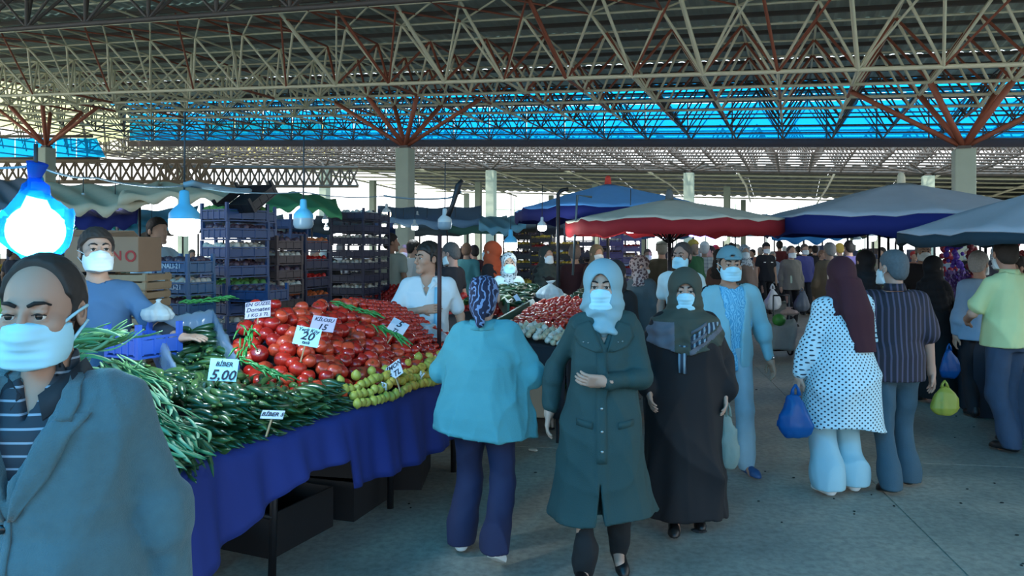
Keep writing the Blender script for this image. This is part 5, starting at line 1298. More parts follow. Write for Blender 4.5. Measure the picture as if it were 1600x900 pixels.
# --- long green peppers
M_pep = [mat('pepper_dark', '#17361f', .3, var=.3, scale=12, coat=.25), mat('pepper_mid', '#24482a', .32, var=.3, scale=12, coat=.25), mat('pepper_light', '#3f6032', .35, var=.3, scale=12)]
def pepper_mesh(m, seed, n=8, fat=1.0):
    rs = random.Random(seed); b = MB(); bend = rs.uniform(-.02, .02); k = 7; pts = []; rr = []
    prof = [.55, .9, 1, .95, .85, .7, .35, .05]
    for i in range(8): f = i/7; pts.append((bend*math.sin(f*PI), bend*.5*f, -.075+.15*f)); rr.append(.0175*fat*prof[i])
    b.tube(pts, rr, n); b.cur = 1; b.tube([(0, 0, -.095), (0, 0, -.072)], [.005, .008], 5); return b.mesh('green_pepper', [m, mat('pepper_stem', '#5d7a3c', .7)], True)
PEPS = [pepper_mesh(M_pep[i % 3 if i % 4 else 0], i, 8, 1+.15*(i % 3)) for i in range(6)]
pep = []
# end-on wall along the front edge, tips towards the aisle, curving round the corner
for row in range(5):
    for i in range(40):
        t = -.12+i*.0335+(.016 if row % 2 else 0)
        if t > 1.02: continue
        z = .832+row*.031; n = .03+.018*row+.03*max(0, (t-.75))*2; d = -SN*1.0+SD*(.9*max(0, t-.65))+Vector((0, 0, random.uniform(-.12, .08)))+SD*random.uniform(-.12, .12)
        pep.append((t, n, z, d))
# bed of peppers lying on top, swirling
def bed_z(t, n): return .96+.17*min(1, max(0, (n-.1)/.85))+.03*math.sin(5*t+3*n)
for j in range(19):
    for i in range(24):
        t = -.12+i*.055+random.uniform(-.02, .02); n = .14+j*.046+random.uniform(-.02, .02)
        lim = 1.08-.72*max(0, n-.2)
        if t > lim or t < -.12+.42*n or (t > .3 and n > .72-.76*(t-.4)): continue
        ang = 1.9*n-1.3*(t-.4)+random.uniform(-.45, .45) if n > .3 else 1.35+random.uniform(-.3, .3)-.8*(t-.4)
        d = SD*math.cos(ang)+SN*math.sin(ang)+Vector((0, 0, random.uniform(-.15, .3)))
        pep.append((t, n, bed_z(t, n)+random.uniform(-.02, .02), d))
# peppers in the plastic lined box behind
for k in range(130):
    u_, v_ = random.uniform(.06, .94), random.uniform(.08, 1.1); c_ = P(236, 503, 5.0).lerp(P(333, 487, 5.15), u_).lerp(P(276, 580, 4.15).lerp(P(372, 568, 4.3), u_), v_); t, n = st_inv(c_); zq = c_.z-.085; a = random.uniform(0, PI); d = SD*math.cos(a)+SN*math.sin(a)+Vector((0, 0, random.uniform(-.3, .3)))
    pep.append((t, n, zq+random.uniform(-.02, .03), d))
pep = [(t, n, z, d) for t, n, z, d in pep]
pep.sort(key=lambda c: (S(c[0], c[1], c[2])-camp).length-(.6 if c[2] > .9 else 0)*0)
stuffP = MB(); pv = [v.co.copy() for v in PEPS[0].vertices]; pf = [tuple(p.vertices) for p in PEPS[0].polygons]
step = max(1, len(pep)/295.)
keep = set(random.Random(3).sample(range(len(pep)), min(235, len(pep))))
for k, (t, n, z, d) in enumerate(pep):
    R = orient(d, random.uniform(0, 6)); sc = random.uniform(.85, 1.2)
    if k in keep: place(PEPS[k % 6], 'green_pepper', S(t, n, z), R, sc, 'dark green long pepper heaped at the near end of the front stall', 'pepper', 'long green peppers on the front stall')
    else: stuffP.cur = 0; stuffP.add([S(t, n, z)+R @ (v*sc) for v in pv], pf)
for k in range(160):
    t, n = random.uniform(-.1, 1.0), random.uniform(.12, 1.05)
    if t < -.1+.42*n or (t > .3 and n > .68-.76*(t-.4)): continue
    R = orient(SD*random.uniform(-1, 1)+SN*random.uniform(-1, 1)); stuffP.add([S(t, n, bed_z(t, n)-.05)+R @ (v*1.5) for v in pv], pf)
o = stuffP.build('pepper_heap', M_pep[1], None, True); tag(o, 'rest of the dark green pepper heap at the near end of the front stall', 'peppers', kind='stuff')
# dark support below the peppers
bm_ = MB(); bm_.add([S(-.15, .04, .82), S(1.0, .06, .82), S(.6, .6, .82), S(.2, .7, .82), S(-.12, .12, .91), S(.95, .14, .92), S(.6, .5, 1.0), S(.22, .7, 1.02)], [(0, 1, 2, 3), (4, 7, 6, 5), (0, 4, 5, 1), (1, 5, 6, 2), (2, 6, 7, 3), (3, 7, 4, 0)])
tag(bm_.build('display_crate', M_board, None), 'dark upturned crate below the green pepper heap of the front stall', 'crate')
bm_ = MB(); bm_.add([S(.98, .1, .81), S(2.7, .1, .81), S(2.68, .88, 1.12), S(1.1, .88, 1.12), S(.98, .1, .78), S(2.7, .1, .78), S(2.68, .88, .8), S(1.0, .88, .8)], [(0, 1, 2, 3), (4, 7, 6, 5), (0, 4, 5, 1), (1, 5, 6, 2), (2, 6, 7, 3), (3, 7, 4, 0)])
bm_.build('board', M_board, table, loc=-TL) if False else tag(bm_.build('display_board', M_board, None), 'dark slanted board below the tomato heap of the front stall', 'board')
# --- lemons along the front edge, strung in nets
M_lem = [mat('lemon_yellow', '#c4ab42', .45, var=.2, scale=14, bump=.3, bscale=120), mat('lemon_green', '#a8a848', .45, var=.2, scale=14), mat('lemon_gold', '#c9a848', .45, var=.2, scale=14)]
def lemon_mesh(m):
    b = MB(); b.lathe([(0, -1.25), (.16, -1.16), (.28, -1.02), (.62, -.8), (.9, -.4), (1, 0), (.9, .4), (.62, .8), (.28, 1.02), (.16, 1.18), (0, 1.22)], n=12); return b.mesh('lemon', m, True)
LEMS = [lemon_mesh(m) for m in M_lem]; k = 0
for i in range(52):
    for row in range(4):
        t = 1.0+i*.048+(.024 if row % 2 else 0)
        if t > 2.78: continue
        if row == 3 and i % 3: continue
        n = [-.03, .01, .055, .1][row]-.0+.05*math.sin(t*3)*.3; z = [.845, .895, .93, .97][row]+.012*math.sin(t*9+row)+.015*max(0, t-1.6)
        k += 1; place(LEMS[k % 3 if t > 1.35 else 1], 'lemon', S(t, n, z)+Vector([random.uniform(-.008, .008) for _ in range(3)]), rand_rot(), random.uniform(.026, .032), 'yellow-green lemon in the row along the front edge of the stall', 'lemon', 'lemons along the edge of the front stall')
for t in (1.3, 1.75, 1.95, 2.2):
    b = MB(); p = S(t, -.02, .9); b.tube([p+Vector((random.uniform(-.02, .02), -.03, random.uniform(-.03, .03))) for _ in range(7)], .006, 5)
    tag(b.build('net_tie', mat('white_tie', '#c9d3d6', .5), None, True), {1.3: 'bluish white tie knotted in the lemons at their near end', 1.75: 'white tie in the lemons below the limon sign', 1.95: 'white tie in the middle of the lemon row', 2.2: 'white tie at the far end of the lemon row'}[t], 'tie')
# --- flat green beans, strips in layered bundles at the near end
M_bean = [mat('bean_pale', '#7aa37c', .6, var=.2, scale=12), mat('bean_green', '#4f8052', .6, var=.25, scale=12), mat('bean_dark', '#2f5a38', .6, var=.25, scale=12)]
def bean_mesh(m, seed):
    rs = random.Random(seed); b = MB(); c = rs.uniform(-.05, .05); n = 8; l, r_ = [], []
    for i in range(n+1):
        f = i/n; x = c*math.sin(f*PI); w = .0085*math.sin(min(1, f*6, (1-f)*5)*PI/2)+.0008; z = -.13+.26*f; y = .014*math.sin(f*PI*1.4+seed)
        l.append(Vector((x-w, y, z))); r_.append(Vector((x+w, y, z)))
    t_ = Vector((0, .0035, 0)); md = [(p+q)/2+t_ for p, q in zip(l, r_)]; mu = [(p+q)/2-t_ for p, q in zip(l, r_)]
    b.sheet([l, md, r_, mu, l]); return b.mesh('flat_bean', m, True)
BEANS = [bean_mesh(M_bean[i % 3 if i < 4 else 0], i) for i in range(6)]
beans = []
for k in range(520):
    # an upright fan: bundles lean from the back (upper left) down to the aisle
    n = random.uniform(-.1, .78); t = random.uniform(-.85, -.16+.45*n)
    z = .88+.26*min(1, max(0, (n+.25)/.9))+random.uniform(-.03, .02); a = random.gauss(0, .22)
    d = (SN*math.cos(a)+SD*(math.sin(a)+.25)+Vector((0, 0, .28)))
    beans.append((t, n, z, d))
for k in range(170):   # dark loose ends hanging over the edge
    t = random.uniform(-.85, -.16); n = -.02+.14*random.random()-.22*max(0, -t-.2); d = -SN*.9+SD*random.uniform(-.6, .25)+Vector((0, 0, random.uniform(-.55, .05)))
    beans.append((t, n, .82+.08*random.random(), d))
keep = set(random.Random(5).sample(range(len(beans)), 290)); stuffB = MB()
bv = [v.co.copy() for v in BEANS[0].vertices]; bf = [tuple(p.vertices) for p in BEANS[0].polygons]
for k, (t, n, z, d) in enumerate(beans):
    R = orient(d, random.uniform(-.8, .8)); sc = random.uniform(.8, 1.15); dark = k >= 520
    if k in keep: place(BEANS[(2 if dark else k % 6)], 'flat_bean', S(t, n, z), R, sc, 'flat green bean in the fanned heap at the near end of the front stall' if not dark else 'dark green bean end hanging over the near corner of the blue cloth', 'bean', 'flat green beans on the front stall' if not dark else 'dark bean ends over the cloth')
    else: stuffB.cur = 0 if not dark else 1; stuffB.add([S(t, n, z)+R @ (v*sc) for v in bv], bf)
o = stuffB.build('bean_heap', [M_bean[1], M_bean[2]], None, True); tag(o, 'rest of the fanned green bean heap at the near end of the front stall', 'beans', kind='stuff')
b = MB(); b.add([S(-.85, -.12, .8), S(-.14, -.0, .8), S(.1, .8, .8), S(-.8, .8, .8), S(-.8, -.05, .84), S(-.16, .04, .85), S(.08, .8, 1.04), S(-.75, .8, 1.04)], [(0, 1, 2, 3), (4, 7, 6, 5), (0, 4, 5, 1), (1, 5, 6, 2), (2, 6, 7, 3), (3, 7, 4, 0)])
tag(b.build('display_crate', M_board, None), 'dark upturned crate below the fanned green beans', 'crate')
# beans further back behind the blazer man
stb = MB()
def bundle(c, d, n, spread, lab, name='bean_bundle', m=None, length=1.0, rad=1.0):
    b = MB(); c = Vector(c)
    for k in range(n):
        off = Vector((random.gauss(0, spread), random.gauss(0, spread), abs(random.gauss(0, spread*.6)))); R = orient(Vector(d)+Vector((random.gauss(0, .25), random.gauss(0, .25), random.gauss(0, .12))), random.uniform(0, 6)); b.cur = k % 2
        b.add([c+off+R @ Vector((v.x*rad, v.y*rad, v.z*length)) for v in bv], bf)
    return tag(b.build(name, m or [M_bean[0], M_bean[1]], None, True), lab, 'beans', kind='stuff')
bundle(P(25, 575, 3.1), (1, -.3, .2), 90, .1, 'fan of green beans behind the blazer man at the left edge')
bundle(P(150, 535, 3.7), (1, .2, .3), 34, .045, 'green bean bundle behind the shoulder of the blazer man')
for (x, y, Y, d, lab) in ((382, 535, 4.25, (.25, -1, -.5), 'upright bunch of thin green beans between the pepper box and the tomatoes'), (405, 578, 4.0, (.9, -.3, -.3), 'bright green long peppers at the lower end of the thin beans'), (606, 522, 4.95, (.8, -.6, -.35), 'diagonal row of green peppers dividing the tomato heap'), (548, 484, 5.2, (.8, -.2, -.2), 'short green garland at the top of the tomato heap'), (315, 474, 5.0, (1, 0, .1), 'small bunch of green beans at the back of the pepper box')):
    b = MB(); c = P(x, y, Y); dv = Vector(d).normalized()
    for k in range(26):
        side = dv.cross(Vector((0, 0, 1))).normalized(); s0 = random.uniform(-.16, .16); p = c+dv*s0*(1 if k else 0)+side*random.gauss(0, .018)+Vector((0, 0, random.uniform(0, .02)))
        q = p+dv*random.uniform(.06, .13)+side*random.gauss(0, .025); b.tube([p, (p+q)/2+Vector((0, 0, .012)), q], [.004, .0065, .003], 5)
    tag(b.build('pepper_garland', mat('fresh_green', '#2f7a3a', .4, var=.25), None, True), lab, 'greens', kind='stuff')
# --- blue plastic crate with a clear film lining, holding peppers
def film_box():
    A, B, C_, D_ = P(236, 503, 5.0), P(333, 487, 5.15), P(372, 568, 4.3), P(276, 580, 4.15)
    org = (A+B+C_+D_)/4; org.z = .82; r = empty('film_lined_box', org, 0, 'blue crate lined with clear plastic film holding green peppers', 'box')
    m = mat('film_blue_crate', '#234a86', .5, var=.1); film = mat('clear_film', '#b9d4e2', .12, var=0, trans=(.3, .6, '#dfeff8'), spec=.9)
    for (p, q, nm) in ((A, B, 'back_wall'), (A, D_, 'side_wall'), (B, C_, 'side_wall')):
        b = MB(); dn = Vector((0, 0, -.2)); b.sheet([[p.lerp(q, i/8)-org for i in range(9)], [p.lerp(q, i/8)+dn-org for i in range(9)]]); o = b.build(nm, m, r); solid(o, .014, 0)
        ctr = (A+B+C_+D_)/4
        b = MB(); rows = []
        for j in range(6):
            row = []
            for i in range(15):
                f = i/14; c = p.lerp(q, f); inw = (ctr-c); inw.z = 0; inw.normalize(); k = [(-.03, -.09), (-.025, -.02), (-.005, .018), (.022, .012), (.035, -.05), (.05, -.13)][j]
                row.append(c+inw*(k[0]+.006*math.sin(i*1.9+j))+Vector((0, 0, k[1]+.008*math.sin(i*2.3+j*1.1)))-org)
            rows.append(row)
        b.sheet(rows); b.build('plastic_film', film, r, True)
    return A, B, C_, D_
FB = film_box()
# --- price signs, hand-written
M_paper = mat('sign_paper', '#c6ccd8', .8, var=.04); M_paper2 = mat('sign_paper_lilac', '#b3afc6', .8, var=.04); M_paper3 = mat('sign_paper_cyan', '#a9dcea', .8, var=.04); M_ink = mat('marker_ink', '#1b2338', .7, var=0)
def sign(x, y, Y, w, h, yaw, tilt, roll, lines, label, paper=None, fit=1.0):
    c = P(x, y, Y); r = empty('price_sign', c, 0, label, 'sign'); r.rotation_euler = (math.radians(tilt), math.radians(roll), math.radians(yaw))
    b = MB(); b.box((0, 0, 0), (w/2, .0015, h/2)); b.build('card', paper or M_paper, r)
    n = len(lines)
    for i, (tx, sz) in enumerate(lines):
        lettering(tx, sz*h*1.25, M_ink, r, (0, -.003, h*(.5-(i+.5)/n)), (PI/2, 0, 0), .25)
    b = MB(); b.box((0, .006, -h*.5-.04), (.004, .004, .06)); b.build('stick', M_wood, r)
sign(403, 484, 4.75, .155, .11, 4, -28, -6, [('EN GÜZEL', .24), ('Domates', .28), ('1 KG 5 TL', .22)], 'lilac price sign leaning at the top left of the tomatoes', M_paper2)
sign(505, 506, 4.85, .15, .105, 0, -35, 8, [('KİLOSU', .26), ('15', .45)], 'pale price sign near the top middle of the tomatoes', M_paper2)
sign(480, 526, 4.45, .145, .115, 8, -30, 12, [('Yerli Köy', .22), ('20', .5), ('tatlı', .2)], 'bright blue-white price sign reading 20 in the tomato heap', M_paper3)
sign(621, 512, 5.35, .125, .115, -12, -35, 25, [('5', .5), ('TL', .3)], 'narrow tilted price sign near the far small tomatoes')
sign(615, 580, 4.8, .13, .105, -20, -25, -35, [('LİMON', .34), ('5 TL', .4)], 'tilted lemon price sign reading LİMON above the lemon row')
sign(349, 578, 3.95, .14, .115, 10, -18, 5, [('BİBER', .22), ('5,00', .5)], 'white price sign with a five standing in the green peppers', M_paper3)
sign(426, 648, 3.72, .11, .05, 0, -50, 2, [('BİBER 5', .5)], 'small flat label lying low in the front rows of the green peppers')
sign(8, 517, 2.75, .13, .12, 0, -12, 0, [('AN', .28), ('AŞ', .3), ('da', .34)], 'white handwritten sign cut by the left edge behind the blazer man')
for i, (t, n, k_, lab) in enumerate(((1.0, .55, 0, 'black crate stored under the front stall, nearest the aisle end of the cloth'), (1.65, .5, 0, 'black crate on the floor below the lemons'), (1.65, .5, 1, 'black crate standing on another below the lemons'), (.3, .8, 0, 'black crate in the shade under the green peppers'), (2.3, .5, 0, 'black crate under the far end of the front stall'), (.95, 1.0, 0, 'black crate at the back under the tomatoes'))):
    r = empty('crate', S(t, n, .27*k_), SROT+.1*i, lab, 'crate'); mk = mat('shade_dark_crate', '#0e1116', .7)  # crates coloured near black to darken the space under the table
    b = MB(); b.box((0, 0, .01), (.28, .2, .01)); b.build('base', mk, r)
    for sx in (-1, 1):
        b = MB(); b.box((sx*.275, 0, .13), (.006, .2, .12)); b.build('end_panel', mk, r); b = MB(); b.box((0, sx*.195, .13), (.28, .006, .12)); b.build('side_panel', mk, r)
# iron post with scale hook at the polo seller, hanging off bulb wires come later
b = MB(); p = P(686, 520, 5.75); b.tube([(p.x, p.y, .9), (p.x+.005, p.y, 1.84)], .016, 8)
post = b.build('stall_post', mat('rusty_post', '#3f2a2c', .6, metal=.3), None, True); tag(post, 'thin rust brown post standing on the stall in front of the polo seller', 'post')
b = MB(); b.tube([P(700, 338, 6.0), P(708, 318, 6.0), P(716, 290, 6.0), P(722, 281, 6.0)], [.02, .018, .024, .012], 8); b.tube([P(716, 290, 6.0), P(719, 298, 6.0), P(716, 304, 6.0)], .008, 6)
tag(b.build('umbrella_strut', M_iron, None, True), 'dark bent strut rising to the right above the polo seller', 'strut')
# crates, bags and box beside and behind the stall
M_pl = mat('plastic_white_film', '#c3d2d6', .35, var=.1, trans=(.35, .2, '#eef4f6'))
def plastic_bag(c, r, h, m, label, knot=True, lump=1.0, seed=0, handles=False):
    root = empty('plastic_bag', c, 0, label, 'bag'); f = Fld((-r*1.5, -r*1.3, -.03), (r*1.5, r*1.3, h*1.1), max(r, h)/20)
    if handles: zs, rx, ry = [0, .08, .25, .5, .75, .93, 1.0], [.55, .82, 1, .86, .6, .36, .28], [.35, .5, .6, .5, .3, .14, .1]
    else: zs, rx, ry = [0, .08, .3, .55, .75, .85, 1.0], [.6, .9, 1, .8, .35, .12, .3], [.5, .7, .8, .65, .3, .12, .2]
    f.stack([z*h for z in zs], [x*r for x in rx], [y*r for y in ry], folds=.09, nf=7, ph=seed, k=0, p=2.3)
    f.wrinkle(r*.035, 2.6/r, seed+2)
    link('bag_body', f.mesh('bag_body', m), root)
    if handles:
        for q in (-1, 1): b = MB(); b.tube([(q*r*.2, 0, h*.95), (q*r*.16, .0, h*1.08), (0, 0, h*1.2)], [r*.14, r*.09, r*.06], 6); b.build('handle', m, root, True)
    return root
plastic_bag(P(247, 502, 4.75), .09, .14, M_pl, 'small white plastic bag standing by the blue crate left of the pepper box')
plastic_bag(P(668, 540, 5.95), .17, .16, M_pl, 'crumpled white plastic bag on the stall in front of the polo seller', seed=3)
# ================================================================ crates, tarps, umbrellas, lamps, second stall
def crate_parts(w, d, h, m, vented=True):
    """open plastic crate: base, four corner posts, slatted sides; returns list of (name, mesh)"""
    out = []; b = MB(); b.box((0, 0, .006), (w/2, d/2, .006)); out.append(('base', b.mesh('base', m)))
    post = []
    for sx in (-1, 1):
        for sy in (-1, 1):
            b = MB(); b.box((sx*(w/2-.012), sy*(d/2-.012), h/2), (.014, .014, h/2)); out.append(('corner_post', b.mesh('corner_post', m)))
    for sy in (-1, 1):
        b = MB(); b.box((0, sy*(d/2-.004), h*.33), (w/2-.02, .004, h*.2)); 
        for k in range(5): b.box((-w/2+.03+(w-.06)*k/4, sy*(d/2-.001), h*.36), (.006, .005, h*.26))
        b.box((0, sy*(d/2-.004), h*.6), (w/2-.02, .006, .008)); out.append(('side_panel', b.mesh('side_panel', m)))
    for sx in (-1, 1):
        b = MB(); b.box((sx*(w/2-.004), 0, h*.33), (.004, d/2-.02, h*.2))
        for k in range(4): b.box((sx*(w/2-.001), -d/2+.03+(d-.06)*k/3, h*.36), (.005, .006, h*.26))
        b.box((sx*(w/2-.004), 0, h*.6), (.006, d/2-.02, .008)); out.append(('end_panel', b.mesh('end_panel', m)))
    return out
_cr = {}
def crate(loc, rz, w, d, h, m, label, group=None, fill=None, tilt=0):
    key = (w, d, h, m.name)
    if key not in _cr: _cr[key] = crate_parts(w, d, h, m)
    r = empty('crate', loc, rz, label, 'crate', group); r.rotation_euler = (tilt, 0, rz)
    for n, me in _cr[key]: link(n, me, r)
    if fill:
        k2 = key+(fill.name,)
        if k2 not in _cr:
            b = MB(); rs = random.Random(len(_cr))
            for i in range(7):
                for j in range(5): b.ball((-w/2+.05+(w-.1)*i/6+rs.uniform(-.01, .01), -d/2+.04+(d-.08)*j/4, h*.55+rs.uniform(0, .03)), rs.uniform(.03, .042), 6, 4)
            _cr[k2] = b.mesh('contents', fill, True)
        o = link('contents', _cr[k2], r); o['kind'] = 'stuff'
    return r
M_cb = mat('crate_blue', '#163862', .5, var=.15); M_cd = mat('crate_navy', '#141c38', .5, var=.15); M_cbk = mat('crate_black', '#0f1116', .5); M_cbr = mat('crate_brown', '#3b2f31', .6); M_ccy = mat('crate_teal_blue', '#215177', .5)
M_card = mat('cardboard', '#8a7059', .9, var=.12, scale=5); M_cardp = mat('cardboard_pale', '#a59c8c', .9, var=.1)
F_purple = mat('aubergine_fill', '#4c3a46', .4); F_red = mat('red_fill', '#a5201c', .4); F_green = mat('green_fill', '#4c7a3c', .6); F_yel = mat('yellow_fill', '#c9a83a', .5); F_white = mat('white_fill', '#b9b4a8', .7); F_or = mat('orange_fill', '#b5582a', .5)
ORD = ['topmost', 'second from top', 'third from top', 'fourth from top', 'fifth from top', 'sixth from top', 'seventh from top', 'eighth from top']
def cstack(x, ybase_top, Y, w, d, h, n, m, label, rz=-.35, fills=(None,), top=None, zt=None):
    """stack whose top rim shows at pixel y=ybase_top; built down to the ground"""
    zt = CAMH-(ybase_top-HORY)/FPX*Y; X = P(x, HORY, Y).x; n = int(zt/h); z0 = 0
    hh = zt/n
    for k in range(n):
        fl_ = fills[k % len(fills)]
        q = n-1-k; seen = q < 8
        lab = ORD[q]+' '+label if seen else 'hidden lower '+label
        crate((X+random.uniform(-.006, .006), Y+random.uniform(-.006, .006), z0+k*hh), rz+random.uniform(-.02, .02), w, d, hh*.985, m, lab, group=('crates of the stack, '+label.split(' in the ')[-1])[:100], fill=fl_ if (k > n*.35 or Y > 9) else None)
cstack(368, 318, 7.6, .40, .5, .172, 12, M_cb, 'blue plastic crate in the tall stack behind the pepper box', rz=math.radians(-32), fills=(F_purple, F_white, F_purple, F_green))
cstack(288, 396, 7.0, .40, .34, .17, 9, M_ccy, 'teal blue crate in the low stack left of the tall blue stack', rz=math.radians(-20), fills=(F_purple, F_white))
cstack(437, 368, 8.2, .30, .4, .15, 12, M_cbr, 'brown crate in the narrow stack right of the tall blue stack', rz=math.radians(-25), fills=(F_white, F_purple))
cstack(440, 335, 9.4, .5, .4, .17, 13, M_cb, 'blue crate in the stack rising behind the unlit bulb', rz=math.radians(-15), fills=(F_purple, None))
cstack(478, 366, 9.0, .34, .5, .19, 10, M_cd, 'navy crate with red peppers in the stack below the green tarp', rz=math.radians(-20), fills=(F_red, F_red, F_or))
cstack(556, 326, 11.0, .55, .45, .165, 14, M_cd, 'dark navy crate in the tall stack left of the pale column', rz=math.radians(-22), fills=(F_white, None))
cstack(572, 330, 11.7, .55, .45, .165, 14, M_cd, 'dark navy crate in the second row behind the tall navy stack', rz=math.radians(-22), fills=(F_white, None))  # extra stack added so gaps in the navy crates look dark
cstack(384, 322, 8.3, .40, .5, .172, 12, M_cb, 'blue plastic crate in the second row behind the tall blue stack', rz=math.radians(-32), fills=(F_purple, F_white, F_purple, F_green))  # extra stack added to close bright gaps in the blue crates
cstack(826, 362, 14, .5, .4, .16, 13, M_cbk, 'black crate in the wall of crates left of the green-scarfed woman', rz=-.2, fills=(F_yel, F_purple))
cstack(806, 362, 14.2, .4, .4, .16, 13, M_cbk, 'black crate at the left end of the black crate wall', rz=-.2, fills=(F_purple, F_yel))
cstack(848, 366, 13.8, .4, .4, .16, 13, M_cbk, 'black crate in the middle of the black crate wall', rz=-.2, fills=(F_red, F_yel))
cstack(882, 376, 13.6, .5, .4, .16, 13, M_cbk, 'black crate at the right end of the black crate wall', rz=-.2, fills=(F_yel, F_yel))
cstack(905, 335, 15, .6, .4, .2, 12, M_cd, 'navy crate in the tall stack under the blue umbrella', rz=-.1, fills=(None, F_purple))
cstack(955, 350, 14, .42, .4, .2, 12, mat('crate_violet', '#3a3a78', .5), 'violet blue crate in the stack under the red umbrella', rz=-.1, fills=(F_white, F_purple))
cstack(978, 362, 14.6, .5, .4, .2, 12, mat('crate_grey_violet', '#55568a', .5), 'grey-violet crate right of the violet stack under the red umbrella', rz=.1, fills=(F_red, F_white))
crate(P(400, 470, 7.4)-Vector((0, 0, .0)), -.3, .5, .34, .17, M_cb, 'blue crate behind the lilac price sign', fill=F_purple)
crate(P(388, 318, 7.55), -.5, .5, .36, .15, M_cbk, 'black crate tipped on its side on top of the tall blue stack', tilt=.6)
crate(P(225, 555, 4.6), math.radians(-28), .3, .3, .2, mat('crate_bright_blue', '#2a55b0', .45), 'bright blue crate at the left of the film lined box')
# lettering of the grower on the low teal stack
for c in [c for c in COL.objects if 'teal blue crate' in c.get('label', '') and c['label'].split()[0] in ('topmost', 'second')]:
    o = lettering('KINALI-21', .06, mat('stencil_white', '#b9c6cf', .8), c, (.0, -.18, .075), (PI/2, 0, 0), 0, .02)
def xat(x, Y): return P(x, HORY, Y).x
# wooden crates and the cardboard carton behind the tee seller
def wooden_crate(loc, rz, w, d, h, label, m=M_wood):
    r = empty('wooden_crate', loc, rz, label, 'crate')
    for k in range(2):
        z = h*(.27+.46*k)
        for q in (-1, 1):
            b = MB(); b.box((0, q*d/2, z), (w/2, .006, h*.18)); b.build('slat', m, r); b = MB(); b.box((q*w/2, 0, z), (.006, d/2, h*.18)); b.build('slat', m, r)
    for sx in (-1, 1):
        for sy in (-1, 1): b = MB(); b.box((sx*(w/2-.018), sy*(d/2-.018), h/2), (.014, .014, h/2)); b.build('corner_post', m, r)
    b = MB(); b.box((0, 0, .005), (w/2, d/2, .005)); b.build('base', m, r)
Xc = P(205, HORY, 6.0).x; labs = ['uppermost', 'second from the top', 'third from the top', 'fourth from the top', 'fifth from the top', 'lowest']
for k in range(6):
    z = CAMH-(425-HORY)/FPX*6-.135*(k+1)-.0
    wooden_crate((Xc+random.uniform(-.01, .01), 6.0, z), -.12, .46, .34, .13, 'pale wooden crate below the large carton, '+labs[k]+' of its stack', mat('pine_slat', '#8e7a5f', .85, var=.2))
for (x0, x1, y0, y1, Y, lab, mm) in ((100, 118, 372, 420, 6.1, 'grey carton half hidden behind the tee seller', mat('carton_grey', '#5b6268', .9)), (118, 238, 370, 424, 6.0, 'large brown carton with red print behind the tee seller', M_card)):
    if x0 == 100:
        for q in range(5): wooden_crate((xat(109, 6.1), 6.1, .31*q), -.1, .42, .34, .3, ['lowest deep wooden crate under the grey carton', 'second deep wooden crate under the grey carton', 'middle deep wooden crate under the grey carton', 'fourth deep wooden crate under the grey carton', 'topmost deep wooden crate under the grey carton'][q], MATS['pine_slat'])
    r = empty('carton', P((x0+x1)/2, y1, Y), -.1, lab, 'box'); w_ = (x1-x0)/FPX*Y; h_ = (y1-y0)/FPX*Y
    b = MB(); b.box((0, 0, h_/2), (w_/2, .16, h_/2)); o = b.build('box_body', mm, r); bevel(o, .006)
    if x1 > 200:
        b = MB(); b.sheet([[(-w_/2, -.16, h_), (w_/2, -.16, h_)], [(-w_/2, -.2, h_+.05), (w_/2, -.22, h_+.04)]]); o = b.build('flap', mm, r); solid(o, .004)
        lettering('ALTIN', .1, mat('carton_print_red', '#9c2f2a', .8), r, (-.02+.05, -.1635, h_*.45), (PI/2, 0, 0), 0, .02)
        b = MB(); b.lathe([(.03, 0), (.045, 0), (.045, .004), (.03, .004)], (.24, -.162, h_*.45), 10, Matrix.Rotation(PI/2, 3, 'X')); b.build('printed_ring', MATS['carton_print_red'], r)
cb = [(P(686, 640, 5.6), (.13, .2, .005), (1.2, .1, -.4), 'cardboard sheet leaning below the lemons at the left of the turquoise jacket'), (P(820, 617, 5.9), (.16, .17, .005), (1.25, .12, .5), 'brown cardboard flap leaning out at the right of the turquoise jacket')]
for c, h, e, lab in cb:
    b = MB(); b.box((0, 0, 0), h); b.box((-h[0]*.6, 0, -.012), (h[0]*.4, h[1], .004)); o = b.build('cardboard_sheet', M_card, None, False, c); o.rotation_euler = e; tag(o, lab, 'cardboard')
# ---- second stall
T2 = Vector((.0, 6.9, 0)); D2 = Vector((.36, .933, 0)); N2 = Vector((-.933, .36, 0))
def Q(t, n, z): return T2+D2*t+N2*n+Vector((0, 0, z))
O2 = Q(0, -.55, 0)
st2 = empty('market_stall', O2, label='second stall under a black cloth, beyond the turquoise jacket', cat='stall')
blk = mat('black_cloth', '#10131b', .85)
for (a, b_) in (((0, -.5), (0, 1.2)), ((0, -.5), (3.4, -.5)), ((3.4, -.5), (3.4, 1.2))):
    b = MB(); rows = []; n = 40
    for j in range(6):
        f = j/5; rows.append([Q(a[0]+(b_[0]-a[0])*i/n-(.02*math.sin(i*1.4)+.02)*f*(a[0] == b_[0]), a[1]+(b_[1]-a[1])*i/n-(.02*math.sin(i*1.4)+.02)*f*(a[0] != b_[0]), .86-.62*f)-O2 for i in range(n+1)])
    b.sheet(rows); o = b.build('cloth', blk, st2, True); solid(o, .003)
b = MB(); b.add([Q(0, -.5, .86)-O2, Q(3.4, -.5, .86)-O2, Q(3.4, 1.2, 1.0)-O2, Q(0, 1.2, 1.0)-O2], [(0, 1, 2, 3)]); o = b.build('table_top', blk, st2); solid(o, .03)
for t in (.1, 1.7, 3.3):
    for n in (-.4, 1.1): b = MB(); b.tube([Q(t, n, 0)-O2, Q(t, n, .84)-O2], .02, 6); b.build('leg', M_iron, st2)
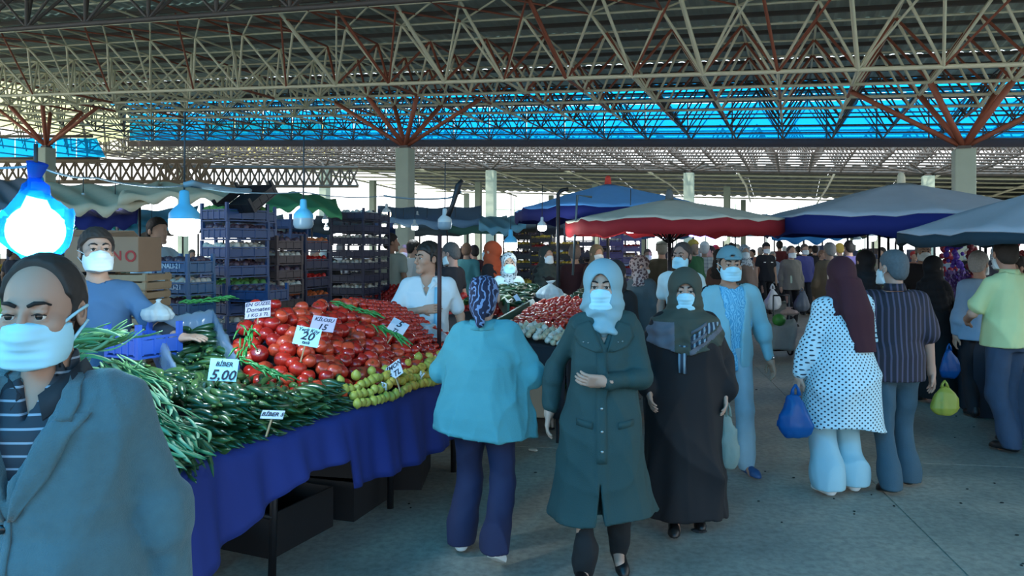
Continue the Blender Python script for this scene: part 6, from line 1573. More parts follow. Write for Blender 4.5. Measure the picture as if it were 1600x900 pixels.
def heap2(t0, t1, n0, n1, z0, z1, step, meshes, name, r, lab, cat, grp, rot=rand_rot, cap=300):
    c = 0; t = t0; rest = MB(); rv = [v.co.copy() for v in meshes[0].vertices]; rf = [tuple(p.vertices) for p in meshes[0].polygons]
    while t < t1:
        n = n0
        while n < n1:
            f = (t-t0)/(t1-t0); z = z0+(z1-z0)*f+.07*math.sin(PI*(n-n0)/(n1-n0))
            loc = Q(t+random.uniform(-.015, .015), n+random.uniform(-.015, .015), z+random.uniform(-.01, .015)); sc = random.uniform(r*.85, r*1.1)
            if c < cap: place(meshes[c % len(meshes)], name, loc, rot(), sc, lab, cat, grp)
            else: R = rot(); rest.add([loc+R @ (v*sc) for v in rv], rf)
            c += 1; n += step
        t += step*.9
    if rest.v: tag(rest.build(name+'_heap', meshes[0].materials[0], None, True), 'rest behind: '+lab.replace('in the heap ', ''), cat, kind='stuff')
M_on = [mat('onion_white', '#c9c2b3', .5, var=.15), mat('onion_cream', '#b8a98c', .5, var=.15)]
def onion_mesh(m):
    b = MB(); b.lathe([(0, -.8), (.5, -.72), (.9, -.35), (1, 0), (.88, .4), (.5, .75), (.18, 1), (.08, 1.35), (0, 1.4)], n=10); return b.mesh('onion', m, True)
heap2(.03, .42, -.45, .38, .89, .94, .062, [onion_mesh(m) for m in M_on], 'onion', .032, 'white onion at the near edge of the second stall', 'onion', 'white onions on the second stall')
heap2(.42, 1.55, -.42, .3, .93, 1.12, .068, TOMS, 'tomato', .036, 'red tomato in the heap on the second stall', 'tomato', 'tomatoes on the second stall', cap=80)
rp_ = lambda: orient(Vector((random.uniform(-1, 1), random.uniform(-1, 1), random.uniform(-.2, .2))))
heap2(1.5, 2.6, -.45, .1, 1.05, 1.2, .075, PEPS, 'green_pepper', 1.2, 'green pepper at the back right of the second stall', 'pepper', 'green peppers on the second stall', rp_, 30)
heap2(1.2, 2.2, .45, 1.05, 1.12, 1.24, .075, PEPS, 'green_pepper', 1.2, 'green pepper at the back left of the second stall', 'pepper', 'green peppers left on the second stall', rp_, 30)
b = MB(); b.box((0, 0, 0), (.5, .012, .09)); o = b.build('divider_board', mat('green_plastic', '#1f5a4a', .4), None, False, Q(.95, .36, 1.0)); o.rotation_euler = (0, -.12, math.atan2(D2.y, D2.x)); tag(o, 'green plastic strip edging the tomatoes of the second stall', 'board')
b = MB(); b.box((0, 0, 0), (.42, .012, .09)); o = b.build('divider_board', MATS['green_plastic'], None, False, Q(1.35, .62, 1.12)); o.rotation_euler = (0, -.1, math.atan2(D2.y, D2.x)+.5); tag(o, 'green plastic edge left behind the turquoise jacket shoulder', 'board')
plastic_bag(Q(1.75, .22, 1.16), .15, .2, M_pl, 'knotted white plastic bag on the second stall between the peppers', seed=2)
sign(832, 497, 7.9, .1, .13, 5, -35, 8, [('5', .5), ('TL', .3)], 'white price sign in the tomatoes of the second stall')
sign(812, 472, 8.3, .05, .19, 0, -20, -35, [('', .1)], 'narrow white label leaning at the top of the second stall')
crate(Vector((P(873, HORY, 8.6).x, 8.6, 0)), .3, .4, .4, .3, mat('crate_green_dark', '#1d3a35', .5), 'dark green crate on the floor under the second stall', fill=F_green)
crate(Vector((P(873, HORY, 8.6).x, 8.6, .3)), .3, .4, .4, .3, MATS['crate_green_dark'], 'upper dark green crate beside the second stall', fill=F_green)

# ---- umbrellas and tarps
def umbrella(cx, cy, apex, rim, W, D_, m_top, label, droop=.1, nr=8, rz=0, finial='#c9bda0', val=.16, m_in=None, seed=0, sag=.05):
    r = empty('market_umbrella', (cx, cy, 0), rz, label, 'umbrella'); rs = random.Random(seed)
    b = MB(); rows = []; ns = nr*6; rings = 9
    for j in range(rings):
        f = .03+.97*j/(rings-1); row = []
        for i in range(ns+1):
            a = 2*PI*i/ns; k = (i % 6)/6; bow = math.sin(PI*k)
            # squarish outline
            c, s = math.cos(a), math.sin(a); sq = 1/max(abs(c), abs(s)) if nr == 4 else 1/(abs(c)**3.2+abs(s)**3.2)**(1/3.2)
            x = c*sq*W/2*f*(1-.045*bow*f); y = s*sq*D_/2*f*(1-.045*bow*f)
            z = apex+(rim-apex)*f**1.05-sag*bow*f*(1-f*.4)+.012*math.sin(i*2.7+j*1.3+seed)*f
            row.append((x, y, z))
        rows.append(row)
    b.sheet(rows); o = b.build('canopy', m_in or m_top, r, True); 
    if m_in: o.data.materials.append(m_top); solid(o, .012, -1); md = o.modifiers[-1]; md.material_offset = 1; md.material_offset_rim = 1
    else: solid(o, .006)
    b = MB(); top = rows[-1]; low = [(x*1.0, y*1.0, z-val-.02*math.sin(i*1.9)) for i, (x, y, z) in enumerate(top)]
    b.sheet([top, low]); o = b.build('valance', m_in or m_top, r, True); solid(o, .006)
    b = MB(); b.tube([(0, 0, 0), (0, 0, apex-.02)], .024, 10); b.build('pole', M_iron, r, True)
    b = MB(); b.lathe([(0, .13), (.03, .12), (.045, .08), (.05, .0), (.08, -.03)], (0, 0, apex), 12); b.build('finial', mat('finial_'+finial.strip('#'), finial, .6), r, True)
    for i in range(nr):
        q = rows[-2][(i*6) % ns]; p = rows[0][(i*6) % ns]
        b = MB(); b.tube([(p[0], p[1], p[2]-.05), (q[0], q[1], q[2]-.035)], .011, 6); b.build('rib', M_iron, r, True)
        e = ((p[0]+q[0])/2, (p[1]+q[1])/2, (p[2]+q[2])/2-.04); b = MB(); b.tube([(0, 0, rim-.28), e], .009, 6); b.build('strut', M_iron, r, True)
    return r
def xat(x, Y): return P(x, HORY, Y).x
def zat(y, Y): return P(0, y, Y).z
m_bl = mat('canvas_blue', '#6db0ee', .85, var=.08, trans=(.25, 0)); m_navy = mat('canvas_navy', '#18246e', .85, var=.1, trans=(.3, 0)); m_red = mat('canvas_red', '#a3242c', .85, var=.1, trans=(.35, 0)); m_beige = mat('canvas_beige', '#b9b3a2', .9, var=.12); m_slate = mat('canvas_slate', '#9aa2ab', .9, var=.14, scale=4); m_cream = mat('canvas_cream', '#c9bfa2', .9, var=.15, trans=(.3, 0)); m_green = mat('canvas_green', '#4f9a68', .85, var=.1, trans=(.4, 0)); m_teal = mat('canvas_teal', '#1f9a8e', .85, trans=(.4, 0)); m_or = mat('canvas_orange', '#c4472c', .85, trans=(.4, 0))
umbrella(xat(950, 11.2), 11.2, zat(288, 11.2), zat(328, 11.2), 2.6, 2.7, m_bl, 'large blue umbrella with a red knob and navy underside', finial='#c0392b', m_in=m_navy, seed=1, rz=.3)
umbrella(xat(1046, 9.3), 9.3, zat(312, 9.3), zat(345, 9.3), 2.35, 2.3, m_beige, 'faded beige umbrella with a red underside in front of the blue one', finial='#5a5f60', m_in=m_red, seed=2, rz=.35)
umbrella(xat(1408, 9.2), 9.2, zat(286, 9.2), zat(340, 9.2), 3.15, 2.7, m_slate, 'slate grey umbrella with a pale knob and navy underside on the right', m_in=m_navy, seed=3, rz=-.2, val=.2)
umbrella(xat(1700, 6.6), 6.9, zat(285, 6.6), zat(362, 6.6), 2.3, 2.4, m_slate, 'dark grey umbrella cut by the right edge of the photo', m_in=mat('canvas_dark_teal', '#16303c', .9), seed=4, rz=.45, val=.1)
def tarp(pts, m, label, sag=.08, n=14, mi=None, name='awning', wave=.02, drop=0):
    """four corners in order; sagging sheet with a scalloped front edge"""
    A, B, C_, D_ = [Vector(p) for p in pts]; b = MB(); rows = []
    for j in range(n+1):
        v = j/n; row = []
        for i in range(n*2+1):
            u = i/(n*2); p = A.lerp(B, u).lerp(D_.lerp(C_, u), v); p.z -= sag*4*u*(1-u)*(1-.5*v)-wave*math.sin(u*19+v*7); row.append(p)
        rows.append(row)
    if drop: rows = [[p-Vector((0, .02, drop+.03*math.sin(i*.9))) for i, p in enumerate(rows[0])]]+rows
    o_ = rows[0][0].copy(); b.sheet([[p-o_ for p in r_] for r_ in rows]); r = b.build(name, m, None, True, o_); solid(r, .006); tag(r, label, 'tarp'); return r
tarp([P(75, 312, 7.8), P(235, 308, 8.2), P(250, 283, 10.5), P(70, 285, 10.2)], m_cream, 'cream tarp with a scalloped edge behind the blue bag lamp', drop=.08)
tarp([P(185, 308, 8.0), P(372, 310, 8.6), P(350, 290, 11), P(200, 287, 10.8)], m_cream, 'cream tarp edge above the lit bulb', drop=.08, sag=-.05)
tarp([P(415, 326, 9.0), P(535, 338, 9.6), P(525, 312, 12), P(418, 300, 11.5)], m_green, 'pale green tarp above the red pepper crates', sag=-.08, drop=.05)
tarp([P(108, 345, 11), P(200, 340, 11), P(215, 322, 14), P(100, 328, 14)], m_teal, 'bright teal tarp below the cream one', drop=.1)
tarp([P(175, 352, 12.5), P(300, 346, 12), P(310, 322, 15), P(170, 328, 15)], mat('canvas_sky', '#5fa9c4', .85, trans=(.4, 0)), 'pale sky blue tarp left of the tall crate stack', drop=.1)
tarp([P(-40, 318, 9), P(62, 300, 9), P(60, 275, 13), P(-40, 280, 13)], mat('canvas_grey', '#55626d', .9), 'grey tarp behind the blue bag lamp at the left edge', drop=.1)
tarp([P(100, 332, 8.6), P(215, 330, 8.6), P(215, 308, 9.4), P(100, 308, 9.4)], m_navy, 'navy tarp hanging under the cream one', drop=.14)
tarp([P(590, 336, 15), P(752, 342, 15), P(752, 322, 20), P(590, 322, 20)], mat('canvas_steel', '#5c7f9c', .9, trans=(.3, 0)), 'steel blue tarp behind the pale column', drop=.12)
tarp([P(748, 350, 13), P(822, 348, 13), P(822, 335, 16), P(748, 338, 16)], mat('canvas_pale_blue', '#7fb3c4', .9, trans=(.3, 0)), 'pale blue awning left of the blue umbrella', drop=.1)
tarp([P(935, 336, 10.4), P(1100, 342, 10.2), P(1100, 330, 12), P(935, 328, 12)], m_or, 'orange-red awning strip under the beige umbrella', drop=.1)
tarp([P(1205, 365, 13), P(1330, 360, 13), P(1330, 345, 16), P(1205, 352, 16)], mat('canvas_bright_blue', '#3c8fc8', .85, trans=(.4, 0)), 'bright blue tarp below the slate umbrella', drop=.1)
tarp([P(1190, 352, 20), P(1290, 352, 20), P(1290, 335, 28), P(1190, 335, 28)], mat('canvas_far_grey', '#4d5c5c', .9), 'far grey-green awning beyond the aisle', drop=.1)
# far goods: rows of stalls with heaps and crates
pal = [F_green, F_yel, F_red, F_white, F_or, mat('salad_fill', '#6c9a45', .6), F_purple]
far_names = {0: 'green', 1: 'yellow', 2: 'red', 3: 'whitish', 4: 'orange', 5: 'light green', 6: 'aubergine'}
def far_stall(x, Y, w, pi, clue, z=.85, cloth='#27303c'):
    X = xat(x, Y); r = empty('market_stall', (X, Y, 0), -.3, 'far stall heaped with %s produce, %s' % (far_names[pi], clue), 'stall')
    b = MB(); b.box((0, 0, z/2), (w/2, .4, z/2)); b.build('skirt', mat('skirt_'+cloth.strip('#'), cloth, .9), r)
    b = MB(); rs = random.Random(int(x))
    for i in range(int(w/.09)):
        for j in range(8): b.ball((-w/2+.05+i*.09, -.36+j*.09, z+.02+j*.035+rs.uniform(0, .03)), rs.uniform(.04, .055), 6, 4)
    o = b.build('produce', pal[pi], r, True); o['kind'] = 'stuff'
for args in [(560, 12.5, 1.2, 4, 'in front of the grey-green t-shirt'), (640, 11.5, 1.6, 2, 'behind the head of the polo seller'), (740, 9.0, 1.1, 2, 'beneath the gloved trader'), (832, 12.6, .9, 1, 'upper one by the green-scarfed woman'), (880, 12.8, .9, 1, 'right of the green-scarfed woman'), (915, 9.0, 1.1, 3, 'left behind the green coat'),
             (1010, 15, 1.8, 0, 'under the red umbrella'), (1080, 20, 2.2, 5, 'far behind the yellow hood'), (1180, 27, 3, 3, 'at the far end of the aisle'), (1290, 26, 3, 0, 'far beyond the lilac shirt'), (1365, 11.5, 1.3, 5, 'under the slate umbrella'), (1410, 12.5, 1.6, 0, 'behind the white cap'),
             (1520, 11, 1.4, 6, 'right of the black robe'), (1640, 8.0, 1.6, 4, 'at the right edge behind the pale green t-shirt'), (230, 10, 2, 0, 'below the teal tarp'), (60, 8.5, 2, 5, 'below the bag lamp'), (130, 12, 2.5, 4, 'far left behind the tee seller'), (480, 16, 2.2, 1, 'behind the crate stacks')]: far_stall(*args)
# violet flower-like bunches on the right
b = MB()
for k in range(260):
    c = P(random.uniform(1478, 1515), random.uniform(424, 470), 8.9+random.uniform(-.1, .2)); R = rand_rot(); b.add([c+R @ Vector(v) for v in ((-.008, 0, -.03), (.008, 0, -.03), (.012, .004, .03), (-.012, .004, .03))], [(0, 1, 2, 3)])
tag(b.build('herb_bunches', mat('violet_leaf', '#4b2f7c', .6, var=.3)), 'purple basil bunches right of the black robed woman', 'herbs', kind='stuff')
for (x, y, c, lab, Y) in ((1497, 400, '#5a3fb0', 'violet garland hanging above the purple herbs', 10), (1480, 392, '#b03a52', 'red garland hanging beside the pale column', 10.4), (1517, 395, '#7c2f3a', 'dark red garland hanging right of the violet one', 10.2), (1592, 400, '#7c2a2a', 'red garland at the right edge of the photo', 9.6), (1352, 425, '#4f8f4a', 'green leafy garland under the slate umbrella', 10.8)):
    b = MB()
    for k in range(46): b.ball(P(x, y, Y)+Vector((random.gauss(0, .05), random.gauss(0, .04), random.uniform(-.35, .3))), random.uniform(.025, .045), 6, 4)
    tag(b.build('garland', mat('garland_'+c.strip('#'), c, .5), None, True), lab, 'garland', kind='stuff')
# right edge stall: grey skirt, onions and a green net bag
r = empty('market_stall', (4.95, 6.3, 0), 0, 'grey skirted stall cut by the right edge beside the blue jeans', 'stall')
b = MB(); b.box((.55, .1, .36), (.62, .9, .36), Matrix.Rotation(.33, 3, 'Z')); b.build('skirt', mat('skirt_slate', '#3c4f66', .8), r)
b = MB(); 
for i in range(12):
    for j in range(16): b.ball(Vector((.55, .1, 0))+Matrix.Rotation(.33, 3, 'Z') @ Vector((-.56+i*.1, -.8+j*.1, .76+i*.01)), .05, 7, 5)
o = b.build('produce', mat('onion_brown', '#a0603a', .5), r, True); o['kind'] = 'stuff'
plastic_bag((4.78, 5.35, .72), .1, .2, mat('bag_yellow_green', '#a9b545', .4, trans=(.4, .15, '#d8e27a')), 'yellow-green bag at the right edge on the grey stall', seed=4)
# ---- lamps
M_bulb_cap = mat('bulb_cap_cyan', '#4f9fc0', .4); M_bulb_on = mat('bulb_lit', '#ffffff', .3, var=0, emit=14, ecol='#eaf6ff'); M_bulb_off = mat('bulb_off', '#8fa9b8', .3, var=0, trans=(.3, .1)); M_wire = mat('cable_dark', '#23282c', .6)
def bulb(x, y, Y, d, lit, label, pw=0, col=(1, 1, 1), up=.4, cap=None, emat=None):
    """high power LED bulb: screw neck, sloping cap, cylinder diffuser; (x, y) is the centre of the diffuser"""
    c = P(x, y, Y); r = empty('hanging_bulb', c, 0, label, 'lamp'); R_ = d/2
    b = MB(); b.lathe([(0, -.62*R_*1.1), (.55*R_, -.6*R_*1.1), (.88*R_, -.5*R_), (R_, -.2*R_), (R_, .45*R_)], n=20); b.build('diffuser', emat or (M_bulb_on if lit else M_bulb_off), r, True)
    b = MB(); b.lathe([(R_*1.01, .45*R_), (R_*.98, .85*R_), (.7*R_, 1.2*R_), (.36*R_, 1.5*R_), (.32*R_, 2.3*R_), (.24*R_, 2.4*R_), (0, 2.45*R_)], n=20); b.build('cap', cap or M_bulb_cap, r, True)
    b = MB(); b.tube([(0, 0, 2.4*R_), (.004, 0, 2.4*R_+up)], .005, 6); b.build('cable', M_wire, r, True)
    if lit and pw:
        ld = bpy.data.lights.new('bulb_light', 'POINT'); ld.energy = pw; ld.color = col; ld.shadow_soft_size = R_; lo = bpy.data.objects.new('bulb_light', ld); COL.objects.link(lo); lo.parent = r; lo.location = (0, 0, -R_*.9-.02)
    return r
bulb(288, 353, 3.9, .15, True, 'lit white bulb with a cyan cap left of the tall blue crates', 45, (.75, .93, 1))
bulb(474, 348, 4.9, .125, False, 'unlit bulb with a cyan cap in front of the crate stacks')
bulb(695, 352, 6.6, .12, False, 'unlit grey bulb beside the post of the polo seller', cap=mat('bulb_cap_grey', '#a9b4b6', .4))
bulb(847, 356, 9.4, .11, True, 'lit long bulb hanging from the blue umbrella', 20, (.9, .97, 1), cap=mat('bulb_cap_grey', '#a9b4b6', .4))
bulb(798, 384, 8.6, .15, True, 'lit bulb with a wide cyan shade above the pale jacket seller', 14, (.7, .9, 1))
bulb(985, 360, 9.9, .11, True, 'lit bulb below the beige umbrella, upper left one', 16, (.95, .95, 1), cap=MATS['bulb_cap_grey']); bulb(980, 342, 11, .07, True, 'small warm bulb at the edge of the beige umbrella', 6, (1, .85, .6), cap=MATS['bulb_cap_grey'], up=.15)
bulb(1030, 372, 13, .14, True, 'lit bulb beneath the red underside of the beige umbrella', 16, (.9, .93, 1), cap=MATS['bulb_cap_grey'])
# the bagged lamp: a lit bulb inside a knotted blue plastic bag
def bag_lamp(c, s, label, pw, col):
    r = empty('bagged_lamp', c, 0, label, 'lamp')
    b = MB(); b.lathe([(0, -.085*s), (.05*s, -.08*s), (.085*s, -.05*s), (.087*s, .02*s), (.05*s, .05*s), (.02*s, .12*s)], n=16); b.ball((0, 0, -.02*s), .092*s, 20, 14); b.build('bulb', mat('bulb_bright', '#ffffff', .3, var=0, emit=22, ecol='#e6fbff'), r, True)
    f = Fld((-.15*s, -.13*s, -.16*s), (.15*s, .13*s, .24*s), .006*s)
    f.ell((0, 0, -.02*s), (.112*s, .1*s, .1*s), 0); f.cap((0, 0, .04*s), (.0, 0, .15*s), .085*s, .03*s, .06*s); f.cap((-.08*s, 0, -.02*s), (-.115*s, 0, -.03*s), .03*s, .015*s, .03*s); f.cap((.05*s, 0, -.06*s), (.075*s, 0, -.115*s), .03*s, .012*s, .03*s)
    f.wrinkle(.004*s, 50/s, 3)
    m = mat('blue_bag_film', '#1a7fd8', .35, var=.1, scale=12, trans=(.5, .72, '#5ad8ff')); o = link('bag', f.mesh('bag', m), r)
    b = MB(); b.tube([(0, 0, .1*s), (.01*s, 0, .135*s), (-.005*s, 0, .16*s), (.012*s, -.01*s, .215*s)], [.05*s, .034*s, .02*s, .035*s], 10); b.build('bag_knot', mat('bag_knot_blue', '#1158b8', .4, trans=(.4, .1, '#2a8ce0')), r, True)
    b = MB(); b.tube([(0, 0, .17*s), (.0, 0, .17*s+.1)], .006, 6); b.build('cable', M_wire, r, True)
    ld = bpy.data.lights.new('bulb_light', 'POINT'); ld.energy = pw; ld.color = col; ld.shadow_soft_size = .09; lo = bpy.data.objects.new('bulb_light', ld); COL.objects.link(lo); lo.parent = r; lo.location = (0, -.0, -.15*s)
    return r
bag_lamp(P(56, 352, 2.35), .88, 'lit bulb inside a knotted blue plastic bag at the upper left', 16, (.1, .72, 1))
bag_lamp(Vector((-1.9, .75, 2.15)), .9, 'added unseen bagged bulb beyond the left edge, casting cyan on the nearest man', 17, (.1, .72, 1))  # added out of view to throw cyan light on the nearest man
# far lights
far_l = [(604, 335, 14, .16, 1, 'large warm white lamp left of the pale column'), (600, 352, 15, .09, 1, 'small warm lamp under the large one, left of the pale column'), (618, 354, 15, .09, 1, 'second small warm lamp beside the pale column'), (630, 353, 15.4, .09, 1, 'third small warm lamp at the pale column'), (648, 356, 13.5, .12, 0, 'bluish white lamp right of the pale column'), (652, 341, 17, .13, 1, 'pale lamp over the steel blue tarp'), (667, 349, 16, .09, 2, 'violet lamp over the steel blue tarp'), (711, 350, 16, .09, 2, 'violet lamp right of the unlit grey bulb'),
         (508, 345, 13, .1, 0, 'small white lamp behind the navy crate stack'), (510, 357, 13, .08, 0, 'lower small white lamp behind the navy crate stack'), (1150, 375, 26, .3, 0, 'far white lamp left of the aisle end'), (1175, 373, 28, .35, 0, 'far white lamp in the middle of the aisle end'), (1130, 372, 24, .22, 0, 'far white lamp behind the yellow hood'), (1095, 368, 17, .2, 2, 'violet-white lamp under the red umbrella edge'), (1082, 366, 17, .16, 2, 'smaller violet-white lamp under the red umbrella edge'), (1110, 371, 19, .2, 2, 'wide pale lamp at the end of the red umbrella'),
         (1300, 374, 17, .2, 0, 'white lamp under the bright blue tarp'), (1340, 378, 15, .16, 0, 'white lamp left of the slate umbrella pole'), (1362, 372, 15, .18, 0, 'white lamp behind the slate umbrella pole'), (1392, 376, 14, .14, 0, 'white lamp right of the slate umbrella pole'), (1420, 372, 13.5, .14, 0, 'white lamp above the white cap'), (1458, 370, 13, .18, 0, 'bluish lamp right of the white cap'), (1476, 372, 12, .13, 0, 'bluish lamp above the violet garland'), (1508, 377, 12, .13, 2, 'violet lamp above the purple herbs'), (1528, 380, 12, .1, 2, 'violet lamp left of the pale green t-shirt'),
         (130, 319, 9, .11, 0, 'lit lamp under the cream tarp, left one'), (180, 322, 9, .1, 0, 'lit lamp under the cream tarp, right one'), (112, 352, 13, .2, 0, 'white lamp over the tee seller'), (157, 354, 13, .12, 0, 'small lamp below the teal tarp'), (192, 356, 13, .16, 0, 'white lamp below the teal tarp'), (237, 356, 13, .13, 0, 'lamp behind the pale blue shirted trader'), (92, 308, 10, .08, 1, 'small lamp beside the bag lamp'), (893, 352, 14, .1, 0, 'small lamp among the black crates'), (920, 362, 14, .09, 0, 'small lamp under the blue umbrella')]
ems = [mat('far_lamp_white', '#ffffff', .4, var=0, emit=9, ecol='#eef8ff'), mat('far_lamp_warm', '#ffffff', .4, var=0, emit=9, ecol='#ffe9c4'), mat('far_lamp_violet', '#ffffff', .4, var=0, emit=8, ecol='#8c7cff')]
for k, (x, y, Y, d, c, lab) in enumerate(far_l):
    bulb(x, y, Y, d, True, lab, {0: 10, 1: 10, 2: 16}[c] if k % 2 == 0 else 0, [(.85, .95, 1), (1, .85, .65), (.35, .25, 1)][c], up=.25, cap=MATS['bulb_cap_grey'], emat=ems[c])
# cables strung between the stalls
def cable(pts, r, label):
    P_ = [Vector(p) for p in pts]; out = []
    for a, b_ in zip(P_[:-1], P_[1:]):
        for i in range(8): f = i/8; p = a.lerp(b_, f); p.z -= .06*4*f*(1-f)*(b_-a).length/3; out.append(p)
    b = MB(); b.tube(out+[P_[-1]], r, 6); return tag(b.build('cable', mat('cable_blue_grey', '#6b8592', .6), None, True), label, 'cable')
cable([P(-10, 262, 2.4), P(56, 258, 2.35), P(150, 278, 3.0), P(288, 290, 3.9), P(474, 300, 4.9), P(600, 306, 6)], .004, 'grey-blue cable carrying the bulbs across the left of the hall')
cable([P(288, 289, 3.9), P(300, 286, 3.9), P(330, 292, 4.1), P(390, 298, 4.5)], .016, 'dark twisted cable knot beside the lit bulb')
cable([P(600, 306, 6.0), P(695, 310, 6.6), P(720, 300, 6)], .008, 'thin cable above the polo seller')
b = MB(); X_ = xat(872, 9.0); b.tube([(X_, 9, 0), (X_, 9, zat(303, 9)), (X_+.04, 9, zat(297, 9)), (X_+.12, 9, zat(296, 9))], .022, 8); tag(b.build('crook_pole', M_iron, None, True), 'dark pole with a hooked top left of the blue umbrella', 'pole')
b = MB(); b.tube([P(895, 430, 9.2), P(902, 305, 9.2), P(925, 308, 9.2)], .014, 8); tag(b.build('crook_pole', mat('steel_pole', '#5a666a', .5, metal=.5), None, True), 'thin leaning grey pole right of the hooked one', 'pole')
for x, Y, yt, lab in ((183, 9, 318, 'thin dark pole under the cream tarp, left one'), (218, 9.2, 318, 'thin dark pole under the cream tarp, right one'), (1374, 10.5, 350, 'thin dark pole left of the slate umbrella pole'), (1388, 10, 345, 'dark square pole beside the slate umbrella pole'), (1540, 9.6, 350, 'thin dark pole under the right hand umbrella'), (1356, 12, 352, 'thin dark pole by the green garland')):
    b = MB(); X_ = xat(x, Y); b.tube([(X_, Y, 0), (X_, Y, zat(yt, Y))], .018, 8); tag(b.build('pole', M_iron, None, True), lab, 'pole')
# ---- distant rows: awnings with crates and shoppers, each built where it stands
acol = ['#3c4a50', '#27406e', '#5c6c70', '#3f6f66', '#6d6458', '#2c3340', '#7a8b90', '#345a86']
acw = ['dark grey', 'blue', 'grey', 'green', 'brownish', 'black-blue', 'pale grey', 'mid blue']
rsd = random.Random(11)
nl = ['far left behind the bag lamp', 'left behind the tee seller', 'behind the brown carton', 'behind the low teal crates', 'behind the tall blue stack', 'behind the unlit bulb', 'behind the navy crate stack', 'behind the pale column', 'behind the gloved trader', 'behind the pale jacket seller', 'behind the blue umbrella', 'behind the green coat', 'behind the red umbrella', 'behind the abaya', 'behind the cap man', 'left of the uniformed man', 'right of the open jacket', 'behind the maroon headscarf', 'behind the pinstriped shirt', 'behind the white cap', 'behind the violet garland', 'behind the light blue shirt', 'behind the pale green t-shirt', 'at the far right edge']
for k, nm in enumerate(nl):
    x = -20+k*70; Y = rsd.uniform(21, 29)+(6 if 1130 < x < 1280 else 0); c = k % 8; yy = 346+rsd.uniform(-4, 4)
    tarp([P(x-52, yy+8, Y), P(x+46, yy+8+rsd.uniform(-3, 3), Y), P(x+42, yy-7, Y+3), P(x-46, yy-6, Y+3)], mat('awning_'+acol[c].strip('#'), acol[c], .9, trans=(.2, 0)), 'distant %s awning %s' % (acw[c], nm), drop=.22, n=5)
    X = xat(x, Y); r = empty('market_stall', (X, Y+1.2, 0), 0, 'distant crate-lined stall under an awning %s' % nm, 'stall')
    b = MB(); b.box((0, 0, .45), (1.1, .35, .45)); b.build('counter', mat('counter_dark', '#262b33', .9), r)
    for q in (-1.05, 1.05): b = MB(); b.tube([(q, -1.2, 0), (q, -1.2, 2.55)], .03, 6); b.build('post', M_iron, r)
    for j in range(5): b = MB(); h_ = rsd.uniform(.4, 1.3); b.box((-.9+.45*j, .9, h_/2+.5), (.2, .18, h_/2)); b.build('crate_pile', [M_cd, M_cb, M_cbk, M_cbr, M_card][rsd.randrange(5)], r)
    b = MB()
    for i in range(20):
        for j in range(3): b.ball((-1+.105*i, -.2+.2*j, .95+.06*j+rsd.uniform(0, .05)), .07, 5, 3)
    o = b.build('produce', pal[rsd.randrange(7)], r); o['kind'] = 'stuff'
srcs = [o for o in list(COL.objects) if o.get('category') == 'person' and o.location.y > 12.4]
cc = ['#2b2f38', '#7d8fa0', '#a59c8c', '#4b3b36', '#c0c6c7', '#33445c', '#6d6a77', '#1f2126', '#8a5a4a', '#5c6b5a']
cw = ['charcoal', 'grey-blue', 'beige', 'dark brown', 'off-white', 'navy', 'mauve grey', 'black', 'rust', 'sage green']
spots_x = [20, 62, 105, 210, 262, 300, 455, 492, 532, 575, 690, 760, 778, 838, 872, 917, 946, 968, 1012, 1052, 1072, 1092, 1110, 1135, 1152, 1176, 1188, 1207, 1226, 1247, 1266, 1284, 1312, 1345, 1378, 1404, 1428, 1482, 1500, 1514, 1556, 1585]
for k, x in enumerate(spots_x):
    src = srcs[(k*5) % len(srcs)]; Y = rsd.uniform(16.5, 22) if not 1120 < x < 1290 else rsd.uniform(20, 30); c = copy_tree(src); ci = (k*3) % 10
    c.location = (xat(x, Y), Y, 0); c.rotation_euler.z = rsd.choice([0, PI, PI, .8, -1.2, 2.4]); h_ = rsd.uniform(1.6, 1.82)/1.75; c.scale = (h_, h_, h_)
    j = min(range(len(nl)), key=lambda q: abs(-20+q*70-x)); left = x < -20+j*70
    c['label'] = 'distant shopper in a %s top, %s, %s one' % (cw[ci], nl[j], 'nearer the left' if left else 'nearer the right'); c['group'] = 'distant shoppers along the hall'
    for ch in c.children:
        if ch.name.split('.')[0] in ('shirt', 'coat', 'abaya', 'jacket'): ch.material_slots[0].link = 'OBJECT'; ch.material_slots[0].material = mat('far_cloth_'+cc[ci].strip('#'), cc[ci], .9)
# ---- shopping trolley
def trolley():
    Y = 12.3; r = empty('shopping_trolley', (xat(1218, Y), Y, 0), .2, 'two wheeled shopping trolley with a pale bag and green melon in the aisle', 'trolley')
    for sx in (-.19, .19):
        w_ = empty('wheel', (sx, 0, .085)); w_.parent = r; R = Matrix.Rotation(PI/2, 3, 'Y')
        b = MB(); b.lathe([(.062, -.015), (.085, -.012), (.085, .012), (.062, .015), (.062, -.015)], n=18, axis=R); b.build('tyre', M_iron, w_, True)
        b = MB(); b.lathe([(0, -.012), (.06, -.01), (.06, .01), (0, .012)], n=14, axis=R); b.build('hub', mat('hub_white', '#c9cfd0', .4), w_, True)
    b = MB(); b.tube([(-.19, 0, .085), (.19, 0, .085)], .01, 6); b.build('axle', M_iron, r)
    for sx in (-.14, .14): b = MB(); b.tube([(sx, -.02, .12), (sx+.1, .12, .6), (sx+.16, .22, .95)], .012, 6); b.build('frame_tube', mat('steel_pole', '#5a666a', .5), r, True)
    b = MB(); b.tube([(-.14+.16, .22, .95), (.14+.16, .22, .95)], .014, 6); b.build('handle', M_iron, r, True)
    f = Fld((-.3, -.35, .05), (.35, .3, .75), .02); f.box((0, -.02, .3), (.2, .13, .2), .05, 0); f.box((.06, .03, .42), (.19, .12, .14), .05, .06); f.wrinkle(.008, 22, 5); link('bag', f.mesh('bag', mat('trolley_bag', '#9aa5a3', .8, var=.25, scale=6)), r)
    return r
trolley()
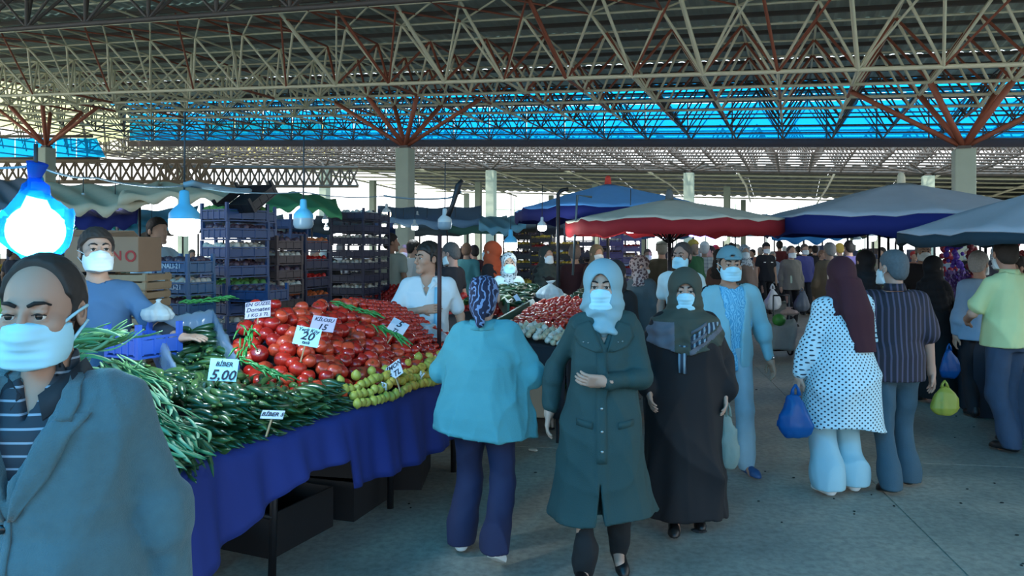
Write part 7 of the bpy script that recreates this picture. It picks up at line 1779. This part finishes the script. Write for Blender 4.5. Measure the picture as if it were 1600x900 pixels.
b = MB(); b.ball((0, 0, 0), (.105, .1, .1), 16, 10); o = b.build('melon', mat('melon_green', '#3f8f3f', .4, var=.3, scale=14), None, True, P(1217, 500, 12.2)); tag(o, 'bright green round melon on the shopping trolley', 'melon')
plastic_bag(P(1232, 492, 12.35), .13, .12, mat('bag_pink_white', '#b9a39c', .6), 'pinkish bag lying on top of the shopping trolley', seed=8)
# ---- bags carried by the people
m_bagblue = mat('bag_blue', '#1c6ab0', .35, trans=(.35, .3, '#6fc0f0')); m_bagy = mat('bag_lime', '#a8b04e', .4, trans=(.4, .15, '#e6ec9a')); 
def carried(x, ytop, ybot, Y, w, m, label, seed=0):
    zt, zb = zat(ytop, Y), zat(ybot, Y); h = (zt-zb)/1.12; plastic_bag((xat(x, Y), Y, zb), w/FPX*Y/2, h, m, label, seed=seed, handles=True)
carried(1243, 606, 683, 5.15, 54, m_bagblue, 'translucent blue bag held by the woman in the dotted tunic', 1)
carried(1476, 598, 648, 5.5, 42, m_bagy, 'lime green bag held by the man in the pinstriped shirt', 2)
carried(1483, 540, 590, 7.5, 30, m_bagblue, 'blue bag hanging between the pinstriped shirt and the light blue shirt', 3)
carried(1138, 636, 732, 4.72, 34, mat('bag_clear', '#9fb8b4', .4, trans=(.45, .3, '#d5e8df')), 'clear plastic bag with greens held by the woman in the abaya', 4)
carried(1207, 446, 484, 16.2, 26, mat('bag_white', '#c4cacb', .5), 'white bag in the right hand of the man in the open jacket', 5)
carried(1253, 452, 486, 16.2, 24, mat('bag_dark_mixed', '#54606c', .5), 'dark bag in the left hand of the man in the open jacket', 6)
carried(1170, 430, 462, 15, 16, MATS['bag_white'], 'white bag carried in the far aisle beside the cap man', 7)
# handbags
def handbag(c, label, m):
    r = empty('handbag', c, .2, label, 'bag'); f = Fld((-.2, -.12, -.15), (.2, .12, .2), .012); f.box((0, 0, 0), (.14, .06, .1), .04); f.wrinkle(.006, 20, 3); link('bag_body', f.mesh('bag_body', m), r)
    b = MB(); b.tube([(-.1, 0, .08), (-.06, 0, .2), (.06, 0, .2), (.1, 0, .08)], .009, 6); b.build('strap', m, r, True)
handbag(P(884, 500, 8.9), 'white and grey bag held near the green-scarfed woman', mat('bag_grey', '#8c8a84', .7))
# litter and specks on the floor
lit = [(833, 705, 'pale crumpled scrap on the floor beside the green coat', '#b9b3a6'), (860, 672, 'dark scrap on the floor by the second stall', '#1a1d20'), (1092, 832, 'dark stone on the floor at the abaya hem', '#202427')]
for k, (x, y, lab, c) in enumerate(lit):
    Y = CAMH*FPX/(y-HORY); b = MB(); rs = random.Random(k); b.ball((0, 0, .012), (.05, .03, .012), 8, 5, Matrix.Rotation(rs.uniform(0, 3), 3, 'Z')); tag(b.build('litter', mat('litter_'+c.strip('#'), c, .9), None, False, (xat(x, Y), Y, 0)), lab, 'litter')
b = MB()
for k in range(150):
    x, Y = random.uniform(-1, 5), random.uniform(2.5, 11); b.ball((x, Y, .003), (random.uniform(.005, .016), random.uniform(.004, .012), .004), 6, 4)
tag(b.build('floor_crumbs', mat('crumb_dark', '#23221f', .9)), 'scattered dark crumbs and leaf bits on the aisle floor', 'litter', kind='stuff')
